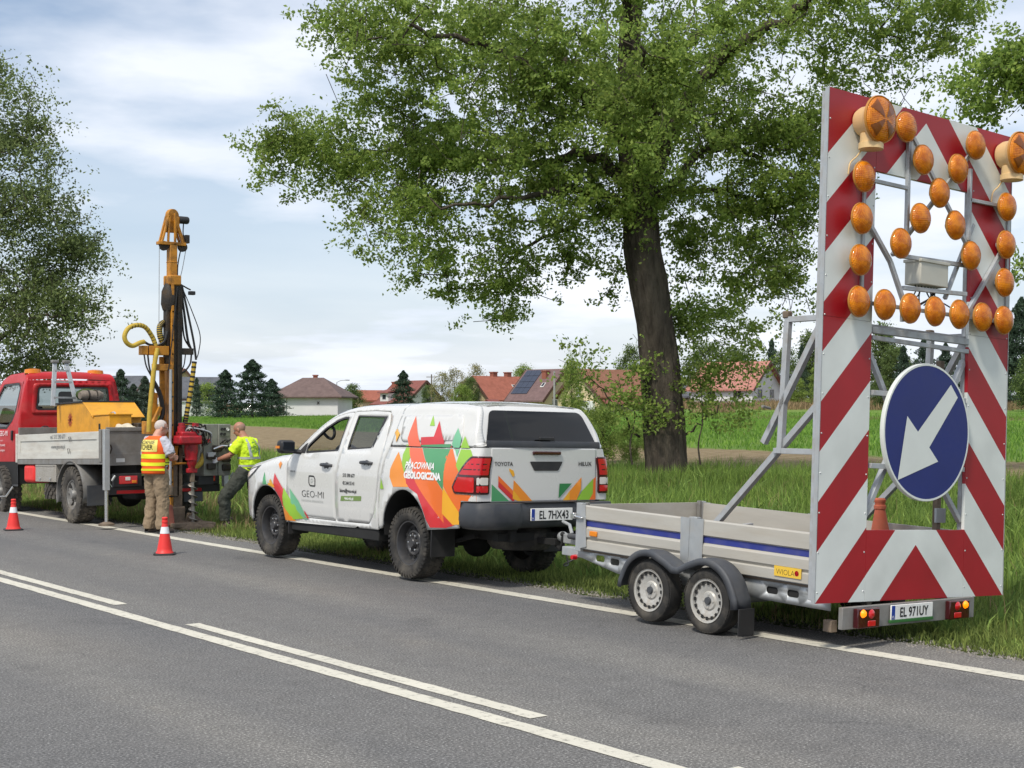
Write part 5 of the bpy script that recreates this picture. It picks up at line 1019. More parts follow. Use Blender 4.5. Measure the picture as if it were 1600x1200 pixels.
    # ---- top skins
    def top(nm, y0, y1, n, m, crown=.03, lift=0.0, inset=0.0, par=T, nx=36):
        n *= 2
        P = []
        for i in range(n + 1):
            y = y0 + (y1 - y0) * i / n; e = hwidth(y, htop(y)) - inset; P.append([(e * t, y, htop(y) + lift + crown * (1 - t * t)) for t in [-1 + 2 * j / nx for j in range(nx + 1)]])
        return MB().grid(P).build(nm, m, par, smooth=60, fix=False)
    top('bonnet', 2.72, 4.03, 24, 'white_paint', .045); top('roof', .405, 1.66, 20, 'white_paint', .028); top('windscreen', 1.66, 2.60, 14, CLEAR_GLASS, .035); top('cowl', 2.60, 2.72, 3, 'black_plastic', .03); top('canopy_roof', -.975, .375, 26, 'white_paint', .03)
    # ---- rear of the canopy: inclined face with the big tinted window
    def yrear(z):
        a, b = -1.24, -.94
        for _ in range(24):
            m_ = (a + b) / 2
            if htop(m_) < z: a = m_
            else: b = m_
        return a
    def ehalf(z): y = yrear(z); return hwidth(y, htop(y))
    zt_ = htop(-.975)
    def fr(x, z): e = ehalf(z); return (x, yrear(z) - .045 * (1 - min(1, (x / e) ** 2)), z)
    zs = [1.425 + (zt_ - 1.425) * i / 10 for i in range(11)]
    outer = [(ehalf(z), z) for z in zs] + [(ehalf(zt_) * (1 - 2 * i / 16), zt_ + .03 * (1 - (1 - 2 * i / 16) ** 2)) for i in range(1, 16)] + [(-ehalf(z), z) for z in reversed(zs)]
    gl = rounded([(-.725, 1.462), (.725, 1.462), (.60, 1.80), (-.60, 1.80)], .06, 5)
    o = sheet(outer, [gl], fr, .03).build('canopy_rear', 'white_paint', T, smooth=50, fix=False)
    def fg(x, z): p = fr(x, z); return (p[0], p[1] - .006, p[2])
    gw = sheet(offset_poly(gl, -.012), [], fg, .06).build('canopy_window', TINT_GLASS, T, smooth=60, fix=False)
    MB().grid([[(x, fr(min(.7, max(-.7, x)), 1.46)[1] - dy, z) for x in [-.755 + 1.51 * i / 40 for i in range(41)]] for dy, z in ((-.01, 1.50), (.022, 1.497), (.03, 1.47), (.028, 1.435), (-.01, 1.428))]).build('window_bar', 'bumper_plastic', gw, smooth=40)
    MB().bx(-.10, .10, -1.255, -1.225, 1.508, 1.545).build('window_latch', 'black_plastic', gw, bevel=.008)
    box('canopy_back_wall', 'underbody', T, -.6, .6, .36, .39, 1.0, 1.8, 0)
    # ---- tailgate
    def ft(x, z, off=0.0): return (x, -1.22 - .02 * (1 - min(1, (x / .72) ** 2)) - off, z)
    tg = rounded([(-.70, .875), (.70, .875), (.70, 1.425), (-.70, 1.425)], .02)
    to = sheet(tg, [], ft, .04).build('tailgate', 'white_paint', T, smooth=50, fix=False); md = to.modifiers.new('t', 'SOLIDIFY'); md.thickness = .03; md.offset = -1
    box('tailgate_gap', 'underbody', T, -.78, .78, -1.19, -1.17, .86, 1.43, 0)
    sheet(rounded([(-.22, 1.29), (.22, 1.29), (.16, 1.195), (-.16, 1.195)], .015), [], lambda x, z: ft(x, z, .006), .06).build('tailgate_handle', 'black_plastic', to, fix=False)
    MB().bx(-.185, .185, -1.262, -1.238, 1.36, 1.395).build('brake_light', 'dark_red_lens', to, bevel=.008)
    lettering('badge', 'TOYOTA', lambda u, v: ft(-.66 + u, 1.245 + v, .004), .058, 'print_black', to, sx=.95, bold=.0008); lettering('badge', 'HILUX', lambda u, v: ft(.44 + u, 1.245 + v, .004), .062, 'print_black', to, sx=1.05, bold=.001)
    for i, (m, pl) in enumerate([('decal_green', [(-.69, 1.06), (-.69, .885), (-.47, .885)]), ('decal_red', [(-.61, 1.03), (-.43, .885), (-.405, .885), (-.41, .95), (-.61, 1.14)]), ('decal_orange', [(-.61, 1.145), (-.61, 1.09), (-.41, .93), (-.40, .97)]), ('decal_yellow', [(-.425, 1.00), (-.43, .91), (-.36, .885), (-.30, .885)]), ('decal_amber', [(-.42, 1.10), (-.425, 1.0), (-.33, .90), (-.30, .885), (-.18, .885)]), ('decal_yellow', [(-.48, 1.22), (-.475, 1.19), (-.43, 1.13), (-.41, 1.15), (-.425, 1.195)]), ('decal_dkgreen', [(.18, 1.06), (.35, 1.06), (.17, .905)]), ('decal_yellow', [(.32, .98), (.32, .885), (.23, .885)]), ('decal_amber', [(.485, 1.125), (.32, .98), (.32, .885), (.42, .885), (.48, 1.0)]), ('decal_lime', [(.655, 1.11), (.49, .975), (.42, .885), (.60, .885), (.65, .95)]), ('decal_orange', [(.69, 1.13), (.655, 1.10), (.65, .95), (.60, .885), (.69, .885)])]):
        sheet(pl, [], lambda x, z, i=i: ft(x, z, .003 + .0006 * i), .08).build('sticker', m, to, fix=False)
    # ---- rear bumper: swept profile round the back
    path = [(-.905, -.96), (-.925, -1.10), (-.915, -1.22), (-.86, -1.315), (-.70, -1.355), (-.42, -1.372), (-.39, -1.345), (-.36, -1.33), (0, -1.335)]
    path = path + [(-x, y) for x, y in reversed(path[:-1])]; P = []
    for i, (x, y) in enumerate(path):
        a, b = Vector(path[max(0, i - 1)]), Vector(path[min(len(path) - 1, i + 1)]); t = (b - a).normalized(); n = Vector((t.y, -t.x))
        if n.y > 0.2: n = -n
        if abs(x) > .85 and n.x * x < 0: n = -n
        mid = abs(x) < .40; P.append([(x - n.x * ins, y - n.y * ins, z) for ins, z in ((.16, .60), (.05, .60 if not mid else .61), (.012, .635), (0, .69), (0, .80), (.012, .835), (.02, .865), (.16, .872))])
    bo = MB().grid(P).build('rear_bumper', 'bumper_plastic', T, smooth=50, bevel=0)
    def fp(x, z, off=0): return (x, -1.352 - off - (z - .74) * -.10, z)
    pf = MB().bx(-.275, .275, -1.352, -1.336, .685, .812).build('number_plate', 'plate_white', T, bevel=.004)
    lettering('plate_text', 'EL 7HX43', lambda u, v: (.025 + u, -1.354, .705 + v), .118, 'print_black', pf, sx=.80, align='CENTER', bold=.002); MB().bx(-.268, -.228, -1.3535, -1.351, .69, .807).build('plate_band', 'eu_blue', pf, smooth=0)
    lettering('plate_text', 'PL', lambda u, v: (-.249 + u, -1.3545, .70 + v), .03, 'print_white', pf, align='CENTER')
    for i, (x0, x1) in enumerate(((-.22, .22),)): box('bumper_tread', 'black_plastic', bo, -.34, .34, -1.34, -1.25, .868, .878, .003)
    # ---- underside, axles, tow bar
    MB().bx(-.42, -.34, -1.2, 3.5, .46, .60).bx(.34, .42, -1.2, 3.5, .46, .60).build('chassis_rail', 'underbody', T)
    MB().bx(-.75, .75, .55, 2.65, .42, .50).build('floor', 'underbody', T); MB().bx(-.74, .74, -1.17, .45, .62, .68).build('bed_floor', 'underbody', T)
    MB().tube([(-.7, 0, .385), (.7, 0, .385)], .055, 10).sphere((.05, .02, .37), (.17, .16, .17), 14, 10).build('rear_axle', 'underbody', T); MB().tube([(-.7, 3.11, .385), (.7, 3.11, .385)], .05, 8).build('front_axle', 'underbody', T)
    for s in (-1, 1): MB().bar((s * .52, -.75, .50), (s * .52, 0, .34), .06, .035).bar((s * .52, 0, .34), (s * .52, .7, .47), .06, .035).build('leaf_spring', 'underbody', T)
    MB().lathe([(.16, -.1), (.30, -.12), (.35, -.06), (.35, .06), (.30, .12), (.16, .1)], 28, (.0, -.82, .48), (0, 0, 1), close=True).build('spare_wheel', 'rubber', T)
    MB().tube(smoothpath([(.35, 1.5, .42), (.45, .3, .42), (.62, -.3, .48), (.60, -1.1, .47)], 5), .035, 8).build('exhaust', 'dark_steel', T)
    tb = MB().bx(-.04, .04, -1.46, -1.1, .44, .50).bx(-.55, .55, -1.16, -1.08, .47, .55).tube([(0, -1.42, .44), (0, -1.50, .40), (0, -1.53, .47), (0, -1.53, .53)], .02, 8); tb.sphere((0, -1.53, .555), .027); tb.build('tow_bar', 'underbody', T)
    MB().lathe([(.0, 0), (.03, 0), (.035, -.05)], 10, (.16, -1.28, .52), (0, -1, 0)).build('tow_socket', 'black_plastic', T)
    # ---- cabin
    MB().bx(-.72, .72, 2.26, 2.62, .95, 1.315).build('dashboard', 'black_plastic', T, bevel=.06, seg=3)
    st = MB(); c = Vector((-.37, 2.10, 1.24)); ax = Vector((0, -.85, .5)).normalized(); a, b = frame_of(ax); ring = [c + (a * math.cos(t) + b * math.sin(t)) * .185 for t in [2 * math.pi * i / 24 for i in range(25)]]
    st.tube(ring, .018, 8, cap=False); st.bar(c - a * .17, c + a * .17, .05, .02); st.bar(c, c - b * .17, .06, .02); st.lathe([(.001, .03), (.06, .02), (.07, -.02), (.03, -.12)], 14, c, ax); st.build('steering_wheel', 'black_plastic', T)
    for s in (-1, 1):      # black inner trim of the windscreen pillars, grab handle
        MB().tube([(s * (hwidth(y, z) - .05), y, z) for y, z in ((2.46, 1.31), (2.30, 1.43), (2.02, 1.625), (1.80, 1.715), (1.52, 1.755))], [.05, .045, .04, .035, .03], 8).build('pillar_trim', 'black_plastic', T)
        MB().tube(smoothpath([(s * .75, 2.10, 1.56), (s * .70, 2.06, 1.49), (s * .70, 1.95, 1.475), (s * .70, 1.90, 1.53), (s * .70, 1.93, 1.60), (s * .74, 1.98, 1.63)], 4), .018, 8).build('grab_handle', 'black_plastic', T)
    for x in (-.36, .36):
        se = MB().bx(x - .25, x + .25, 1.20, 1.72, .72, .90).build('seat', 'grey_plastic', T, bevel=.06, seg=3); MB().prism([(1.28, .82), (1.14, 1.40), (1.04, 1.40), (1.12, .80)], x - .24, x + .24, 'x').build('seat_back', 'grey_plastic', se, bevel=.05, seg=3); MB().bx(x - .13, x + .13, 1.03, 1.12, 1.42, 1.60).build('headrest', 'grey_plastic', se, bevel=.04, seg=3)
    re = MB().bx(-.66, .66, .60, .98, .72, .92).build('rear_seat', 'grey_plastic', T, bevel=.05); MB().prism([(.62, .85), (.53, 1.45), (.45, 1.45), (.50, .85)], -.66, .66, 'x').build('seat_back', 'grey_plastic', re, bevel=.04)
    box('cab_back_wall', 'underbody', T, -.74, .74, .43, .45, .6, 1.30, 0)
    MB().bx(-.62, .62, .60, 1.45, 1.775, 1.79).build('headliner', 'grey_plastic', T)
    vv = MB(); vv.prism([(.98, 1.36), (.86, 1.56), (.80, 1.36)], -.70, -.55, 'x'); vo = vv.build('folded_vest', 'vest_orange', T, bevel=.02); MB().bx(-.712, -.70, .80, .97, 1.40, 1.435).build('vest_stripe', 'vest_yellow', vo)
    # ---- side stickers (left and right)
    D = [('decal_orange', [(-.74, 1.436), (-.68, 1.323), (-.69, 1.015), (-.92, .784), (-.98, .766), (-1.00, .885), (-1.205, .885), (-1.205, .95), (-.92, .948), (-.90, 1.001), (-.975, 1.157), (-.89, 1.263)]),
         ('decal_green', [(-.18, 1.44), (-.735, 1.455), (-.695, 1.258), (-.68, .976), (-.33, 1.27)]),
         ('decal_red', [(.045, 1.145), (-.15, 1.07), (-.55, .742), (-.67, .639), (-.84, .617), (-.72, .591), (-.475, .58), (-.39, .66), (-.325, .80), (-.235, .92), (-.08, .975), (-.01, 1.02)]),
         ('decal_red', [(-.66, .76), (-.88, .625), (-.70, .60), (-.60, .64)]),
         ('decal_amber', [(.23, 1.354), (.335, 1.159), (.338, 1.077), (.25, .975), (-.06, .985), (.05, 1.133), (.136, 1.257)]),
         ('decal_orange', [(-.05, 1.274), (-.33, 1.27), (-.68, .97), (-.688, .639), (-.55, .742), (-.15, 1.061)]),
         ('decal_lime', [(.09, 1.443), (.133, 1.326), (.117, 1.235), (.054, 1.133), (.023, 1.192), (-.022, 1.307), (.052, 1.42)]),
         ('decal_coral', [(.082, 1.747), (.094, 1.5), (-.001, 1.329), (-.061, 1.262), (-.177, 1.084), (-.324, 1.269), (-.184, 1.425)]),
         ('decal_red', [(-.40, 1.695), (-.60, 1.488), (-.61, 1.453), (-.18, 1.436), (-.16, 1.518), (-.40, 1.528)]),
         ('decal_lime', [(-.246, 1.755), (-.253, 1.642), (-.344, 1.643)]),
         ('decal_teal', [(-.786, 1.624), (-.751, 1.458), (-.877, 1.328), (-.909, 1.515)]),
         ('decal_lime', [(-.951, 1.544), (-.917, 1.439), (-.891, 1.241), (-.965, 1.162), (-1.03, 1.24), (-1.13, 1.346)]),
         ('decal_yellow', [(-.687, 1.009), (-.663, .737), (-.85, .63), (-.965, .64), (-.965, .765)]),
         ('decal_yellow', [(.40, 1.626), (.40, 1.543), (.31, 1.457), (.27, 1.551)]),
         ('decal_lime', [(.51, 1.06), (.525, .942), (.455, .944)]),
         ('decal_green', [(3.213, 1.039), (3.224, .885), (3.10, .885)]), ('decal_yellow', [(3.024, .961), (3.09, .885), (2.93, .85), (2.90, .86)]), ('decal_red', [(2.944, 1.035), (2.943, .86), (2.80, .74), (2.73, .62), (2.70, .844)]), ('decal_amber', [(2.83, 1.183), (2.86, 1.145), (2.82, 1.087), (2.777, 1.153)]),
         ('decal_amber', [(2.72, .66), (2.71, .47), (2.45, .47)]), ('decal_lime', [(2.70, .865), (2.71, .66), (2.50, .49), (2.25, .515), (2.54, .726)]), ('decal_teal', [(2.57, .862), (2.536, .688), (2.248, .505), (2.16, .51), (2.36, .716)]), ('decal_red', [(2.223, .612), (2.233, .525), (2.127, .52)])]
    def so(z, y): return .0035 if z < 1.409 else (.0115 if y > -.93 else .008)
    for s in (-1, 1):
        for i, (m, pl) in enumerate(D):
            for lo_, hi_ in ((0.0, 1.404), (1.4195, 3.0)):      # cut at the canopy seam
                q = []
                n = len(pl)
                for k in range(n):
                    a, b = pl[k], pl[(k + 1) % n]; ina, inb = lo_ <= a[1] <= hi_, lo_ <= b[1] <= hi_
                    if ina: q.append(a)
                    if ina != inb:
                        cut = hi_ if max(a[1], b[1]) > hi_ and min(a[1], b[1]) < hi_ else lo_; t = (cut - a[1]) / (b[1] - a[1]); q.append((a[0] + (b[0] - a[0]) * t, cut))
                if len(q) < 3: continue
                sheet(q, [], lambda u, v, i=i: (s * (hwidth(u, v) + so(v, u) + .00015 * i), u, v), .07, [], flip=s < 0).build('sticker', m, T, smooth=50, fix=False)
    def L(y0, z0, off=.0085): return lambda u, v: (-(hwidth(y0 - u, z0 + v) + off), y0 - u, z0 + v)
    lettering('sticker_text', 'PRACOWNIA', L(.045, 1.185), .098, 'print_white', T, sx=.93, shear=.22, bold=.0025); lettering('sticker_text', 'GEOLOGICZNA', L(.05, 1.08), .098, 'print_white', T, sx=.98, bold=.006)
    lettering('sticker_text', 'GEO-MI', L(2.29, .775, .004), .115, 'print_black', T, sx=1.38, bold=-.002); lettering('sticker_text', 'PRACOWNIA GEOLOGICZNA', L(2.29, .722, .004), .034, 'print_grey', T, sx=1.12)
    lg = rounded([(2.115, 1.035), (1.99, 1.035), (1.955, 1.0), (1.955, .905), (2.08, .905), (2.115, .94)], .02); sheet(lg, [offset_poly(lg, .016)], lambda u, v: (-(hwidth(u, v) + .004), u, v), .05, [], flip=True).build('logo', 'print_black', T, fix=False)
    lg2 = rounded([(2.06, 1.0), (2.01, 1.0), (2.01, .965), (2.06, .94)], .015); sheet(lg2, [offset_poly(lg2, .008)], lambda u, v: (-(hwidth(u, v) + .004), u, v), .05, [], flip=True).build('logo', 'print_grey', T, fix=False)
    lettering('sticker_text', '515 590 677', L(1.33, 1.045, .004), .056, 'print_black', T, sx=.92, bold=.0012); lettering('sticker_text', '42 244 55 41', L(1.33, .957, .004), .056, 'print_black', T, sx=.88, bold=.0012); lettering('sticker_text', 'biuro@geo-mi.pl', L(1.395, .87, .004), .056, 'print_black', T, sx=.95, bold=.0012)
    sheet([(1.365, .824), (.925, .842), (.935, .788), (1.385, .768)], [], lambda u, v: (-(hwidth(u, v) + .0035), u, v), .08, [], flip=True).build('sticker', 'decal_olive', T, fix=False); lettering('sticker_text', 'geo-mi.pl', L(1.29, .788, .0045), .05, 'print_white', T, sx=1.05, bold=.001)
    lettering('badge', 'INVINCIBLE' if False else 'HILUX', L(2.57, 1.06, .004), .03, 'print_black', T, sx=1.5)
    return T
mat('vest_orange', (0.80, 0.12, 0.015), 0.8, var=0.08, vscale=6); mat('vest_yellow', (0.72, 0.78, 0.03), 0.6, var=0.06, vscale=6)
pickup()
# ================================================================== TRAILER
def bez(p, q, n): return [(p[0] + (q[0] - p[0]) * i / n, p[1] + (q[1] - p[1]) * i / n) for i in range(n + 1)]
def trailer():
    # origin on the road between the near wheels; x right, y forward
    T = thing('utility_trailer', 'low aluminium twin axle trailer with a blue side stripe hitched to the pickup', 'trailer', (8.65, 8.79, 0.0), (R(1.6), R(1.5), 0))
    W = 1.60; yf, yr = 1.60, -1.42; zb, zt = .505, .905
    def board(nm, x0, x1, y0, y1, par=T):
        """one aluminium dropside: ribbed hollow section"""
        along_y = abs(y1 - y0) > abs(x1 - x0); sgn = 1
        prof = [(0, zb), (.030, zb), (.030, zb + .085), (.018, zb + .10), (.034, zb + .125), (.034, zb + .205), (.022, zb + .225), (.022, zb + .275), (.030, zb + .285), (.030, zt), (.0, zt)]
        if along_y: inner = x1 if nm.endswith('L') else x0
        return prof
    PR = [(.0, zb), (.030, zb), (.030, zb + .075), (.014, zb + .088), (.034, zb + .112), (.034, zb + .185), (.014, zb + .205), (.014, zb + .262), (.034, zb + .272), (.034, zt - .012), (.026, zt), (.0, zt)]
    def side_board(x, s, y0, y1):
        m = MB(); P = [(x + s * a, b) for a, b in PR] ; n = len(P)
        vs = [(p[0], y0, p[1]) for p in P] + [(p[0], y1, p[1]) for p in P]; m.add(vs, [tuple(range(n)), tuple(range(2 * n - 1, n - 1, -1))] + [(i, (i + 1) % n, n + (i + 1) % n, n + i) for i in range(n)])
        o = m.build('side_board', 'alu_board', T, smooth=25)
        MB().bx(min(x + s * .0145, x + s * .0165), max(x + s * .0145, x + s * .0165), y0 + .002, y1 - .002, zb + .208, zb + .260).build('stripe', 'blue_stripe', o, smooth=0)
        return o
    for x, s in ((0.03, -1), (W - .03, 1)):
        side_board(x, s, yf - .075, .115); side_board(x, s, .045 - .075, yr + .01)
        # posts: corner and middle (galvanised)
        for y0, y1, z1 in ((yf - .075, yf, zt + .015), (.005 - .03 + .05, .115 - .03 + .03, zt + .012)):
            box('corner_post', 'galvanised', T, min(x + s * .036, x - s * .02), max(x + s * .036, x - s * .02), y0, y1, zb - .03, z1, .003)
        for yy in (.155, -.01): MB().prism([(yy - .045, zb + .0), (yy + .045, zb), (yy + .055, zt + .004), (yy - .055, zt + .004)], x + s * .035, x + s * .042, 'x').build('post_plate', 'galvanised', T)
        MB().prism([(yf - .16, zb + .02), (yf - .075, zb), (yf - .075, zt + .004), (yf - .13, zt + .004)], x + s * .035, x + s * .041, 'x').build('post_plate', 'galvanised', T)
        MB().tube([(x + s * .06, yf - .12, zt - .12), (x + s * .06, yf + .03, zt - .105)], .012, 8).bx(min(x + s * .04, x + s * .075), max(x + s * .04, x + s * .075), yf - .01, yf + .04, zt - .135, zt - .08).build('latch', 'chrome', T, bevel=.006)
        for yy in (1.34, -1.30): box('side_marker', 'amber', T, min(x + s * .034, x + s * .052), max(x + s * .034, x + s * .052), yy - .05, yy + .05, zb + .125, zb + .172, .006)
    # front and inner boards
    m = MB(); P = [(yf - .035 + a, b) for a, b in PR]; n = len(P); m.add([(.03, p[0], p[1]) for p in P] + [(W - .03, p[0], p[1]) for p in P], [tuple(range(n)), tuple(range(2 * n - 1, n - 1, -1))] + [(i, (i + 1) % n, n + (i + 1) % n, n + i) for i in range(n)]); m.build('front_board', 'alu_board', T, smooth=25)
    for x in (.055, W - .09): box('inner_post', 'grey_steel', T, x, x + .035, yf - .08, yf - .045, zb - .02, zt + .02, .003)
    mat('plywood', (.13, .10, .075), .8, var=.2, vscale=5); box('floor', 'plywood', T, .03, W - .03, yr, yf - .03, zb - .03, zb - .012, .002)
    # side chassis beams with oval holes
    for x, s in ((.06, -1), (W - .06, 1)):
        outer = [(yf + .02, zb - .015), (yf + .02, zb - .085), (1.05, zb - .185), (yr + .02, zb - .185), (yr + .02, zb - .015)]
        holes = [rounded([(c - .06, z - .028), (c + .06, z - .028), (c + .06, z + .028), (c - .06, z + .028)], .028, 4) for c, z in ((1.30, zb - .075), (1.10, zb - .085), (-.80, zb - .10), (-1.02, zb - .10), (-1.24, zb - .10))]
        o = sheet(outer, holes, lambda u, v: (x + s * .012, u, v), .15, flip=s < 0).build('chassis_beam', 'galvanised', T, fix=False); md = o.modifiers.new('t', 'SOLIDIFY'); md.thickness = .004; md.offset = -1
        box('beam_back', 'underbody', T, min(x, x - s * .03), max(x, x - s * .03), yr + .05, 1.0, zb - .17, zb - .03, 0)
        MB().bx(min(x - s * .01, x + s * .022), max(x - s * .01, x + s * .022), yr, yf, zb - .028, zb - .002).build('edge_rail', 'galvanised', T, bevel=.004)
    for y in (1.2, .35, -.34, -1.2): box('cross_member', 'galvanised', T, .07, W - .07, y - .03, y + .03, zb - .13, zb - .035, .004)
    for y in (.345, -.345): MB().tube([(-.1, y, .28), (W + .1, y, .28)], .045, 10).build('axle', 'galvanised', T)
    # draw bar, coupling, jockey parts
    MB().bar((.35, yf - .35, .42), (W / 2, yf + .75, .44), .06, .09).bar((W - .35, yf - .35, .42), (W / 2, yf + .75, .44), .06, .09).build('draw_bar', 'galvanised', T, bevel=.006)
    cp = MB().bx(W / 2 - .05, W / 2 + .05, yf + .70, yf + 1.10, .41, .51).build('coupling', 'galvanised', T, bevel=.012); MB().sphere((W / 2, yf + 1.16, .47), (.055, .07, .055), 12, 8).build('ball_cup', 'galvanised', cp); MB().tube([(W / 2, yf + 1.02, .52), (W / 2, yf + 1.06, .60), (W / 2 + .01, yf + 1.18, .625)], .018, 8).build('coupling_handle', 'galvanised', cp)
    MB().tube([(W / 2 - .09, yf + .55, .50), (W / 2 - .09, yf + .95, .50)], .03, 10).build('damper', 'grey_plastic', cp)
    # the coupling seen past the pickup: overrun housing
    MB().bx(.10, .20, yf + .02, yf + .32, .40, .48).build('front_bracket', 'galvanised', T, bevel=.006); MB().lathe([(.001, .05), (.02, .05), (.026, .02), (.026, 0)], 12, (.09, yf + .10, .40), (-1, 0, 0)).build('front_marker', 'red_lens', T)
    MB().tube(smoothpath([(W / 2 - .05, yf + .6, .40), (.5, yf + .75, .25), (.75, yf + 1.0, .22), (.9, yf + 1.3, .45)], 6), .008, 6).build('cable', 'hose_black', T)
    # wheels, tandem mudguards
    for s, xw in ((-1, -.155), (1, W + .155)):
        for y in (.345, -.345): wheel(T, (xw, y, .275), s, .275, .165, .172, 'rubber', 'rim_silver', 'trailer', 4, .005, ntread=56)
        prof = []
        def top(cy, a0, a1, n=9, r=.335): return [(cy + r * math.cos(R(a)), .275 + r * math.sin(R(a))) for a in [a0 + (a1 - a0) * i / n for i in range(n + 1)]]
        line = [(.70, .27), (.69, .33)] + top(.345, 25, 112) + [(.12, .548), (.03, .50), (-.03, .50), (-.12, .548)] + top(-.345, 68, 155) + [(-.69, .33), (-.70, .25)]
        x0, x1 = (xw - .115, xw + .10); e = .022
        nrm = [];
        for i in range(len(line)):
            a, b = Vector(line[max(0, i - 1)]), Vector(line[min(len(line) - 1, i + 1)]); t = (b - a).normalized(); nn = Vector((-t.y, t.x)); nrm.append(nn if nn.y > 0 or abs(nn.y) < .3 and nn.x * (1 if line[i][0] > 0 else -1) > 0 else -nn)
        rows = []
        for x, d in ((x0, -.045), (x0, .0), (x0 + .012, .012), (x0 + .03, .012), (x0 + .042, .0), ((x0 + x1) / 2, .014), (x1 - .03, .006), (x1, -.02)):
            rows.append([(x if s < 0 else (2 * xw - x), p[0] + n_.x * d, p[1] + n_.y * d) for p, n_ in zip(line, nrm)])
        g = MB().grid(rows).build('mudguard', 'grey_plastic', T, smooth=50, fix=False); md = g.modifiers.new('t', 'SOLIDIFY'); md.thickness = .006
        box('mud_flap', 'black_plastic', T, xw - .10, xw + .08, -.735, -.725, .045, .26, .003)
    # rear light bar and number plate
    lb = box('light_bar', 'grey_steel', T, -.02, W + .03, yr - .155, yr - .115, .205, .372, .004)
    for x0 in (.10, W - .36):
        l = MB().bx(x0, x0 + .26, yr - .205, yr - .155, .212, .362).build('tail_lamp', 'dark_red_lens', T, bevel=.008)
        sx = 1 if x0 < .5 else -1; xa = x0 + .06 if x0 < .5 else x0 + .20
        MB().lathe([(.001, .022), (.022, .016), (.032, 0)], 14, (xa, yr - .205, .325), (0, -1, 0)).build('indicator', 'amber_lit', l); MB().lathe([(.001, .014), (.026, .01), (.036, 0)], 14, (xa + sx * .10, yr - .205, .318), (0, -1, 0)).build('brake_lens', 'red_lens', l)
        box('reflector', 'red_lens', l, xa + sx * .10 - .045, xa + sx * .10 + .045, yr - .211, yr - .204, .225, .268, .004)
    np_ = box('number_plate', 'plate_white', T, .53, 1.05, yr - .178, yr - .165, .250, .364, .003)
    lettering('plate_text', 'EL 971UY', lambda u, v: (.81 + u, yr - .180, .270 + v), .104, 'print_black', np_, sx=.84, align='CENTER', bold=.002); box('plate_band', 'eu_blue', np_, .535, .575, yr - .1795, yr - .176, .254, .360, 0); lettering('plate_text', 'PL', lambda u, v: (.555 + u, yr - .1805, .262 + v), .03, 'print_white', np_, align='CENTER')
    mat('holder_green', (.03, .14, .03), .5); box('plate_holder', 'holder_green', T, .52, 1.06, yr - .179, yr - .16, .226, .250, .003); lettering('holder_text', 'RZGÓW    RZGÓW', lambda u, v: (.79 + u, yr - .1005, .249 + v), .02, 'decal_yellow', T, align='CENTER', sx=1.5) if False else None
    box('bracket', 'mud_steel', T, -.02, .05, yr - .05, yr + .03, .17, .26, .004)
    # maker's label
    mat('label_yellow', (.78, .50, .04), .5, dirt=(.5, .4, .2), dscale=20, damt=.3); lb2 = MB().bx(-.0088, -.0055, -1.145, -.865, zb + .030, zb + .110).build('maker_label', 'label_yellow', T, smooth=0)
    lettering('label_text', 'WIOLA', lambda u, v: (-.0095, -.885 - u, zb + .045 + v), .062, 'print_black', lb2, sx=.95, bold=-.001); MB().lathe([(.001, .001), (.022, .001)], 12, (-.0092, -1.10, zb + .07), (-1, 0, 0)).build('label_badge', 'red_lens', lb2, smooth=0)
    return T
mat('rim_silver', (.50, .49, .46), .45, metal=.25, var=.1, vscale=10, dirt=(.22, .16, .11), dscale=12, damt=.5)
trailer()

# ================================================================== ARROW BOARD on the trailer
def stripe_material():
    m = bpy.data.materials.new('striped_board'); m.use_nodes = True; nt = m.node_tree; L = nt.links; b = nt.nodes['Principled BSDF']; MATS['striped_board'] = m; b.inputs['Roughness'].default_value = .42
    tc = _n(nt, 'TexCoord').outputs['Object']; sp = _n(nt, 'SeparateXYZ'); L.new(tc, sp.inputs[0])
    def MT(op, a, c=None):
        q = _n(nt, 'Math', operation=op)
        for i, v in enumerate((a, c)):
            if v is None: continue
            if isinstance(v, (int, float)): q.inputs[i].default_value = v
            else: L.new(v, q.inputs[i])
        return q.outputs[0]
    half = MT('ABSOLUTE', MT('SUBTRACT', sp.outputs[0], 1.19)); c = MT('ADD', MT('SUBTRACT', sp.outputs[2], 1.19), half)
    fr = MT('FRACT', MT('DIVIDE', MT('MINIMUM', MT('MAXIMUM', c, -1.12), 3.77), .757)); red = MT('GREATER_THAN', fr, .5)
    n = _n(nt, 'TexNoise'); n.inputs['Scale'].default_value = 2.2; n.inputs['Detail'].default_value = 7; L.new(tc, n.inputs[0]); rr = _n(nt, 'MapRange'); rr.inputs[1].default_value = .3; rr.inputs[2].default_value = .75; rr.inputs[3].default_value = 1.04; rr.inputs[4].default_value = .80; L.new(n.outputs[0], rr.inputs[0])
    mx = _n(nt, 'Mix', data_type='RGBA'); L.new(red, mx.inputs[0]); mx.inputs[6].default_value = (.70, .73, .70, 1); mx.inputs[7].default_value = (.35, .006, .014, 1)
    hs = _n(nt, 'HueSaturation'); L.new(mx.outputs[2], hs.inputs['Color']); L.new(rr.outputs[0], hs.inputs['Value']); L.new(hs.outputs[0], b.inputs['Base Color'])
stripe_material()
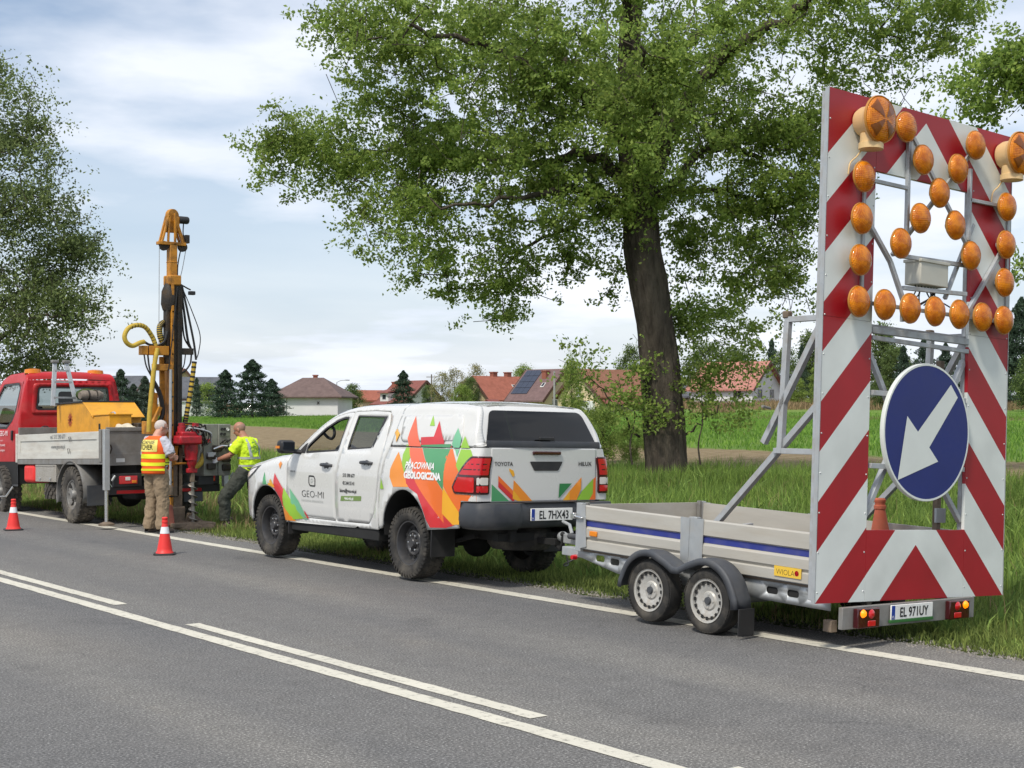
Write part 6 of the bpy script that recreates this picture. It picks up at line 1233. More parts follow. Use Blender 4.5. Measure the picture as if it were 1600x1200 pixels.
def amber_lens_mat():
    m = mat('lamp_amber', (.60, .185, .004), .24, coat=.5, spec=.4); nt = m.node_tree; L = nt.links; b = nt.nodes['Principled BSDF']; tc = _n(nt, 'TexCoord').outputs['Object']
    w = _n(nt, 'TexWave', wave_type='BANDS', bands_direction='X'); w.inputs['Scale'].default_value = 22; w2 = _n(nt, 'TexWave', wave_type='BANDS', bands_direction='Z'); w2.inputs['Scale'].default_value = 22; L.new(tc, w.inputs[0]); L.new(tc, w2.inputs[0])
    mu = _n(nt, 'Math', operation='MULTIPLY'); L.new(w.outputs[1], mu.inputs[0]); L.new(w2.outputs[1], mu.inputs[1]); bp = _n(nt, 'Bump'); bp.inputs['Strength'].default_value = .5; bp.inputs['Distance'].default_value = .006; L.new(mu.outputs[0], bp.inputs['Height']); L.new(bp.outputs[0], b.inputs['Normal'])
    n = _n(nt, 'TexNoise'); n.inputs['Scale'].default_value = 16; n.inputs['Detail'].default_value = 4; L.new(tc, n.inputs[0]); r = _n(nt, 'ValToRGB'); e = r.color_ramp.elements; e[0].position = .35; e[0].color = (.60, .145, .001, 1); e[1].position = .62; e[1].color = (.92, .30, .004, 1); L.new(n.outputs[0], r.inputs[0]); L.new(r.outputs[0], b.inputs['Base Color'])
    t = _n(nt, 'BsdfTranslucent'); L.new(r.outputs[0], t.inputs[0]); mx = _n(nt, 'MixShader'); mx.inputs[0].default_value = .25; L.new(b.outputs[0], mx.inputs[1]); L.new(t.outputs[0], mx.inputs[2]); L.new(mx.outputs[0], nt.nodes['Material Output'].inputs[0])
amber_lens_mat()
mat('lamp_cream', (.72, .50, .25), .45, var=.06); mat('lamp_shell', (.46, .20, .03), .5); mat('sign_blue', (.008, .017, .145), .4, var=.08, vscale=3, dirt=(.02, .035, .16), dscale=3, damt=.4); mat('sign_white', (.66, .69, .66), .4, var=.04, vscale=3); mat('box_beige', (.50, .49, .43), .5, var=.08, dirt=(.35, .33, .28), dscale=6, damt=.4)
def arrow_board():
    T = thing('arrow_board', 'tall red and white striped warning frame with amber lamps standing on the trailer', 'warning board', (8.41, 7.31, .37), (0, R(2.8), 0))
    W, Hh, th = 2.38, 3.92, .03; iL, iR, bT, tB, jn = .575, 1.825, .55, 3.36, 2.17
    def pan(x0, x1, z0, z1, nm='striped_panel'):
        return box(nm, 'striped_board', T, x0, x1, -th, 0, z0, z1, 0)
    e = .0012
    pan(0, iL - e, 0, jn - e); pan(iR + e, W, 0, jn - e); pan(iL + e, iR - e, 0, bT)                      # lower frame
    pan(0, iL - e, jn + e, Hh); pan(iR + e, W, jn + e, Hh); pan(iL + e, iR - e, tB, Hh)                    # upper frame
    for x in (-.008, W + .001): box('edge_trim', 'galvanised', T, x, x + .007, -th - .003, .003, 0, Hh, 0)
    rv = []
    for z in [.08 + .3 * i for i in range(13)]:
        for x in (.02, iL - .02, iR + .02, W - .02): rv.append((x, z))
    mb = MB()
    for x, z in rv: mb.lathe([(.001, .004), (.006, .003), (.008, 0)], 6, (x, -th, z), (0, -1, 0))
    tag(mb.build('rivets', 'galvanised', T, smooth=0), kind='stuff')
    # back frame and lattice (square tube)
    def bar(p, q, w=.04, nm='frame_bar', m='frame_grey', par=T): return MB().bar(p, q, w).build(nm, m, par, bevel=.003)
    y = .03
    for x in (.03, iL - .03, iR + .03, W - .03): bar((x, y, .02), (x, y, Hh - .02))
    for z in (.03, bT - .03, jn - .03, tB + .03, Hh - .03): bar((.05, y, z), (W - .05, y, z), .038)
    f = -.052
    # lattice that carries the lamps
    for x in (.43, 2.33): bar((x, f + .02, 2.22), (x, f + .02, 3.36), .032)
    bar((.43, f, 2.31), (2.33, f, 2.31), .03); bar((iL + .01, -.01, jn - .06), (iR, -.01, jn - .06), .05); bar((iL + .01, -.02, jn - .12), (iR, -.02, jn - .14), .035)
    bar((.45, f, 3.27), (.95, f, 3.27), .03); bar((1.76, f, 3.29), (2.33, f, 3.30), .03)
    bar((.945, f, 2.82), (.945, f, 3.76), .032); bar((1.76, f, 2.95), (1.76, f, 3.55), .03)
    bar((.80, f + .02, 2.72), (1.9, f + .02, 3.80), .032); bar((.92, f + .02, 3.80), (1.9, f + .02, 2.78), .032)
    bar((.43, f, 2.98), (.75, f, 2.66), .034); bar((.75, f, 2.66), (1.0, f, 2.24), .034); bar((2.30, f, 3.0), (1.72, f, 2.30), .034); bar((1.86, f + .03, 3.1), (1.50, f + .03, 2.44), .03)
    bar((.86, f, 2.72), (1.86, f, 2.74), .034); bar((.92, f, 2.47), (1.74, f, 2.50), .034); bar((.92, f, 2.30), (.92, f, 2.2), .03)
    # lower diagonals behind the disc
    bar((iL, .02, 1.98), (1.0, .02, 1.35), .04); bar((iR, .02, 1.95), (1.35, .02, 1.15), .045); bar((iR, .02, .62), (1.5, .02, .98), .04); bar((iL, .02, .62), (1.3, .05, 1.75), .045)
    # control box with cables
    cb = box('control_box', 'box_beige', T, 1.10, 1.46, f - .03, f + .13, 2.52, 2.72, .008); box('box_lid', 'box_beige', cb, 1.09, 1.47, f - .04, f + .14, 2.70, 2.725, .004)
    ca = MB(); r2 = random.Random(4)
    for i in range(8):
        x = 1.14 + .04 * i; ca.tube(smoothpath([(x, f + .05, 2.52), (x + r2.uniform(-.05, .05), f + .04, 2.44), (x + r2.uniform(-.25, .25), f + .03, 2.36)], 4), .006, 5)
    tag(ca.build('cables', 'hose_black', T), kind='stuff')
    # lamps
    lens = MB().lathe([(.001, .052), (.035, .049), (.07, .040), (.10, .024), (.115, .004), (.117, -.008), (.112, -.014)], 28, (0, 0, 0), (0, -1, 0)); body = MB().lathe([(.112, -.010), (.098, -.035), (.06, -.06), (.02, -.07), (.001, -.07)], 24, (0, 0, 0), (0, -1, 0), caps=False)
    rng = [(.108, .000), (.121, .002), (.123, -.012), (.112, -.016)]
    pos = [(.44, 3.29), (.43, 2.96), (.425, 2.635), (.42, 2.31), (.945, 3.765), (1.172, 3.535), (1.396, 3.296), (1.154, 3.056), (.914, 2.823), (1.638, 3.532), (1.870, 3.767), (1.618, 3.058), (1.840, 2.83), (2.335, 3.308), (2.335, 2.981), (2.325, 2.654), (.735, 2.315), (1.052, 2.315), (1.375, 2.32), (1.70, 2.325), (2.02, 2.33), (2.325, 2.33)]
    pos = [((8.41 + x) * .9863 - 8.41, 1.44 + (z - 1.44) * .9863) for x, z in pos]; first = None
    for i, (x, z) in enumerate(pos):
        if first is None:
            first = lens.build('lamp', 'lamp_amber', T, smooth=60, loc=(x, f - .075, z)); body.build('lamp_shell', 'lamp_shell', first); MB().lathe(rng, 28, (0, 0, 0), (0, -1, 0), close=True).build('lamp_rim', 'lamp_shell', first); MB().lathe([(.001, -.05), (.03, -.05), (.034, -.085)], 10, (0, 0, 0), (0, -1, 0)).build('lamp_mount', 'frame_grey', first)
        else: copy_tree(first, T, (x, f - .075, z), (0, r2.uniform(0, 6.28), 0))
    # two big flash lamps in cream housings
    bl = None
    for x, z in ((.37, 3.70), (2.22, 3.73)):
        if bl is None:
            bl = MB().lathe([(.001, .045), (.08, .040), (.14, .024), (.172, .004), (.176, -.01), (.170, -.02)], 40, (0, -.20, 0), (0, -1, 0)).build('flash_lamp', 'lamp_amber', T, smooth=60, loc=(x, -th, z))
            MB().lathe([(.172, -.004), (.182, .004), (.186, -.014), (.172, -.02)], 40, (0, -.20, 0), (0, -1, 0), close=True).build('lamp_rim', 'lamp_shell', bl)
            MB().lathe([(.168, -.02), (.150, -.05), (.120, -.09), (.120, -.15), (.105, -.19), (.06, -.20), (.001, -.20)], 32, (0, -.20, 0), (0, -1, 0), caps=False).build('lamp_housing', 'lamp_cream', bl, smooth=50)
            MB().lathe([(.085, -.10), (.085, -.17), (.095, -.175), (.095, -.22)], 24, (0, -.11, 0), (0, 0, 1)).build('lamp_foot', 'lamp_cream', bl, smooth=50)
            sp = MB()
            for k in range(4):
                t0 = R(45 + 90 * k); u = Vector((math.cos(t0), 0, math.sin(t0))); v = Vector((-math.sin(t0), 0, math.cos(t0))); yy = -.246
                hh = lambda q_: interp([(0, .045), (.08, .040), (.14, .024), (.172, .004)], q_)
                sp.grid([[u * a + v * (a * .34 * j) + Vector((0, -.2035 - hh(math.hypot(a, a * .34 * j)), 0)) for j in (-1, -.5, 0, .5, 1)] for a in (.02, .05, .08, .10, .12, .14, .152)])
            mat('lamp_dark', (.20, .055, .004), .3); sp.build('lens_pattern', 'lamp_dark', bl, smooth=0, fix=False)
            MB().tube(smoothpath([(0, -.03, -.20), (-.05, -.015, -.27), (-.12, -.012, -.33), (-.14, -.012, -.42)], 5), .006, 6).build('lamp_cable', 'lamp_cream', bl)
        else: copy_tree(bl, T, (x, -th, z))
    # blue disc with the white arrow pointing down left
    cx, cz, rd = 1.245, 1.335, .545
    dk = MB().lathe([(.001, .0), (rd, .0), (rd + .004, -.004), (rd + .004, -.03), (rd - .02, -.035), (.001, -.035)], 72, (cx, -.075, cz), (0, -1, 0)).build('direction_sign', 'sign_blue', T, smooth=40)
    MB().lathe([(rd - .010, .0015), (rd + .006, .0015), (rd + .009, -.004), (rd + .009, -.034), (rd - .0, -.034)], 72, (cx, -.075, cz), (0, -1, 0), close=True).build('sign_rim', 'sign_white', dk)
    A = [(1.60, 1.735), (1.695, 1.635), (1.335, 1.215), (1.455, 1.105), (.945, .945), (1.045, 1.455), (1.185, 1.335)]
    A = [(x - .065, z) for x, z in A]
    MB().add([(x, -.0775, z) for x, z in A], [(0, 6, 5, 4, 3, 2, 1)]).build('arrow', 'sign_white', dk, smooth=0, fix=False)
    for z in (1.05, 1.62): box('sign_clamp', 'frame_grey', dk, .60, 1.80, -.04, -.005, z - .02, z + .02, .003)
    # stays down to the trailer
    for x in (.27, W - .27):
        bar((x, .06, 2.40), (x, .78, 1.20), .05, 'stay'); bar((x, .06, 1.66), (x + .06, 1.45, .42), .05, 'stay'); bar((x, .56, 2.18), (x, .60, 1.12), .05, 'stay'); bar((x, .06, 2.19), (x, .58, 2.19), .045, 'stay'); bar((x, .05, 1.14), (x, .66, 1.14), .045, 'stay'); bar((x + .06, 1.40, .455), (x + .10, .90, .50) if False else (x + .55, 1.40, .50), .04, 'stay')
        MB().tube([(x - .03, .70, 1.48), (x - .16, .66, 1.49)], .012, 6).build('stay_pin', 'grey_steel', T)
        MB().bx(x - .03, x + .03, .54, .60, 2.2, 2.26).build('stay_cap', 'mud_steel', T, bevel=.01)
    box('hinge_post', 'mud_steel', T, iR - .12, iR - .07, .15, .20, .30, 1.95, .003); box('hinge_plate', 'galvanised', T, iR - .16, iR - .03, .13, .15, .60, .72, .003)
    for x in (.40, 1.70): box('foot_bracket', 'galvanised', T, x, x + .10, .02, .16, .02, .30, .004)
    return T
arrow_board()
# ================================================================== RED FLATBED TRUCK
def text_on(nm, body, org, uax, vax, size, m, par, **k):
    o, u, v = Vector(org), Vector(uax), Vector(vax); return lettering(nm, body, lambda a, b: tuple(o + u * a + v * b), size, m, par, **k)
mat('print_slate', (.16, .17, .18), .5)
def flatbed():
    T = thing('flatbed_truck', 'red cab flatbed truck with pale drop sides carrying the drill rig', 'truck', (9.60, 22.95, 0.0), (R(-1.6), 0, 0))
    xl, xr = -1.01, 1.01; y0, y1 = -1.27, 2.62; zb, zt = 1.045, 1.47
    # drop sides: framed boards with a sunk middle field
    for x, s in ((xl, -1), (xr, 1)):
        o = MB()
        o.bx(min(x, x - s * .03), max(x, x - s * .03), y0 + .09, y1, zb, zt).build('drop_side', 'bed_board', T, bevel=.003) if False else None
        A = MB(); xa, xb = min(x, x - s * .03), max(x, x - s * .03)
        A.bx(xa, xb, y0 + .10, y1, zt - .115, zt).bx(xa, xb, y0 + .10, y1, zb, zb + .12).bx(xa, xb, y0 + .10, y0 + .22, zb + .12, zt - .115).bx(xa, xb, y1 - .14, y1, zb + .12, zt - .115)
        d = A.build('drop_side', 'bed_board', T, bevel=.004); q = x - s * .016; box('sunk_field', 'bed_board', d, min(q, q - s * .012), max(q, q - s * .012), y0 + .2, y1 - .12, zb + .10, zt - .10, 0)
        for yy, zz in ((.05, 1.36), (.10, 1.17)): MB().tube([(x + s * .008, yy - .04, zz - .04), (x + s * .02, yy - .04, zz + .04), (x + s * .02, yy + .04, zz + .04), (x + s * .008, yy + .04, zz - .04)], .006, 6).build('lashing_ring', 'grey_steel', d)
        box('rear_stake', 'grey_steel', T, min(x + s * .015, x - s * .045), max(x + s * .015, x - s * .045), y0, y0 + .095, zb - .05, zt + .03, .004); box('front_stake', 'bed_board', T, min(x + s * .012, x - s * .045), max(x + s * .012, x - s * .045), y1 + .002, y1 + .07, zb - .06, zt + .02, .004)
        box('side_rail', 'grey_steel', T, min(x - s * .0, x - s * .08), max(x - s * .0, x - s * .08), y0, y1, zb - .09, zb - .006, .004)
    text_on('side_text', 'tel. 515 590 677', (xl - .004, .98, 1.378), (0, -1, 0), (0, 0, 1), .10, 'print_slate', T, sx=1.05); text_on('side_text', 'www.geo-mi.pl', (xl + .0125, .98, 1.215), (0, -1, 0), (0, 0, 1), .10, 'print_slate', T, sx=1.05)
    box('load_floor', 'dark_wood', T, xl + .02, xr - .02, y0, y1, zb - .02, zb + .0, 0); box('head_board', 'grey_steel', T, xl + .03, xr - .03, y1 + .0, y1 + .05, zb, 1.60, .004)
    tgp = box('tail_board', 'grey_steel', T, xl + .06, -.12, y0 - .03, y0, zb + .0, zt + .06, .004); box('board_frame', 'grey_steel', tgp, xl + .06, -.12, y0 - .045, y0 - .03, zt + .0, zt + .05, .003); box('board_frame', 'grey_steel', tgp, xl + .06, -.12, y0 - .045, y0 - .03, zb - .11, zb + .08, .003); box('tail_board', 'grey_steel', T, .45, xr - .06, y0 - .03, y0, zb, zt - .1, .004)
    box('data_plate', 'wall_white', tgp, -.80, -.66, y0 - .049, y0 - .044, zb - .06, zb + .0, 0)
    # outrigger jacks
    for x in (-1.0, 1.0):
        j = box('outrigger', 'galvanised', T, x - .042, x + .042, y0 - .19, y0 - .10, .56, 1.50, .004); MB().tube([(x, y0 - .145, .60), (x, y0 - .145, .06)], .03, 10).build('jack_tube', 'chrome', j); MB().lathe([(.12, .0), (.12, .03), (.05, .06)], 16, (x, y0 - .145, .015), (0, 0, 1)).build('foot_plate', 'mud_steel', j); MB().tube([(x + .06, y0 - .15, 1.12), (x + .09, y0 - .15, 1.20), (x + .07, y0 - .15, 1.26)], .012, 6).build('jack_hook', 'grease_black', j)
        MB().tube([(x + .08, y0 - .16, .70), (x + .13, y0 - .18, .78)], .02, 6).build('jack_valve', 'galvanised', j)
    # tail lamps and under-run bar
    for x0 in (-.80, .52):
        h = box('lamp_housing', 'black_plastic', T, x0 - .06, x0 + .40, y0 - .10, y0 - .02, .60, .81, .01); l = box('tail_lamp', 'red_lens', T, x0 + .02, x0 + .32, y0 - .118, y0 - .10, .645, .77, .008); box('lamp_segment', 'clear_lens', l, x0 + .12, x0 + .20, y0 - .124, y0 - .117, .70, .755, .004); box('lamp_segment', 'amber', l, x0 + .225, x0 + .30, y0 - .124, y0 - .117, .66, .70, .004)
    ub = box('underrun_bar', 'black_plastic', T, -.92, .95, y0 - .06, y0 + .04, .48, .60, .008); box('bar_reflector', 'red_paint', ub, -.80, -.30, y0 - .068, y0 - .059, .495, .545, 0); box('bar_reflector', 'red_paint', ub, .10, .62, y0 - .068, y0 - .059, .495, .545, 0)
    # chassis, axle, wheels
    for x in (-.42, .36): box('chassis_rail', 'underbody', T, x, x + .07, -1.2, 4.6, .78, .96, 0)
    MB().tube([(-.75, .08, .47), (.75, .08, .47)], .07, 10).sphere((0, .08, .45), (.22, .2, .22), 14, 10).build('rear_axle', 'underbody', T); MB().bx(-.35, .35, -1.0, -.4, .38, .75).build('tank', 'underbody', T, bevel=.05)
    for s in (-1, 1):
        wheel(T, (s * .86, .08, .465), s, .455, .30, .235, 'mud_rubber', 'grey_steel', 'mud', 6, .022, ntread=30); wheel(T, (s * .86, 3.70, .465), s, .455, .30, .235, 'mud_rubber', 'grey_steel', 'mud', 6, .022, ntread=30)
        P = []
        for k in range(19):
            t = R(-15 + 210 * k / 18); P.append((.08 + .60 * math.cos(t), .47 + .55 * math.sin(t)))
        g = MB().grid([[(s * 1.02, a, b - .03) for a, b in P], [(s * 1.02, a, b) for a, b in P], [(s * .98, a, b + .015) for a, b in P], [(s * .66, a, b + .015) for a, b in P]]).build('wheel_fender', 'grey_steel', T, smooth=40, fix=False); md = g.modifiers.new('t', 'SOLIDIFY'); md.thickness = .008
        box('mud_flap', 'grey_plastic', T, s * .82 - .17, s * .82 + .17, -.60, -.59, .30, .62, 0)
    # boxes hung under the bed on the near side
    tb = box('tool_box', 'checker_plate', T, -1.0, -.52, .76, 1.74, .66, .955, .008); box('tool_box_lid', 'checker_plate', tb, -1.008, -.99, .78, 1.72, .92, .94, .003)
    for yy in (1.0, 1.5): box('box_latch', 'galvanised', tb, -1.018, -1.0, yy - .03, yy + .03, .70, .73, .003)
    cn = box('red_canister', 'cone_red', T, -1.0, -.66, 1.82, 2.34, .64, .95, .06, seg=4); MB().lathe([(.03, 0), (.03, .03), (.001, .035)], 10, (-.84, 2.1, .945), (0, 0, 1)).build('canister_cap', 'black_plastic', cn)
    # spare wheel slung flat under the bed
    sp = wheel(T, (-.46, 1.26, .50), -1, .52, .26, .24, 'mud_rubber', 'grey_steel', 'mud', 6, .02, 'spare_wheel', 30); sp.rotation_euler = (0, R(90), 0)
    # ---- cab
    CX = .10
    def hw(z): return interp([(.5, .98), (1.3, .99), (1.7, .97), (2.0, .92), (2.4, .84), (2.62, .76)], z)
    prof = [(2.95, .95), (2.95, 2.46), (3.02, 2.56), (3.3, 2.61), (4.0, 2.60), (4.3, 2.52), (4.95, 1.72), (5.3, 1.58), (5.75, 1.35), (5.85, 1.05), (5.85, .95)]
    win = rounded([(3.32, 1.74), (3.22, 1.90), (3.20, 2.34), (3.34, 2.42), (4.15, 2.42), (4.78, 1.74), (4.5, 1.62), (3.6, 1.60)], .05)
    for s in (-1, 1):
        o = sheet(prof, [win], lambda u, v: (CX + s * hw(v), u, v), .12, flip=s < 0).build('cab_side', 'red_paint', T, smooth=45, fix=False); md = o.modifiers.new('t', 'SOLIDIFY'); md.thickness = .03; md.offset = -1
        sheet(offset_poly(win, -.01), [offset_poly(win, .03)], lambda u, v: (CX + s * (hw(v) + .002), u, v), .1, flip=s < 0).build('window_seal', 'black_plastic', o, fix=False); sheet(win, [], lambda u, v: (CX + s * (hw(v) - .02), u, v), .15, flip=s < 0).build('side_window', CAR_GLASS, o, fix=False)
        gap = [(3.16, .98), (3.15, 1.5), (3.10, 2.0), (3.12, 2.44)]; MB().tube([(CX + s * (hw(z) + .001), y, z) for y, z in gap], .006, 5).build('door_gap', 'underbody', o)
        MB().bx(CX + min(s * .965, s * 1.02), CX + max(s * .965, s * 1.02), 3.22, 3.27, 1.38, 1.56).build('door_handle', 'black_plastic', o, bevel=.012)
        sheet([(2.95, .56), (5.7, .56), (5.8, .95), (2.95, .95)], [], lambda u, v: (CX + s * (hw(v) + .012), u, v), .2, flip=s < 0).build('sill_cladding', 'grey_plastic', T, fix=False)
        MB().tube([(s * .9, 3.2, .55), (s * 1.0, 3.25, .38), (s * 1.0, 3.9, .36), (s * .9, 3.95, .55)], .018, 8).build('step_bar', 'chrome', T)
        mi = MB().bx(min(s * 1.0, s * 1.22), max(s * 1.0, s * 1.22), 4.6, 4.75, 1.75, 2.1).build('wing_mirror', 'black_plastic', T, bevel=.04)
    for (txt, z, sz, m) in (('GEO-MI', 1.47, .135, 'print_white'), ('tel. 515 590 677', 1.375, .03, 'print_white'), ('Pracownia', 1.28, .075, 'print_white'), ('Geologiczna', 1.19, .06, 'print_white')): text_on('door_text', txt, (CX - hw(z) - .014, 3.95 if sz > .1 else 3.92, z), (0, -1, 0), (0, 0, 1), sz, m, T, sx=1.0)
    lg = rounded([(3.72, 1.62), (3.58, 1.62), (3.52, 1.74), (3.52, 1.62), (3.60, 1.60)], .01)
    def rearw(x, z): return (x + CX, 2.945 - .03 * (1 - min(1, (x / .9) ** 2)), z)
    zs = [.95 + .1 * i for i in range(16)] + [2.46]; outer = [(hw(z), z) for z in zs] + [(-hw(z), z) for z in reversed(zs)]
    rw = rounded([(-.66, 1.93), (.70, 1.93), (.66, 2.33), (-.62, 2.33)], .05)
    o = sheet(outer, [rw], rearw, .12).build('cab_rear_wall', 'red_paint', T, smooth=45, fix=False); md = o.modifiers.new('t', 'SOLIDIFY'); md.thickness = .03; md.offset = -1
    fr_ = rounded([(-.76, 1.84), (.80, 1.84), (.75, 2.41), (-.72, 2.41)], .08); pr = sheet(fr_, [offset_poly(rw, -.02)], lambda x, z: (x + CX, rearw(x, z)[1] - .012, z), .1).build('window_pressing', 'red_paint', o, fix=False); md = pr.modifiers.new('t', 'SOLIDIFY'); md.thickness = .014; md.offset = -1
    sheet(offset_poly(rw, -.012), [offset_poly(rw, .02)], lambda x, z: (x + CX, rearw(x, z)[1] - .008, z), .1).build('window_seal', 'black_plastic', o, fix=False); sheet(rw, [], lambda x, z: (x + CX, rearw(x, z)[1] + .012, z), .15).build('rear_window', CAR_GLASS, o, fix=False)
    P = [];
    for i in range(15):
        u = i / 14; y, z = smoothpath([(2.95, 2.46, 0), (2.98, 2.54, 0), (3.10, 2.595, 0), (3.5, 2.615, 0), (4.0, 2.60, 0), (4.3, 2.52, 0)], 3)[i][:2]; e = hw(z); P.append([(CX + e * t, y, z + .03 * (1 - t * t)) for t in [-1 + .2 * k for k in range(11)]])
    MB().grid(P).build('cab_roof', 'red_paint', T, smooth=60, fix=False); MB().grid([[(CX + hw(2.52) * t, 4.3, 2.52 + .02 * (1 - t * t)) for t in (-1, -.5, 0, .5, 1)], [(CX + hw(1.72) * .95 * t, 4.95 + .1 * (1 - t * t), 1.72) for t in (-1, -.5, 0, .5, 1)]]).build('windscreen', CLEAR_GLASS, T, fix=False)
    MB().grid([[(CX + hw(1.7) * t, y, z + .03 * (1 - t * t)) for t in (-1, -.5, 0, .5, 1)] for y, z in ((4.95, 1.72), (5.3, 1.58), (5.75, 1.35), (5.86, 1.05), (5.86, .6))]).build('bonnet', 'red_paint', T, smooth=50, fix=False)
    box('cab_floor', 'underbody', T, -.9, .9, 2.97, 5.6, .6, 1.0, 0); MB().bx(-.85, .85, 4.45, 4.95, 1.2, 1.68).build('dashboard', 'black_plastic', T, bevel=.05)
    for x in (-.55, .1, .55):
        s_ = MB().bx(x - .22, x + .22, 3.2, 3.32, 1.1, 2.0).build('seat', 'black_plastic', T, bevel=.05); MB().bx(x - .15, x + .15, 3.19, 3.29, 2.03, 2.27).build('headrest', 'black_plastic', s_, bevel=.05)
    for x in (-.55, .62): MB().lathe([(.12, 0), (.11, .07), (.05, .085), (.001, .086)], 20, (x, 3.15, 2.59), (0, 0, 1), scale=(1.3, 1)).build('beacon', 'amber', T)
    MB().lathe([(.09, 0), (.11, .02), (.09, .05)], 16, (-.42, 2.92, 1.53), (0, -1, 0), close=True).build('wall_grommet', 'black_plastic', T)
    return T
mat('checker_plate', (.46, .43, .38), .4, metal=.4, var=.25, vscale=45, bump=.8, bscale=45, dirt=(.26, .22, .17), dscale=4, damt=.4)
flatbed()
# ---- load on the bed: engine housing, ladder, rolled tarp, cloth
def load():
    o = thing('engine_housing', 'yellow steel engine housing with a sloping lid on the truck bed', 'engine housing', (9.60, 22.95, 1.06), (R(-1.6), 0, 0))
    MB().prism([(1.78, 0), (1.78, .92), (.52, .92), (.18, .70), (.18, 0)], -.62, .24, 'x').build('housing', 'box_yellow', o, bevel=.012)
    MB().prism([(1.80, .915), (1.80, .945), (.50, .945), (.50, .915)], -.64, .26, 'x').build('top_cover', 'black_plastic', o, bevel=.004); MB().bar((-.19, .55, .935), (-.19, .08, .655), .90, .018, up=(0, -.55, .85)).build('sloping_lid', 'box_yellow', o, bevel=.004)
    sb = box('lower_box', 'box_yellow', o, -.62, -.24, -.56, .17, 0, .68, .01); box('slot', 'underbody', sb, -.622, -.618, -.20, -.12, .10, .55, 0); MB().tube([(-.40, -.3, .68), (-.40, -.25, .73), (-.40, -.1, .73), (-.40, -.05, .68)], .015, 6).build('grip', 'chrome', sb)
    box('lower_box_lid', 'box_yellow', sb, -.635, -.225, -.575, .185, .68, .70, .004)
    for y in (.5, 1.5): box('hinge', 'grease_black', o, -.632, -.61, y - .06, y + .06, .03, .07, .004)
    box('inner_engine', 'grease_black', o, -.2, .7, -.7, .15, .0, .55, .02)
    em = MB()
    for k in range(12): t = 2 * math.pi * k / 12; em.add([(-.623, 1.14 + math.cos(t + a) * r_, .64 + math.sin(t + a) * r_ * 1.15) for a, r_ in ((-.18, .085), (0, .115), (.18, .085))] + [(-.623, 1.14, .64)], [(0, 1, 2, 3)])
    em.build('emblem', 'emblem_red', o, smooth=0, fix=False); MB().lathe([(.001, .001), (.03, .001)], 12, (-.6235, 1.14, .64), (-1, 0, 0)).build('emblem_disc', 'box_yellow', o, smooth=0)
    text_on('lid_text', 'SEDIDRILL', (-.32, -.07, .48), (1, 0, 0), (0, 0, 1), .07, 'grease_black', o) if False else None
    L = thing('step_ladder', 'grey aluminium ladder leaning against the back of the red cab', 'ladder', (9.60, 22.95, 0), (0, 0, 0))
    for xa, xb, y0, y1 in ((-.78, -.66, 1.55, 1.80), (-.36, -.46, 1.55, 1.80)):
        r = MB().bar((xa, y0, 1.9), (xb, y1, 2.66), .075, .03).build('rail', 'galvanised', L, bevel=.004); MB().bx(xb - .06, xb + .06, y1 - .05, y1 + .05, 2.65, 2.70).build('rail_cap', 'grey_steel', r, bevel=.01)
    for z in (2.05, 2.32, 2.52): t = (z - 1.9) / .76; MB().bar((-.78 + .12 * t, 1.55 + .25 * t, z), (-.36 - .10 * t, 1.55 + .25 * t, z), .05, .03).build('rung', 'galvanised', L)
    R_ = thing('rolled_tarp', 'grey brown rolled tarpaulin lying on top of the yellow housing', 'tarpaulin', (9.60, 22.95, 2.0), (0, 0, 0))
    rs = random.Random(3); pts = [(-.46 + .05 * i, 1.15 + .012 * math.sin(i), .085 + .008 * rs.uniform(-1, 1)) for i in range(9)]; MB().tube(pts, [.06, .085, .09, .082, .09, .085, .092, .08, .055], 12).build('roll', 'tarp', R_, smooth=60)
    for x in (-.32, -.18): MB().lathe([(.094, -.012), (.098, 0), (.094, .012)], 14, (x, 1.15, .085), (1, 0, 0)).build('strap', 'grease_black', R_)
    MB().sphere((-.22, 1.45, .10), (.20, .16, .11), 12, 8).build('moss_bag', 'leaf_far', R_)
    c = thing('cloth_bundle', 'crumpled cream cloth bundle on the rear end of the truck bed', 'cloth', (9.16, 22.2, 1.50), (0, 0, 0))
    m = MB(); m.sphere((0, 0, 0), 1.0, 26, 16); rs = np.random.RandomState(5); vs = []
    for (x, y, z) in m.v:
        k = 1 + .22 * math.sin(5 * x + 2.2 * y + 1) + .16 * math.sin(7 * y - 4 * z) + .12 * math.sin(11 * z + 5 * x); vs.append((x * .17 * k, y * .24 * k, z * .10 * k))
    m.v = vs; m.build('cloth', 'cream_cloth', c, smooth=60)
mat('emblem_red', (.35, .05, .015), .5); mat('tarp', (.20, .165, .135), .9, var=.35, vscale=14, bump=.4, bscale=25); mat('cream_cloth', (.60, .54, .42), .95, var=.12, vscale=9, bump=.3, bscale=30)
load()
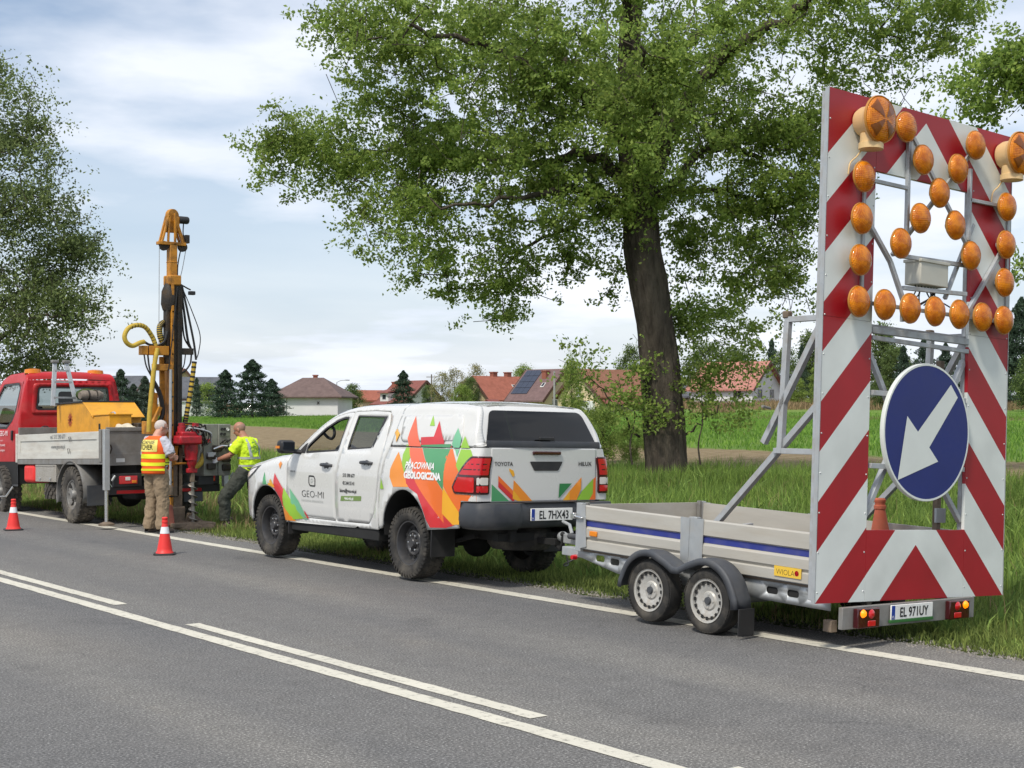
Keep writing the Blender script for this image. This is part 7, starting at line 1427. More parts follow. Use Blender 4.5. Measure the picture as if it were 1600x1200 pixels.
# ================================================================== DRILL RIG
def drill():
    T = thing('drill_rig', 'tall yellow and black drill mast with red drill head and auger behind the truck', 'drill rig', (9.50, 21.10, 0.0), (0, 0, 0))
    b = lambda nm, m, *a, bevel=.006, par=T: box(nm, m, par, *a, bevel)
    # mast: greasy carriage column with orange flanges
    b('mast_column', 'grease_black', -.02, .13, -.02, .22, .16, 3.78); b('mast_flange', 'rig_yellow', -.068, -.026, -.06, .20, .16, 3.80); b('mast_flange', 'grease_black', .04, .075, -.045, -.021, .5, 3.70); b('mast_flange', 'mud_steel', -.02, .13, -.045, -.021, .16, 1.25)
    for i in range(14): MB().lathe([(.001, .004), (.014, .004)], 8, (-.05, -.061, .5 + .22 * i), (0, -1, 0)).build('flange_hole', 'underbody', T, smooth=0)
    b('hose_guard', 'grease_black', -.13, -.078, -.02, .12, 2.55, 3.62); MB().lathe([(.10, 0), (.13, .10), (.12, .30), (.07, .42)], 14, (-.055, .06, 3.38), (0, 0, 1)).build('hose_bundle', 'grease_black', T)
    b('mast_collar', 'rig_yellow', -.10, .10, -.05, .20, 3.77, 3.93, bevel=.02); MB().bx(-.067, .05, .0, .15, 3.9, 4.42).build('boom', 'rig_yellow', T, bevel=.008); b('boom_weld', 'rig_yellow', -.072, .055, -.005, .155, 4.13, 4.145)
    # crown: triangulated sheave bracket
    cr = b('crown_beam', 'rig_yellow', -.25, .20, .0, .13, 4.40, 4.45)
    for p, q in (((-.23, .02, 4.42), (-.10, .02, 4.86)), ((.17, .02, 4.42), (.02, .02, 4.78)), ((-.11, .02, 4.44), (-.09, .02, 4.85)), ((.0, -.02, 4.42), (.0, -.02, 4.90)), ((-.23, .12, 4.42), (-.10, .12, 4.86)), ((.17, .12, 4.42), (.02, .12, 4.78)), ((.22, .07, 4.44), (.10, .07, 4.72))): MB().bar((p[0] * .88, p[1], p[2]), (q[0] * .88, q[1], q[2]), .028, .045).build('crown_brace', 'rig_yellow', cr, bevel=.004)
    MB().lathe([(.05, -.04), (.112, -.036), (.117, 0), (.112, .036), (.05, .04)], 36, (-.01, .07, 4.855), Vector((.35, -1, 0))).build('sheave_drum', 'rig_yellow', T, smooth=40); MB().bx(-.12, .10, .03, .11, 4.60, 4.85).build('drum_web', 'rig_yellow', T, bevel=.01)
    MB().lathe([(.001, 0), (.055, 0), (.06, .02), (.06, .14), (.05, .16), (.001, .16)], 20, (.10, .07, 4.81), (1, 0, 0)).build('winch_motor', 'black_plastic', T); MB().tube(smoothpath([(.18, .07, 4.76), (.17, .06, 4.6), (.20, .06, 4.48)], 5), .010, 6).build('motor_hose', 'hose_black', T)
    for x in (-.15, .16): MB().lathe([(.03, -.02), (.075, -.022), (.068, 0), (.075, .022), (.03, .02)], 24, (x, .06, 4.385), (0, 1, 0)).build('pulley', 'grease_black', T)
    b('limit_block', 'grease_black', .20, .27, .03, .12, 4.45, 4.58)
    # wire ropes
    for pts, r in (([(-.225, .06, 4.37), (-.235, .04, 2.9), (-.25, .02, 2.75)], .006), ([(.22, .06, 4.36), (.15, .06, 4.0), (.07, .05, 3.75)], .006), ([(.13, .05, 4.36), (.08, .05, 4.1), (.07, .04, 3.85)], .010), ([(.03, -.05, 3.75), (-.06, -.09, 3.05), (-.13, -.10, 2.5), (-.15, -.10, 2.45)], .010)): MB().tube(smoothpath(pts, 5), r, 6).build('wire_rope', 'frame_grey' if r < .008 else 'hose_black', T)
    MB().tube([(.12, .05, 3.80), (.24, .04, 3.74), (.29, .04, 3.72)], .012, 6).build('lamp_arm', 'grease_black', T); b('mast_lamp', 'black_plastic', .26, .36, .0, .08, 3.64, 3.70, bevel=.012)
    # spreader with hose ends
    b('spreader', 'rig_yellow', -.42, -.10, -.04, .10, 2.68, 2.82); b('spreader_end', 'rig_yellow', -.54, -.44, -.04, .10, 2.68, 2.82); b('spreader_right', 'grease_black', .13, .33, .0, .12, 2.70, 2.80); b('cross_arm', 'rig_yellow', -.38, -.06, -.10, -.02, 2.44, 2.54)
    MB().tube(smoothpath([(-.30, .0, 2.82), (-.36, .0, 2.96), (-.48, -.02, 3.10), (-.62, -.04, 3.13), (-.76, -.05, 3.08), (-.83, -.06, 2.96), (-.80, -.06, 2.86), (-.70, -.05, 2.81), (-.58, -.04, 2.86), (-.50, -.02, 2.88)], 6), .036, 12).build('spiral_hose', 'hose_yellow', T)
    for k, pts in enumerate(([(-.08, .06, 2.75), (-.20, .05, 2.95), (-.21, .06, 3.12), (-.13, .08, 3.19), (-.08, .10, 3.10)], )): MB().tube(smoothpath(pts, 6), .045, 10).build('spiral_hose', 'hose_yellow', T)
    wraps = MB(); H_ = smoothpath([(-.30, .0, 2.82), (-.36, .0, 2.96), (-.48, -.02, 3.10), (-.62, -.04, 3.13), (-.76, -.05, 3.08)], 6)
    for i in range(0, len(H_) - 1, 2): wraps.lathe([(.0365, -.005), (.0385, 0), (.0365, .005)], 10, H_[i], H_[i + 1] - H_[i])
    H_ = smoothpath([(-.08, .06, 2.75), (-.20, .05, 2.95), (-.21, .06, 3.12), (-.13, .08, 3.19), (-.08, .10, 3.10)], 6)
    for i in range(0, len(H_) - 1): wraps.lathe([(.046, -.009), (.0485, 0), (.046, .009)], 10, H_[i], H_[i + 1] - H_[i])
    H_ = smoothpath([(.34, .0, 2.58), (.29, .0, 2.2), (.22, .0, 1.8), (.19, .02, 1.6)], 10)
    for i in range(0, len(H_) - 1, 2): wraps.lathe([(.041, -.014), (.0425, 0), (.041, .014)], 8, H_[i], H_[i + 1] - H_[i])
    tag(wraps.build('hose_wraps', 'hose_black', T, smooth=60), kind='stuff')
    MB().tube(H_, .036, 10).build('spiral_hose', 'hose_yellow', T); MB().tube(smoothpath([(-.30, -.06, 2.78), (-.37, -.10, 2.5), (-.42, -.12, 2.1), (-.46, -.14, 1.75), (-.47, -.14, 1.5)], 6), .036, 10).build('spiral_hose', 'hose_yellow', T); MB().tube(smoothpath([(.30, -.05, .92), (.42, -.06, 1.0), (.50, -.04, 1.15), (.52, -.02, 1.30)], 6), .045, 10).build('spiral_hose', 'hose_yellow', T)
    rs = random.Random(8)
    for pts, r in (([(.10, .0, 3.78), (.17, .02, 3.4), (.24, .03, 2.95), (.31, .03, 2.76)], .020), ([(.10, .03, 3.7), (.15, .04, 3.3), (.19, .05, 2.98), (.28, .05, 2.82)], .014), ([(.13, .0, 3.76), (.24, .0, 3.3), (.33, .0, 2.9), (.37, .0, 2.62)], .018), ([(.12, -.02, 3.75), (.28, -.02, 3.4), (.42, -.03, 3.02), (.40, -.03, 2.75), (.36, -.02, 2.62)], .008), ([(.30, .02, 2.70), (.28, .02, 2.56), (.20, .02, 2.45), (.12, .02, 2.40)], .014), ([(.20, .02, 2.70), (.17, .0, 2.55), (.13, .0, 2.45)], .010),
                   ([(-.50, -.02, 2.88), (-.42, -.02, 2.84), (-.34, .0, 2.83)], .02), ([(-.49, .0, 2.68), (-.46, -.02, 2.5), (-.36, -.04, 2.3), (-.22, -.02, 2.05)], .012), ([(-.43, .0, 2.68), (-.41, -.02, 2.48), (-.34, -.04, 2.25), (-.20, -.02, 2.0)], .014), ([(-.36, -.02, 2.3), (-.24, -.02, 2.08), (-.18, .0, 1.8), (-.24, .02, 1.62)], .035), ([(-.28, .02, 2.80), (-.18, .0, 2.86), (-.12, .0, 2.98)], .02), ([(-.34, .02, 2.80), (-.22, -.02, 2.86), (-.13, -.02, 2.94)], .015), ([(-.24, .02, 2.80), (-.17, -.03, 2.90), (-.12, -.02, 3.05)], .018)): MB().tube(smoothpath(pts, 6), r, 7).build('hydraulic_hose', 'hose_black', T)
    # rear mast supports, ram
    MB().bar((-.16, .1, 2.66), (-.14, .1, 1.55), .075, .05).build('mast_strut', 'rig_yellow', T, bevel=.006); MB().bar((-.20, .25, 2.7), (-.24, .30, 1.9), .05).build('mast_strut', 'grey_steel', T); MB().bar((-.36, .0, 1.60), (-.22, .0, 1.88), .07, .05).build('mast_strut', 'rig_yellow', T, bevel=.006); b('pivot_block', 'rig_yellow', -.42, -.16, -.05, .25, 1.46, 1.66); b('pivot_plate', 'rig_yellow', -.33, -.22, .1, .2, 1.6, 2.1)
    MB().tube([(-.10, -.10, 2.46), (-.10, -.10, .62)], .024, 10).build('feed_ram', 'frame_grey', T); MB().lathe([(.05, 0), (.05, .12), (.03, .16)], 12, (-.10, -.10, .52), (0, 0, 1)).build('ram_foot', 'mud_steel', T)
    b('guide_bar', 'rig_yellow', .075, .31, -.06, -.03, 1.60, 1.64); b('guide_bar', 'rig_yellow', -.02, .22, -.09, -.06, .99, 1.02); MB().tube([(-.16, -.12, .50), (.02, -.12, .50)], .014, 6).build('lever', 'grease_black', T)
    MB().bar((.02, -.06, 1.28), (-.02, -.06, .98), .05, .03).build('guide_strap', 'rig_yellow', T)
    # red drill head
    h = b('drill_head', 'rig_red', -.05, .33, -.34, -.05, 1.30, 1.44, bevel=.03); b('gearbox_top', 'rig_red', .0, .28, -.30, -.05, 1.43, 1.50, bevel=.02, par=h)
    for x in (.05, .28): MB().lathe([(.065, 0), (.065, .10), (.05, .105), (.05, .15), (.001, .155)], 18, (x, -.18, 1.48), (0, 0, 1)).build('drive_motor', 'rig_red', h)
    MB().lathe([(.10, .31), (.105, .20), (.092, .12), (.092, .06), (.05, .05)], 24, (.20, -.20, 1.0), (0, 0, 1)).build('head_neck', 'rig_red', h); MB().lathe([(.06, .22), (.075, .17), (.075, .10), (.055, .07), (.05, .0)], 18, (.21, -.20, .90), (0, 0, 1)).build('chuck', 'rig_red', h); b('chuck_lug', 'rig_red', .13, .29, -.24, -.16, .86, .93, bevel=.01, par=h)
    for k in range(9):
        a = rs.uniform(0, 6.28); p0 = Vector((rs.uniform(.0, .3), -.22, 1.50)); p3 = Vector((rs.uniform(.36, .50), rs.uniform(-.3, -.1), rs.uniform(1.15, 1.45))); MB().tube(smoothpath([p0, p0 + Vector((.08, -.06, rs.uniform(.03, .1))), p3 + Vector((-.05, -.06, rs.uniform(.05, .2))), p3], 6), .012, 6).build('hydraulic_hose', 'hose_black' if k % 3 else 'frame_grey', T)
    MB().tube(smoothpath([(.02, -.1, 1.60), (.05, -.12, 1.63), (.30, -.12, 1.62), (.41, -.12, 1.60), (.42, -.12, 1.5)], 6), .012, 6).build('guard_tube', 'hose_black', T)
    MB().tube([(.42 + .085 * math.cos(t), -.25, 1.40 + .11 * math.sin(t)) for t in [2 * math.pi * i / 18 for i in range(19)]], .010, 6, cap=False).build('hose_loop', 'hose_black', T); MB().tube([(.43 + .06 * math.cos(t), -.22, 1.43 + .08 * math.sin(t)) for t in [2 * math.pi * i / 18 for i in range(19)]], .010, 6, cap=False).build('hose_loop', 'hose_black', T)
    # auger: stem with helical flight
    MB().tube([(.22, -.20, .90), (.24, -.20, .05)], .028, 10).build('auger_stem', 'auger_steel', T); fl = []
    for i in range(97):
        t = i / 96; z = .74 - .68 * t; a = t * 2 * math.pi * 5.5; cx = .22 + .02 * t + .005; fl.append([(cx + math.cos(a) * .022, -.20 + math.sin(a) * .022, z), (cx + math.cos(a) * .075, -.20 + math.sin(a) * .075, z - .012)])
    g = MB().grid(fl).build('auger_flight', 'auger_steel', T, smooth=60, fix=False); md = g.modifiers.new('t', 'SOLIDIFY'); md.thickness = .008
    b('drill_rod', 'mud_steel', .19, .25, -.23, -.17, .72, .90)
    # ground foot
    b('foot_plate', 'mud_steel', -.12, .55, -.35, .10, .03, .09); b('mast_foot', 'mud_steel', -.06, .16, -.10, .18, .05, .34, bevel=.02); MB().prism([(-.20, .05), (-.04, .05), (-.08, .36), (-.16, .40)], -.16, -.08, 'y').build('foot_gusset', 'rust_red', T, bevel=.01); MB().prism([(.13, .06), (.50, .06), (.30, .22), (.20, .24)], -.12, -.07, 'y').build('foot_gusset', 'mud_steel', T, bevel=.01)
    m = MB(); m.sphere((0, 0, 0), 1, 20, 10); m.v = [(.24 + x * .30 * (1 + .25 * math.sin(5 * x + 3 * y)), -.22 + y * .24 * (1 + .2 * math.sin(6 * y)), .0 + max(0, z) * .10 * (1 + .4 * math.sin(7 * x + 5 * y))) for x, y, z in m.v]; m.build('drill_spoil', 'spoil', T, smooth=60)
    # control stand
    c = b('control_stand', 'panel_green', .46, .70, -.10, .25, .80, 1.61); pn = b('control_panel', 'panel_green', .70, .91, -.12, .22, .80, 1.61, bevel=.008)
    b('gauge_field', 'panel_grey', .715, .895, -.126, -.118, 1.42, 1.59, bevel=0, par=pn)
    for i, (x, z) in enumerate(((.755, 1.53), (.80, 1.53), (.855, 1.53), (.745, 1.455), (.80, 1.45))): gg = MB().lathe([(.001, .006), (.019, .006), (.023, .012), (.025, 0)], 14, (x, -.126, z), (0, -1, 0)).build('gauge', 'black_plastic' if i != 2 else 'wall_white', pn); 
    for x, z in ((.73, 1.33), (.77, 1.35), (.81, 1.34), (.85, 1.35), (.76, 1.24), (.82, 1.25), (.60, 1.10), (.86, 1.12)): lv = MB().tube([(x, -.12, z - .03), (x + .01, -.19, z + .01)], .008, 6).sphere((x + .01, -.195, z + .015), .018, 8, 6).build('lever', 'black_plastic', pn)
    for x0, z0 in ((.50, 1.06), (.50, .90), (.76, 1.02), (.76, .88), (.60, 1.18)): b('valve_block', 'grease_black', x0, x0 + .14, -.17, -.10, z0, z0 + .10, bevel=.015)
    b('valve_cover', 'wall_grey', .50, .63, -.175, -.10, 1.10, 1.17); b('pump_nozzle', 'cone_white', .86, .92, -.22, -.14, 1.22, 1.30, bevel=.02); MB().tube([(.60, -.16, 1.22), (.72, -.2, 1.27), (.87, -.18, 1.26)], .02, 8).build('hand_wheel_shaft', 'chrome', T)
    MB().lathe([(.001, .01), (.028, .01), (.03, 0)], 12, (.55, -.10, 1.34), (0, -1, 0)).build('red_button', 'rig_red', c); MB().tube([(.40, -.14, 1.37), (.58, -.14, 1.37)], .012, 6).build('red_rod', 'rig_red', T)
    b('rear_lamp_bracket', 'black_plastic', .40, .66, -.04, .30, .66, .80)
    return T
mat('auger_steel', (.33, .31, .28), .4, metal=.6, var=.2, vscale=14, dirt=(.20, .14, .09), dscale=9, damt=.6); mat('rust_red', (.26, .085, .06), .8, var=.25, vscale=10); mat('panel_grey', (.17, .18, .15), .5); mat('spoil', (.17, .125, .085), 1.0, var=.3, vscale=15, bump=.8, bscale=30)
drill()
# ================================================================== CONES
def cones():
    def cone(label, loc, m, h=.48, worn=False, grp='red and white traffic cones on the road'):
        T = thing('traffic_cone', label, 'traffic cone', loc, (0, 0, R(loc[1] * 40)), grp)
        if not worn: MB().prism(rounded([(-.135, -.135), (.135, -.135), (.135, .135), (-.135, .135)], .05, 4), 0, .022, 'z').build('base', 'black_plastic', T, bevel=.006)
        k = h / .48; prof = [(.112, .022), (.108, .035), (.098, .045)] + [(.098 - (.098 - .036) * t, .045 + .345 * t) for t in [i / 10 for i in range(11)]] + [(.034, .40), (.040, .405), (.040, .425), (.034, .43), (.034, .445), (.038, .45), (.038, .465), (.028, .475), (.001, .476)]
        MB().lathe([(r * k if worn else r, z * k) for r, z in prof], 32, caps=False).build('cone_body', m, T, smooth=40)
        if not worn: MB().lathe([(.098 - (.098 - .036) * (z - .045) / .345 + .0025, z) for z in (.268, .31, .352)] , 32, caps=False).build('reflective_band', 'cone_white', T)
        else: MB().lathe([(.14, 0), (.14, .02), (.10, .03)], 24).build('base', m, T)
    cone('red and white traffic cone nearer the pickup, below the man in orange', (7.67, 17.29, .0), 'cone_red'); cone('red and white traffic cone nearest the left edge of the road', (7.41, 22.25, .0), 'cone_red')
    cone('faded orange cone standing inside the trailer behind the striped board', (10.06, 7.98, .455), 'cone_old', .62, True, None)
cones()
# ================================================================== PEOPLE
mat('skin', (.52, .27, .19), .55, var=.06, vscale=12); mat('skin_tan', (.40, .185, .12), .5, var=.06, vscale=12); mat('white_hair', (.56, .49, .45), .9, var=.1, vscale=60, bump=.4, bscale=160); mat('grey_shirt', (.47, .47, .53), .9, var=.08, vscale=6, bump=.35, bscale=14); mat('khaki', (.265, .195, .125), .95, var=.14, vscale=6, bump=.5, bscale=11, dirt=(.17, .125, .085), dscale=4, damt=.5)
mat('dark_trousers', (.050, .055, .046), .95, var=.18, vscale=6, bump=.5, bscale=11); mat('hivis_lime', (.60, .82, .02), .8, var=.06, vscale=5, bump=.3, bscale=12); mat('hivis_orange', (.88, .115, .008), .75, var=.05, vscale=5, bump=.3, bscale=10); mat('hivis_yellow', (.80, .84, .02), .6, var=.04, vscale=8); mat('reflective', (.42, .44, .42), .5, var=.05); mat('patch_yellow', (.78, .66, .16), .7, var=.06); mat('boot', (.075, .055, .045), .8, var=.2, vscale=10, dirt=(.16, .12, .09), dscale=8, damt=.5); mat('stubble', (.33, .20, .15), .8); mat('belt_black', (.015, .015, .016), .6)
def ring(c, rx, ry, ang, n=20, tilt=None):
    """horizontal ellipse: rx across the body, ry front to back, ang = facing direction"""
    ca, sa = math.cos(ang), math.sin(ang); out = []
    for k in range(n):
        t = 2 * math.pi * k / n; a, b = rx * math.cos(t), ry * math.sin(t); out.append((c[0] + a * sa + b * ca, c[1] - a * ca + b * sa, c[2] + (tilt or 0) * b))
    return out
class Torso:
    """lofted trunk: list of (centre, rx, ry); surface point by height t and angle"""
    def __init__(s, secs, ang): s.secs, s.ang = secs, ang
    def sec(s, t):
        k = t * (len(s.secs) - 1); i = min(int(k), len(s.secs) - 2); f = k - i; f = f * f * (3 - 2 * f) * .35 + f * .65; (c0, a0, b0), (c1, a1, b1) = s.secs[i], s.secs[i + 1]
        return Vector(c0).lerp(Vector(c1), f), a0 + (a1 - a0) * f, b0 + (b1 - b0) * f
    def pt(s, t, th, off=0.0, wr=0.0):
        c, a, b = s.sec(t); ca, sa = math.cos(s.ang), math.sin(s.ang); w = wr * (math.sin(9 * t * 3 + 3 * th) + .7 * math.sin(17 * t + 5 * th + 1)) ; x, y = (a + off + w) * math.cos(th), (b + off + w) * math.sin(th)
        return (c.x + x * sa + y * ca, c.y - x * ca + y * sa, c.z)
    def loft(s, mb, t0=0, t1=1, off=0.0, n=28, m=22, wr=0.0, th0=0.0, th1=2 * math.pi, cap=True):
        closed = th1 - th0 > 6.28; kk = n if closed else n + 1
        vs = [s.pt(t0 + (t1 - t0) * i / m, th0 + (th1 - th0) * k / n, off, wr) for i in range(m + 1) for k in range(kk)]
        fs = [(i * kk + k, i * kk + (k + 1) % kk, (i + 1) * kk + (k + 1) % kk, (i + 1) * kk + k) for i in range(m) for k in range(n)]
        if closed and cap: fs += [tuple(reversed(range(kk))), tuple(m * kk + k for k in range(kk))]
        return mb.add(vs, fs)
def limb(mb, pts, rad, n=14, k=5): 
    P = smoothpath(pts, k); N = len(P) - 1; rr = [interp([(i / (len(rad) - 1), v) for i, v in enumerate(rad)], j / N) for j in range(N + 1)]; mb.tube(P, rr, n)
def remesh(o, vox=.009, sm=3, folds=0.0):
    r = o.modifiers.new('remesh', 'REMESH'); r.mode = 'VOXEL'; r.voxel_size = vox; r.use_smooth_shade = True; s = o.modifiers.new('smooth', 'SMOOTH'); s.iterations = sm; s.factor = .5
    if folds:
        for sc_, st in ((.10, folds), (.045, folds * .45)):
            tx = bpy.data.textures.new('folds', 'CLOUDS'); tx.noise_scale = sc_; tx.noise_depth = 2; d = o.modifiers.new('folds', 'DISPLACE'); d.texture = tx; d.strength = st; d.mid_level = .5; d.texture_coords = 'LOCAL'
    return o
def head(mb, c, yaw, pitch=0.0):
    """skull, jaw, nose, ears; returns a function from head space (x right, y forward, z up) to the body's space"""
    M = Matrix.Translation(c) @ Matrix.Rotation(yaw, 4, 'Z') @ Matrix.Rotation(pitch, 4, 'X')
    def sp(cc, r, n=16, m=12):
        t = MB().sphere(cc, r, n, m); mb.add([M @ Vector(p) for p in t.v], t.f)
    sp((0, -.012, .025), (.076, .096, .092)); sp((0, .028, -.04), (.056, .066, .072)); sp((0, .045, -.085), (.034, .036, .028)); sp((0, .098, -.018), (.014, .02, .024), 8, 6); sp((0, .085, .008), (.011, .014, .03), 8, 6)
    for s in (-1, 1): sp((s * .078, -.008, -.012), (.010, .021, .033), 10, 8); sp((s * .03, .078, .022), (.022, .012, .010), 8, 6)
    sp((0, .082, -.066), (.024, .012, .009), 8, 6)
    return M
def hand(mb, wrist, d, side_v, curl=.6, L=.175):
    """palm, four fingers and thumb along d, bent towards the palm side"""
    d = Vector(d).normalized(); s = Vector(side_v); s = (s - d * s.dot(d)).normalized(); n = d.cross(s); w = Vector(wrist)
    for i, o in enumerate((-.030, -.010, .010, .030)): mb.tube([w + s * o * .6, w + d * .045 + s * o * .95, w + d * .085 + s * o * 1.05], [.017, .019, .014], 8)
    for i, (o, l) in enumerate(((-.034, .068), (-.012, .080), (.012, .085), (.033, .074))):
        p = w + d * .085 + s * o; a = p + (d * math.cos(curl * .6) + n * math.sin(curl * .6)) * l * .42; b = a + (d * math.cos(curl * 1.5) + n * math.sin(curl * 1.5)) * l * .32; c = b + (d * math.cos(curl * 2.2) + n * math.sin(curl * 2.2)) * l * .26; mb.tube([p, a, b, c], [.0105, .010, .009, .007], 7)
    p = w + d * .03 + s * .030; a = p + (d * .6 + s * .8) * .035 + n * .01; b = a + (d * .85 + s * .35 + n * .35) * .032; mb.tube([p, a, b], [.014, .012, .009], 7)
def face_details(T, M, skin_dark='skin_tan', hair=None, brow='white_hair'):
    for s in (-1, 1):
        e = MB().sphere(tuple(M @ Vector((s * .030, .079, .008))), .011, 8, 6).build('eye', 'wall_white', T); MB().sphere(tuple(M @ Vector((s * .030, .088, .008))), .005, 6, 5).build('pupil', 'print_black', e)
def boots(T, ankle, yaw, m='boot'):
    M = Matrix.Translation((ankle[0], ankle[1], 0)) @ Matrix.Rotation(yaw, 4, 'Z'); b = MB(); P = []
    rows = [(-.085, .036, .07, .13), (-.05, .045, .045, .17), (0, .046, .045, .16), (.06, .046, .045, .10), (.12, .050, .045, .075), (.165, .045, .035, .06), (.185, .028, .02, .04)]
    for (y, w, _, h) in rows: P.append([M @ Vector(p) for p in ((-w, y, .022), (-w * 1.0, y, h * .55), (-w * .7, y, h * .92), (0, y, h), (w * .7, y, h * .92), (w, y, h * .55), (w, y, .022))])
    b.grid([[tuple(q) for q in r] for r in P]); o = b.build('boot', m, T, smooth=60)
    so = MB(); so.prism(rounded([(-.04, -.092), (.04, -.092), (.05, .06), (.045, .17), (0, .196), (-.045, .17), (-.05, .06)], .02, 3), 0, .024, 'z'); so.v = [tuple(M @ Vector(p)) for p in so.v]; so.build('sole', 'black_plastic', o); return o
def person_orange():
    gz = ground_z(8.9, 20.5) * 0 + .004
    T = thing('person', 'man in orange yellow striped vest and khaki trousers standing at the drill', 'person', (8.93, 20.45, gz), (0, 0, -TH)); F = R(55)      # local x = picture right, y = away
    f = Vector((math.cos(F), math.sin(F), 0)); r = Vector((math.sin(F), -math.cos(F), 0))
    V = lambda a, b, z: Vector((0, 0, z)) + r * a + f * b          # a to his right, b forward
    body = MB(); hd = Vector((.06, .075, 1.558)); M = head(body, hd, F - R(90) - R(32), R(-14)); limb(body, [V(0, -.01, 1.38), V(0, .02, 1.45), Vector((.045, .055, 1.52))], [.072, .064, .060])
    TS = Torso([(V(0, -.02, .86), .178, .135), (V(0, -.02, .95), .186, .145), (V(0, -.015, 1.06), .186, .152), (V(0, -.02, 1.20), .196, .142), (V(0, -.025, 1.32), .198, .125), (V(0, -.01, 1.40), .165, .095), (V(0, 0, 1.445), .075, .068)], F)
    TS.loft(body, off=-.012)
    Rs, Re, Rw = V(.185, -.01, 1.385), V(.30, .02, 1.15), V(.10, .25, 1.11); Ls, Le, Lw = V(-.185, -.01, 1.385), V(-.27, .04, 1.14), V(-.10, .26, 1.10)
    for a, b, c in ((Rs, Re, Rw), (Ls, Le, Lw)): limb(body, [a, a.lerp(b, .5), b], [.050, .046, .040]); limb(body, [b, b.lerp(c, .4), c], [.042, .040, .028]); hand(body, c, (c - b).normalized() + Vector((0, 0, .1)), V(0, 0, 1), .7)
    Rh, Lh = V(.09, 0, .90), V(-.09, 0, .90); Rk, Lk = V(.115, .03, .50), V(-.10, .02, .50); Ra, La = V(.13, .0, .10), V(-.11, -.03, .10)
    for h, k, a in ((Rh, Rk, Ra), (Lh, Lk, La)): limb(body, [h, h.lerp(k, .5), k], [.085, .075, .056]); limb(body, [k, k.lerp(a, .4), a], [.056, .052, .036])
    remesh(body.build('body', 'skin', T), .0075, 3)
    tr = MB()
    for h, k, a in ((Rh, Rk, Ra), (Lh, Lk, La)): limb(tr, [h + Vector((0, 0, .03)), h.lerp(k, .5), k, k.lerp(a, .35), k.lerp(a, .7), a + Vector((0, 0, .02)), a + Vector((0, 0, -.04))], [.118, .112, .098, .096, .092, .090, .082], 18, 7)
    TS.loft(tr, 0, .28, off=.012); o = remesh(tr.build('trousers', 'khaki', T), .009, 2, .036); box('belt', 'belt_black', T, 0, 0, 0, 0, 0, 0) if False else None
    bl = MB(); TS.loft(bl, .235, .262, off=.020, m=2, cap=False); bl.build('belt', 'belt_black', T); pk = MB(); q = V(.155, .05, .62); pk.sphere(tuple(q), (.035, .06, .085), 10, 8); pk.build('leg_pocket', 'khaki', T)
    for yy in (0, 1): pass
    sh = MB(); TS.loft(sh, .22, .97, off=.014, wr=.003)
    for a, b in ((Rs, Re), (Ls, Le)): limb(sh, [a - r * (.05 if a is Rs else -.05), a.lerp(b, .35), a.lerp(b, .92)], [.082, .076, .078], 16)
    remesh(sh.build('shirt', 'grey_shirt', T), .009, 2, .036)
    # vest: open at the sides, closed over back and shoulders
    vt = MB(); TS.loft(vt, .045, .985, off=.034, wr=.004, th0=R(180 + 2), th1=R(360 - 2), n=22); TS.loft(vt, .10, .985, off=.032, wr=.004, th0=R(32), th1=R(148), n=14)
    vo = vt.build('vest', 'hivis_orange', T, smooth=60, fix=False); md = vo.modifiers.new('t', 'SOLIDIFY'); md.thickness = .006
    top = MB()
    for s in (-1, 1): top.add([TS.pt(.985, R(-90 + s * a), .034) for a in (20, 50, 82)] + [TS.pt(.985, R(90 - s * a), .034) for a in (20, 50, 82)], [(0, 1, 4, 3), (1, 2, 5, 4)])
    top.build('shoulder_strap', 'hivis_orange', vo, smooth=0, fix=False)
    for t0, t1 in ((.120, .185), (.245, .315), (.395, .465)): b = MB(); TS.loft(b, t0, t1, off=.039, wr=.004, th0=R(183), th1=R(357), n=22, m=4); b.build('yellow_band', 'hivis_yellow', vo, smooth=60, fix=False)
    side = MB(); TS.loft(side, .26, .40, off=.036, th0=R(-2), th1=R(34), n=6, m=4); side.build('side_band', 'hivis_yellow', vo, smooth=60, fix=False); b = MB(); TS.loft(b, .30, .32, off=.040, th0=R(-4), th1=R(60), n=6, m=2); b.build('side_strap', 'belt_black', vo, fix=False)
    pa = MB(); TS.loft(pa, .52, .80, off=.040, wr=.004, th0=R(205), th1=R(318), n=14, m=8); pa.build('back_patch', 'patch_yellow', vo, smooth=60, fix=False)
    def onback(t0, th_c, k):
        return lambda u, v: TS.pt(t0 + v / .60, R(th_c) + u / .185, .0425, .004)
    lettering('back_text', 'BADANIE', onback(.68, 262, 0), .085, 'print_black', vo, sx=.80, align='CENTER', bold=.001); lettering('back_text', 'OTCHER', onback(.56, 258, 0), .085, 'print_black', vo, sx=.80, align='CENTER', bold=.001)
    hr = MB(); t = MB().sphere((0, -.016, .028), (.0795, .0965, .0925), 18, 12); hr.v = [tuple(M @ Vector(p)) for p in t.v]; hr.f = t.f
    keep = [fc for fc in hr.f if sum((M.inverted() @ Vector(hr.v[i])).y for i in fc) / len(fc) < .004 + .45 * (sum((M.inverted() @ Vector(hr.v[i])).z for i in fc) / len(fc) - .02) and sum((M.inverted() @ Vector(hr.v[i])).z for i in fc) / len(fc) > -.055]; hr.f = keep; hr.build('hair', 'white_hair', T, smooth=70)
    face_details(T, M)
    g = MB(); g.tube([M @ Vector(p) for p in ((.082, -.01, .012), (.075, .07, .014), (.045, .098, .012), (0, .10, .014), (-.045, .098, .012), (-.075, .07, .014), (-.082, -.01, .012))], .003, 5); g.build('glasses', 'belt_black', T)
    for a, yw in ((Ra, F - R(90) - R(8)), (La, F - R(90) + R(6))): boots(T, a + f * .02, yw)
person_orange()
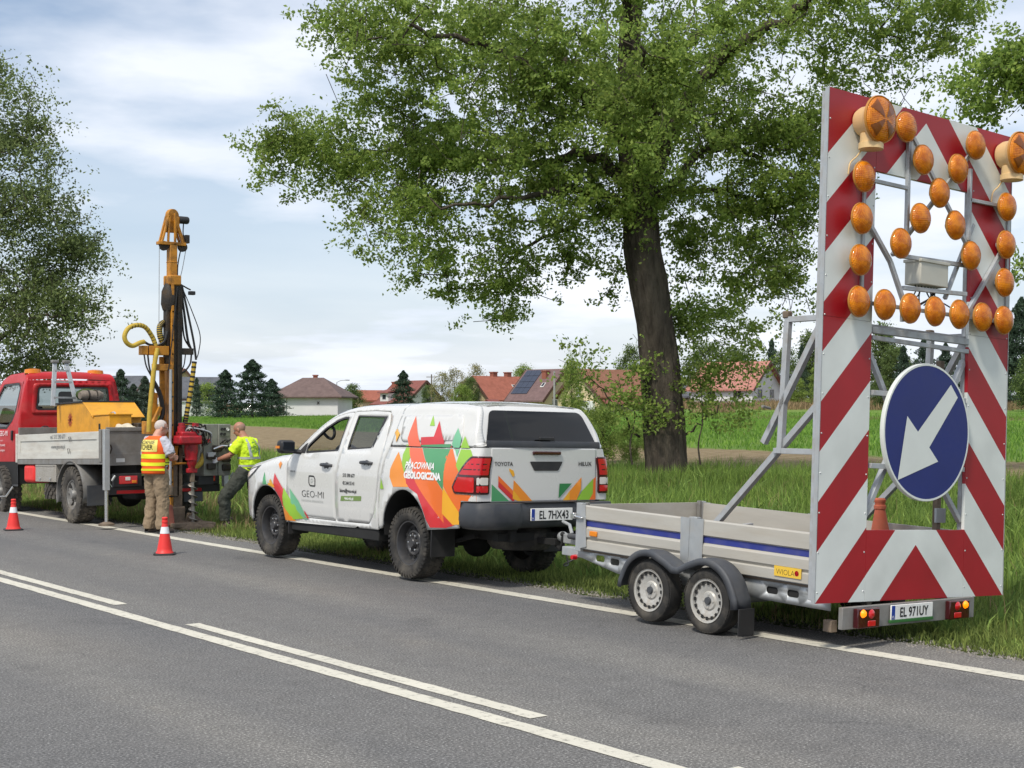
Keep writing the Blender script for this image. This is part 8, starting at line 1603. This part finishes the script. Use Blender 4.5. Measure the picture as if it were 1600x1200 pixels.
def person_lime():
    gz = ground_z(10.51, 20.79)
    T = thing('person', 'bald man in lime high visibility shirt leaning to the control panel', 'person', (10.51, 20.79, gz), (0, 0, -TH)); F = R(150)
    f = Vector((math.cos(F), math.sin(F), 0)); r = Vector((math.sin(F), -math.cos(F), 0)); W_ = lambda x, y, z: Vector((x, y, z - gz))
    body = MB(); hd = W_(-.05, .05, 1.528); M = head(body, hd, F - R(90) + R(18), R(-24))
    ch = W_(.10, .0, 1.26)
    TS = Torso([(W_(.12, 0, .80), .160, .120), (W_(.12, 0, .90), .165, .132), (W_(.12, 0, 1.00), .168, .140), (W_(.115, 0, 1.12), .182, .135), (W_(.095, .01, 1.26), .198, .125), (W_(.06, .02, 1.36), .165, .100), (W_(.02, .03, 1.42), .080, .072)], F)
    TS.loft(body, off=-.012); limb(body, [W_(.05, .02, 1.36), W_(.015, .03, 1.42), W_(-.025, .045, 1.49)], [.08, .068, .062])
    C = Vector((.085, .01, 1.345 - gz)); Rs = C + r * .19; Ls = C - r * .19
    Le, Lw = W_(-.14, -.16, 1.13), W_(-.36, -.10, 1.055); Re, Rw = W_(-.05, .22, 1.16), W_(-.24, .10, 1.25)
    for a, b, c, up in ((Rs, Re, Rw, 1), (Ls, Le, Lw, 1)): limb(body, [a, a.lerp(b, .5), b], [.054, .050, .044]); limb(body, [b, b.lerp(c, .4), c], [.046, .043, .030])
    Rh, Lh = Vector((.12, 0, .86 - gz)) + r * .09, Vector((.12, 0, .86 - gz)) - r * .09; Lk, La = W_(-.24, -.14, .47), W_(-.24, -.10, .12); Rk, Ra = W_(.20, .10, .47), W_(.33, .16, .11)
    for h, k, a in ((Rh, Rk, Ra), (Lh, Lk, La)): limb(body, [h, h.lerp(k, .5), k], [.088, .078, .058]); limb(body, [k, k.lerp(a, .4), a], [.058, .054, .036])
    remesh(body.build('body', 'skin_tan', T), .0075, 3)
    gl = MB(); hand(gl, Lw, (Lw - Le), Vector((0, 0, 1)), .9); remesh(gl.build('glove', 'cone_white', T), .006, 2); gl = MB(); hand(gl, Rw, (Rw - Re), Vector((0, 0, 1)), .9); remesh(gl.build('glove', 'cone_white', T), .006, 2)
    tr = MB()
    for h, k, a in ((Rh, Rk, Ra), (Lh, Lk, La)): limb(tr, [h + Vector((0, 0, .04)), h.lerp(k, .5), k, k.lerp(a, .35), k.lerp(a, .7), a + Vector((0, 0, -.02))], [.120, .116, .098, .094, .086, .080], 18, 7)
    TS.loft(tr, 0, .22, off=.012); remesh(tr.build('trousers', 'dark_trousers', T), .009, 2, .036)
    sh = MB(); TS.loft(sh, .12, .97, off=.016, wr=.005)
    for a, b in ((Rs, Re), (Ls, Le)): limb(sh, [a.lerp(C, .3), a.lerp(b, .35), a.lerp(b, .80)], [.088, .082, .084], 16)
    remesh(sh.build('shirt', 'hivis_lime', T), .009, 2, .036)
    for t0, t1 in ((.24, .285), (.42, .465)): b = MB(); TS.loft(b, t0, t1, off=.0235, wr=.005, m=4, cap=False); b.build('reflective_band', 'reflective', T, smooth=60, fix=False)
    for th in (238, 300): b = MB(); TS.loft(b, .465, .90, off=.0235, wr=.005, th0=R(th - 7), th1=R(th + 7), n=3, m=8); b.build('reflective_band', 'reflective', T, smooth=60, fix=False)
    def onback(t0, th_c): return lambda u, v: TS.pt(t0 + v / .62, R(th_c) + u / .19, .0255, .005)
    lettering('back_text', 'GEO-MI', onback(.56, 271), .075, 'decal_dkgreen', T, sx=.85, align='CENTER'); lo = MB(); q = rounded([(-.03, 0), (.02, 0), (.03, .012), (.03, .075), (-.018, .075), (-.03, .06)], .01)
    sheet(q, [offset_poly(q, .010)], lambda u, v: onback(.665, 271)(u, v), .02).build('logo', 'decal_dkgreen', T, smooth=0, fix=False)
    hr = MB(); t = MB().sphere((0, -.016, .026), (.0785, .0965, .0925), 18, 12); hr.v = [tuple(M @ Vector(p)) for p in t.v]; Mi = M.inverted(); hr.f = [fc for fc in t.f if -.05 < sum(t.v[i][2] for i in fc) / len(fc) < .055 and sum(t.v[i][1] for i in fc) / len(fc) < .015]; hr.build('hair_stubble', 'stubble', T, smooth=70)
    face_details(T, M)
    for a, yw in ((Ra, F - R(90) - R(20)), (La, F - R(90) + R(10))): boots(T, a, yw)
person_lime()
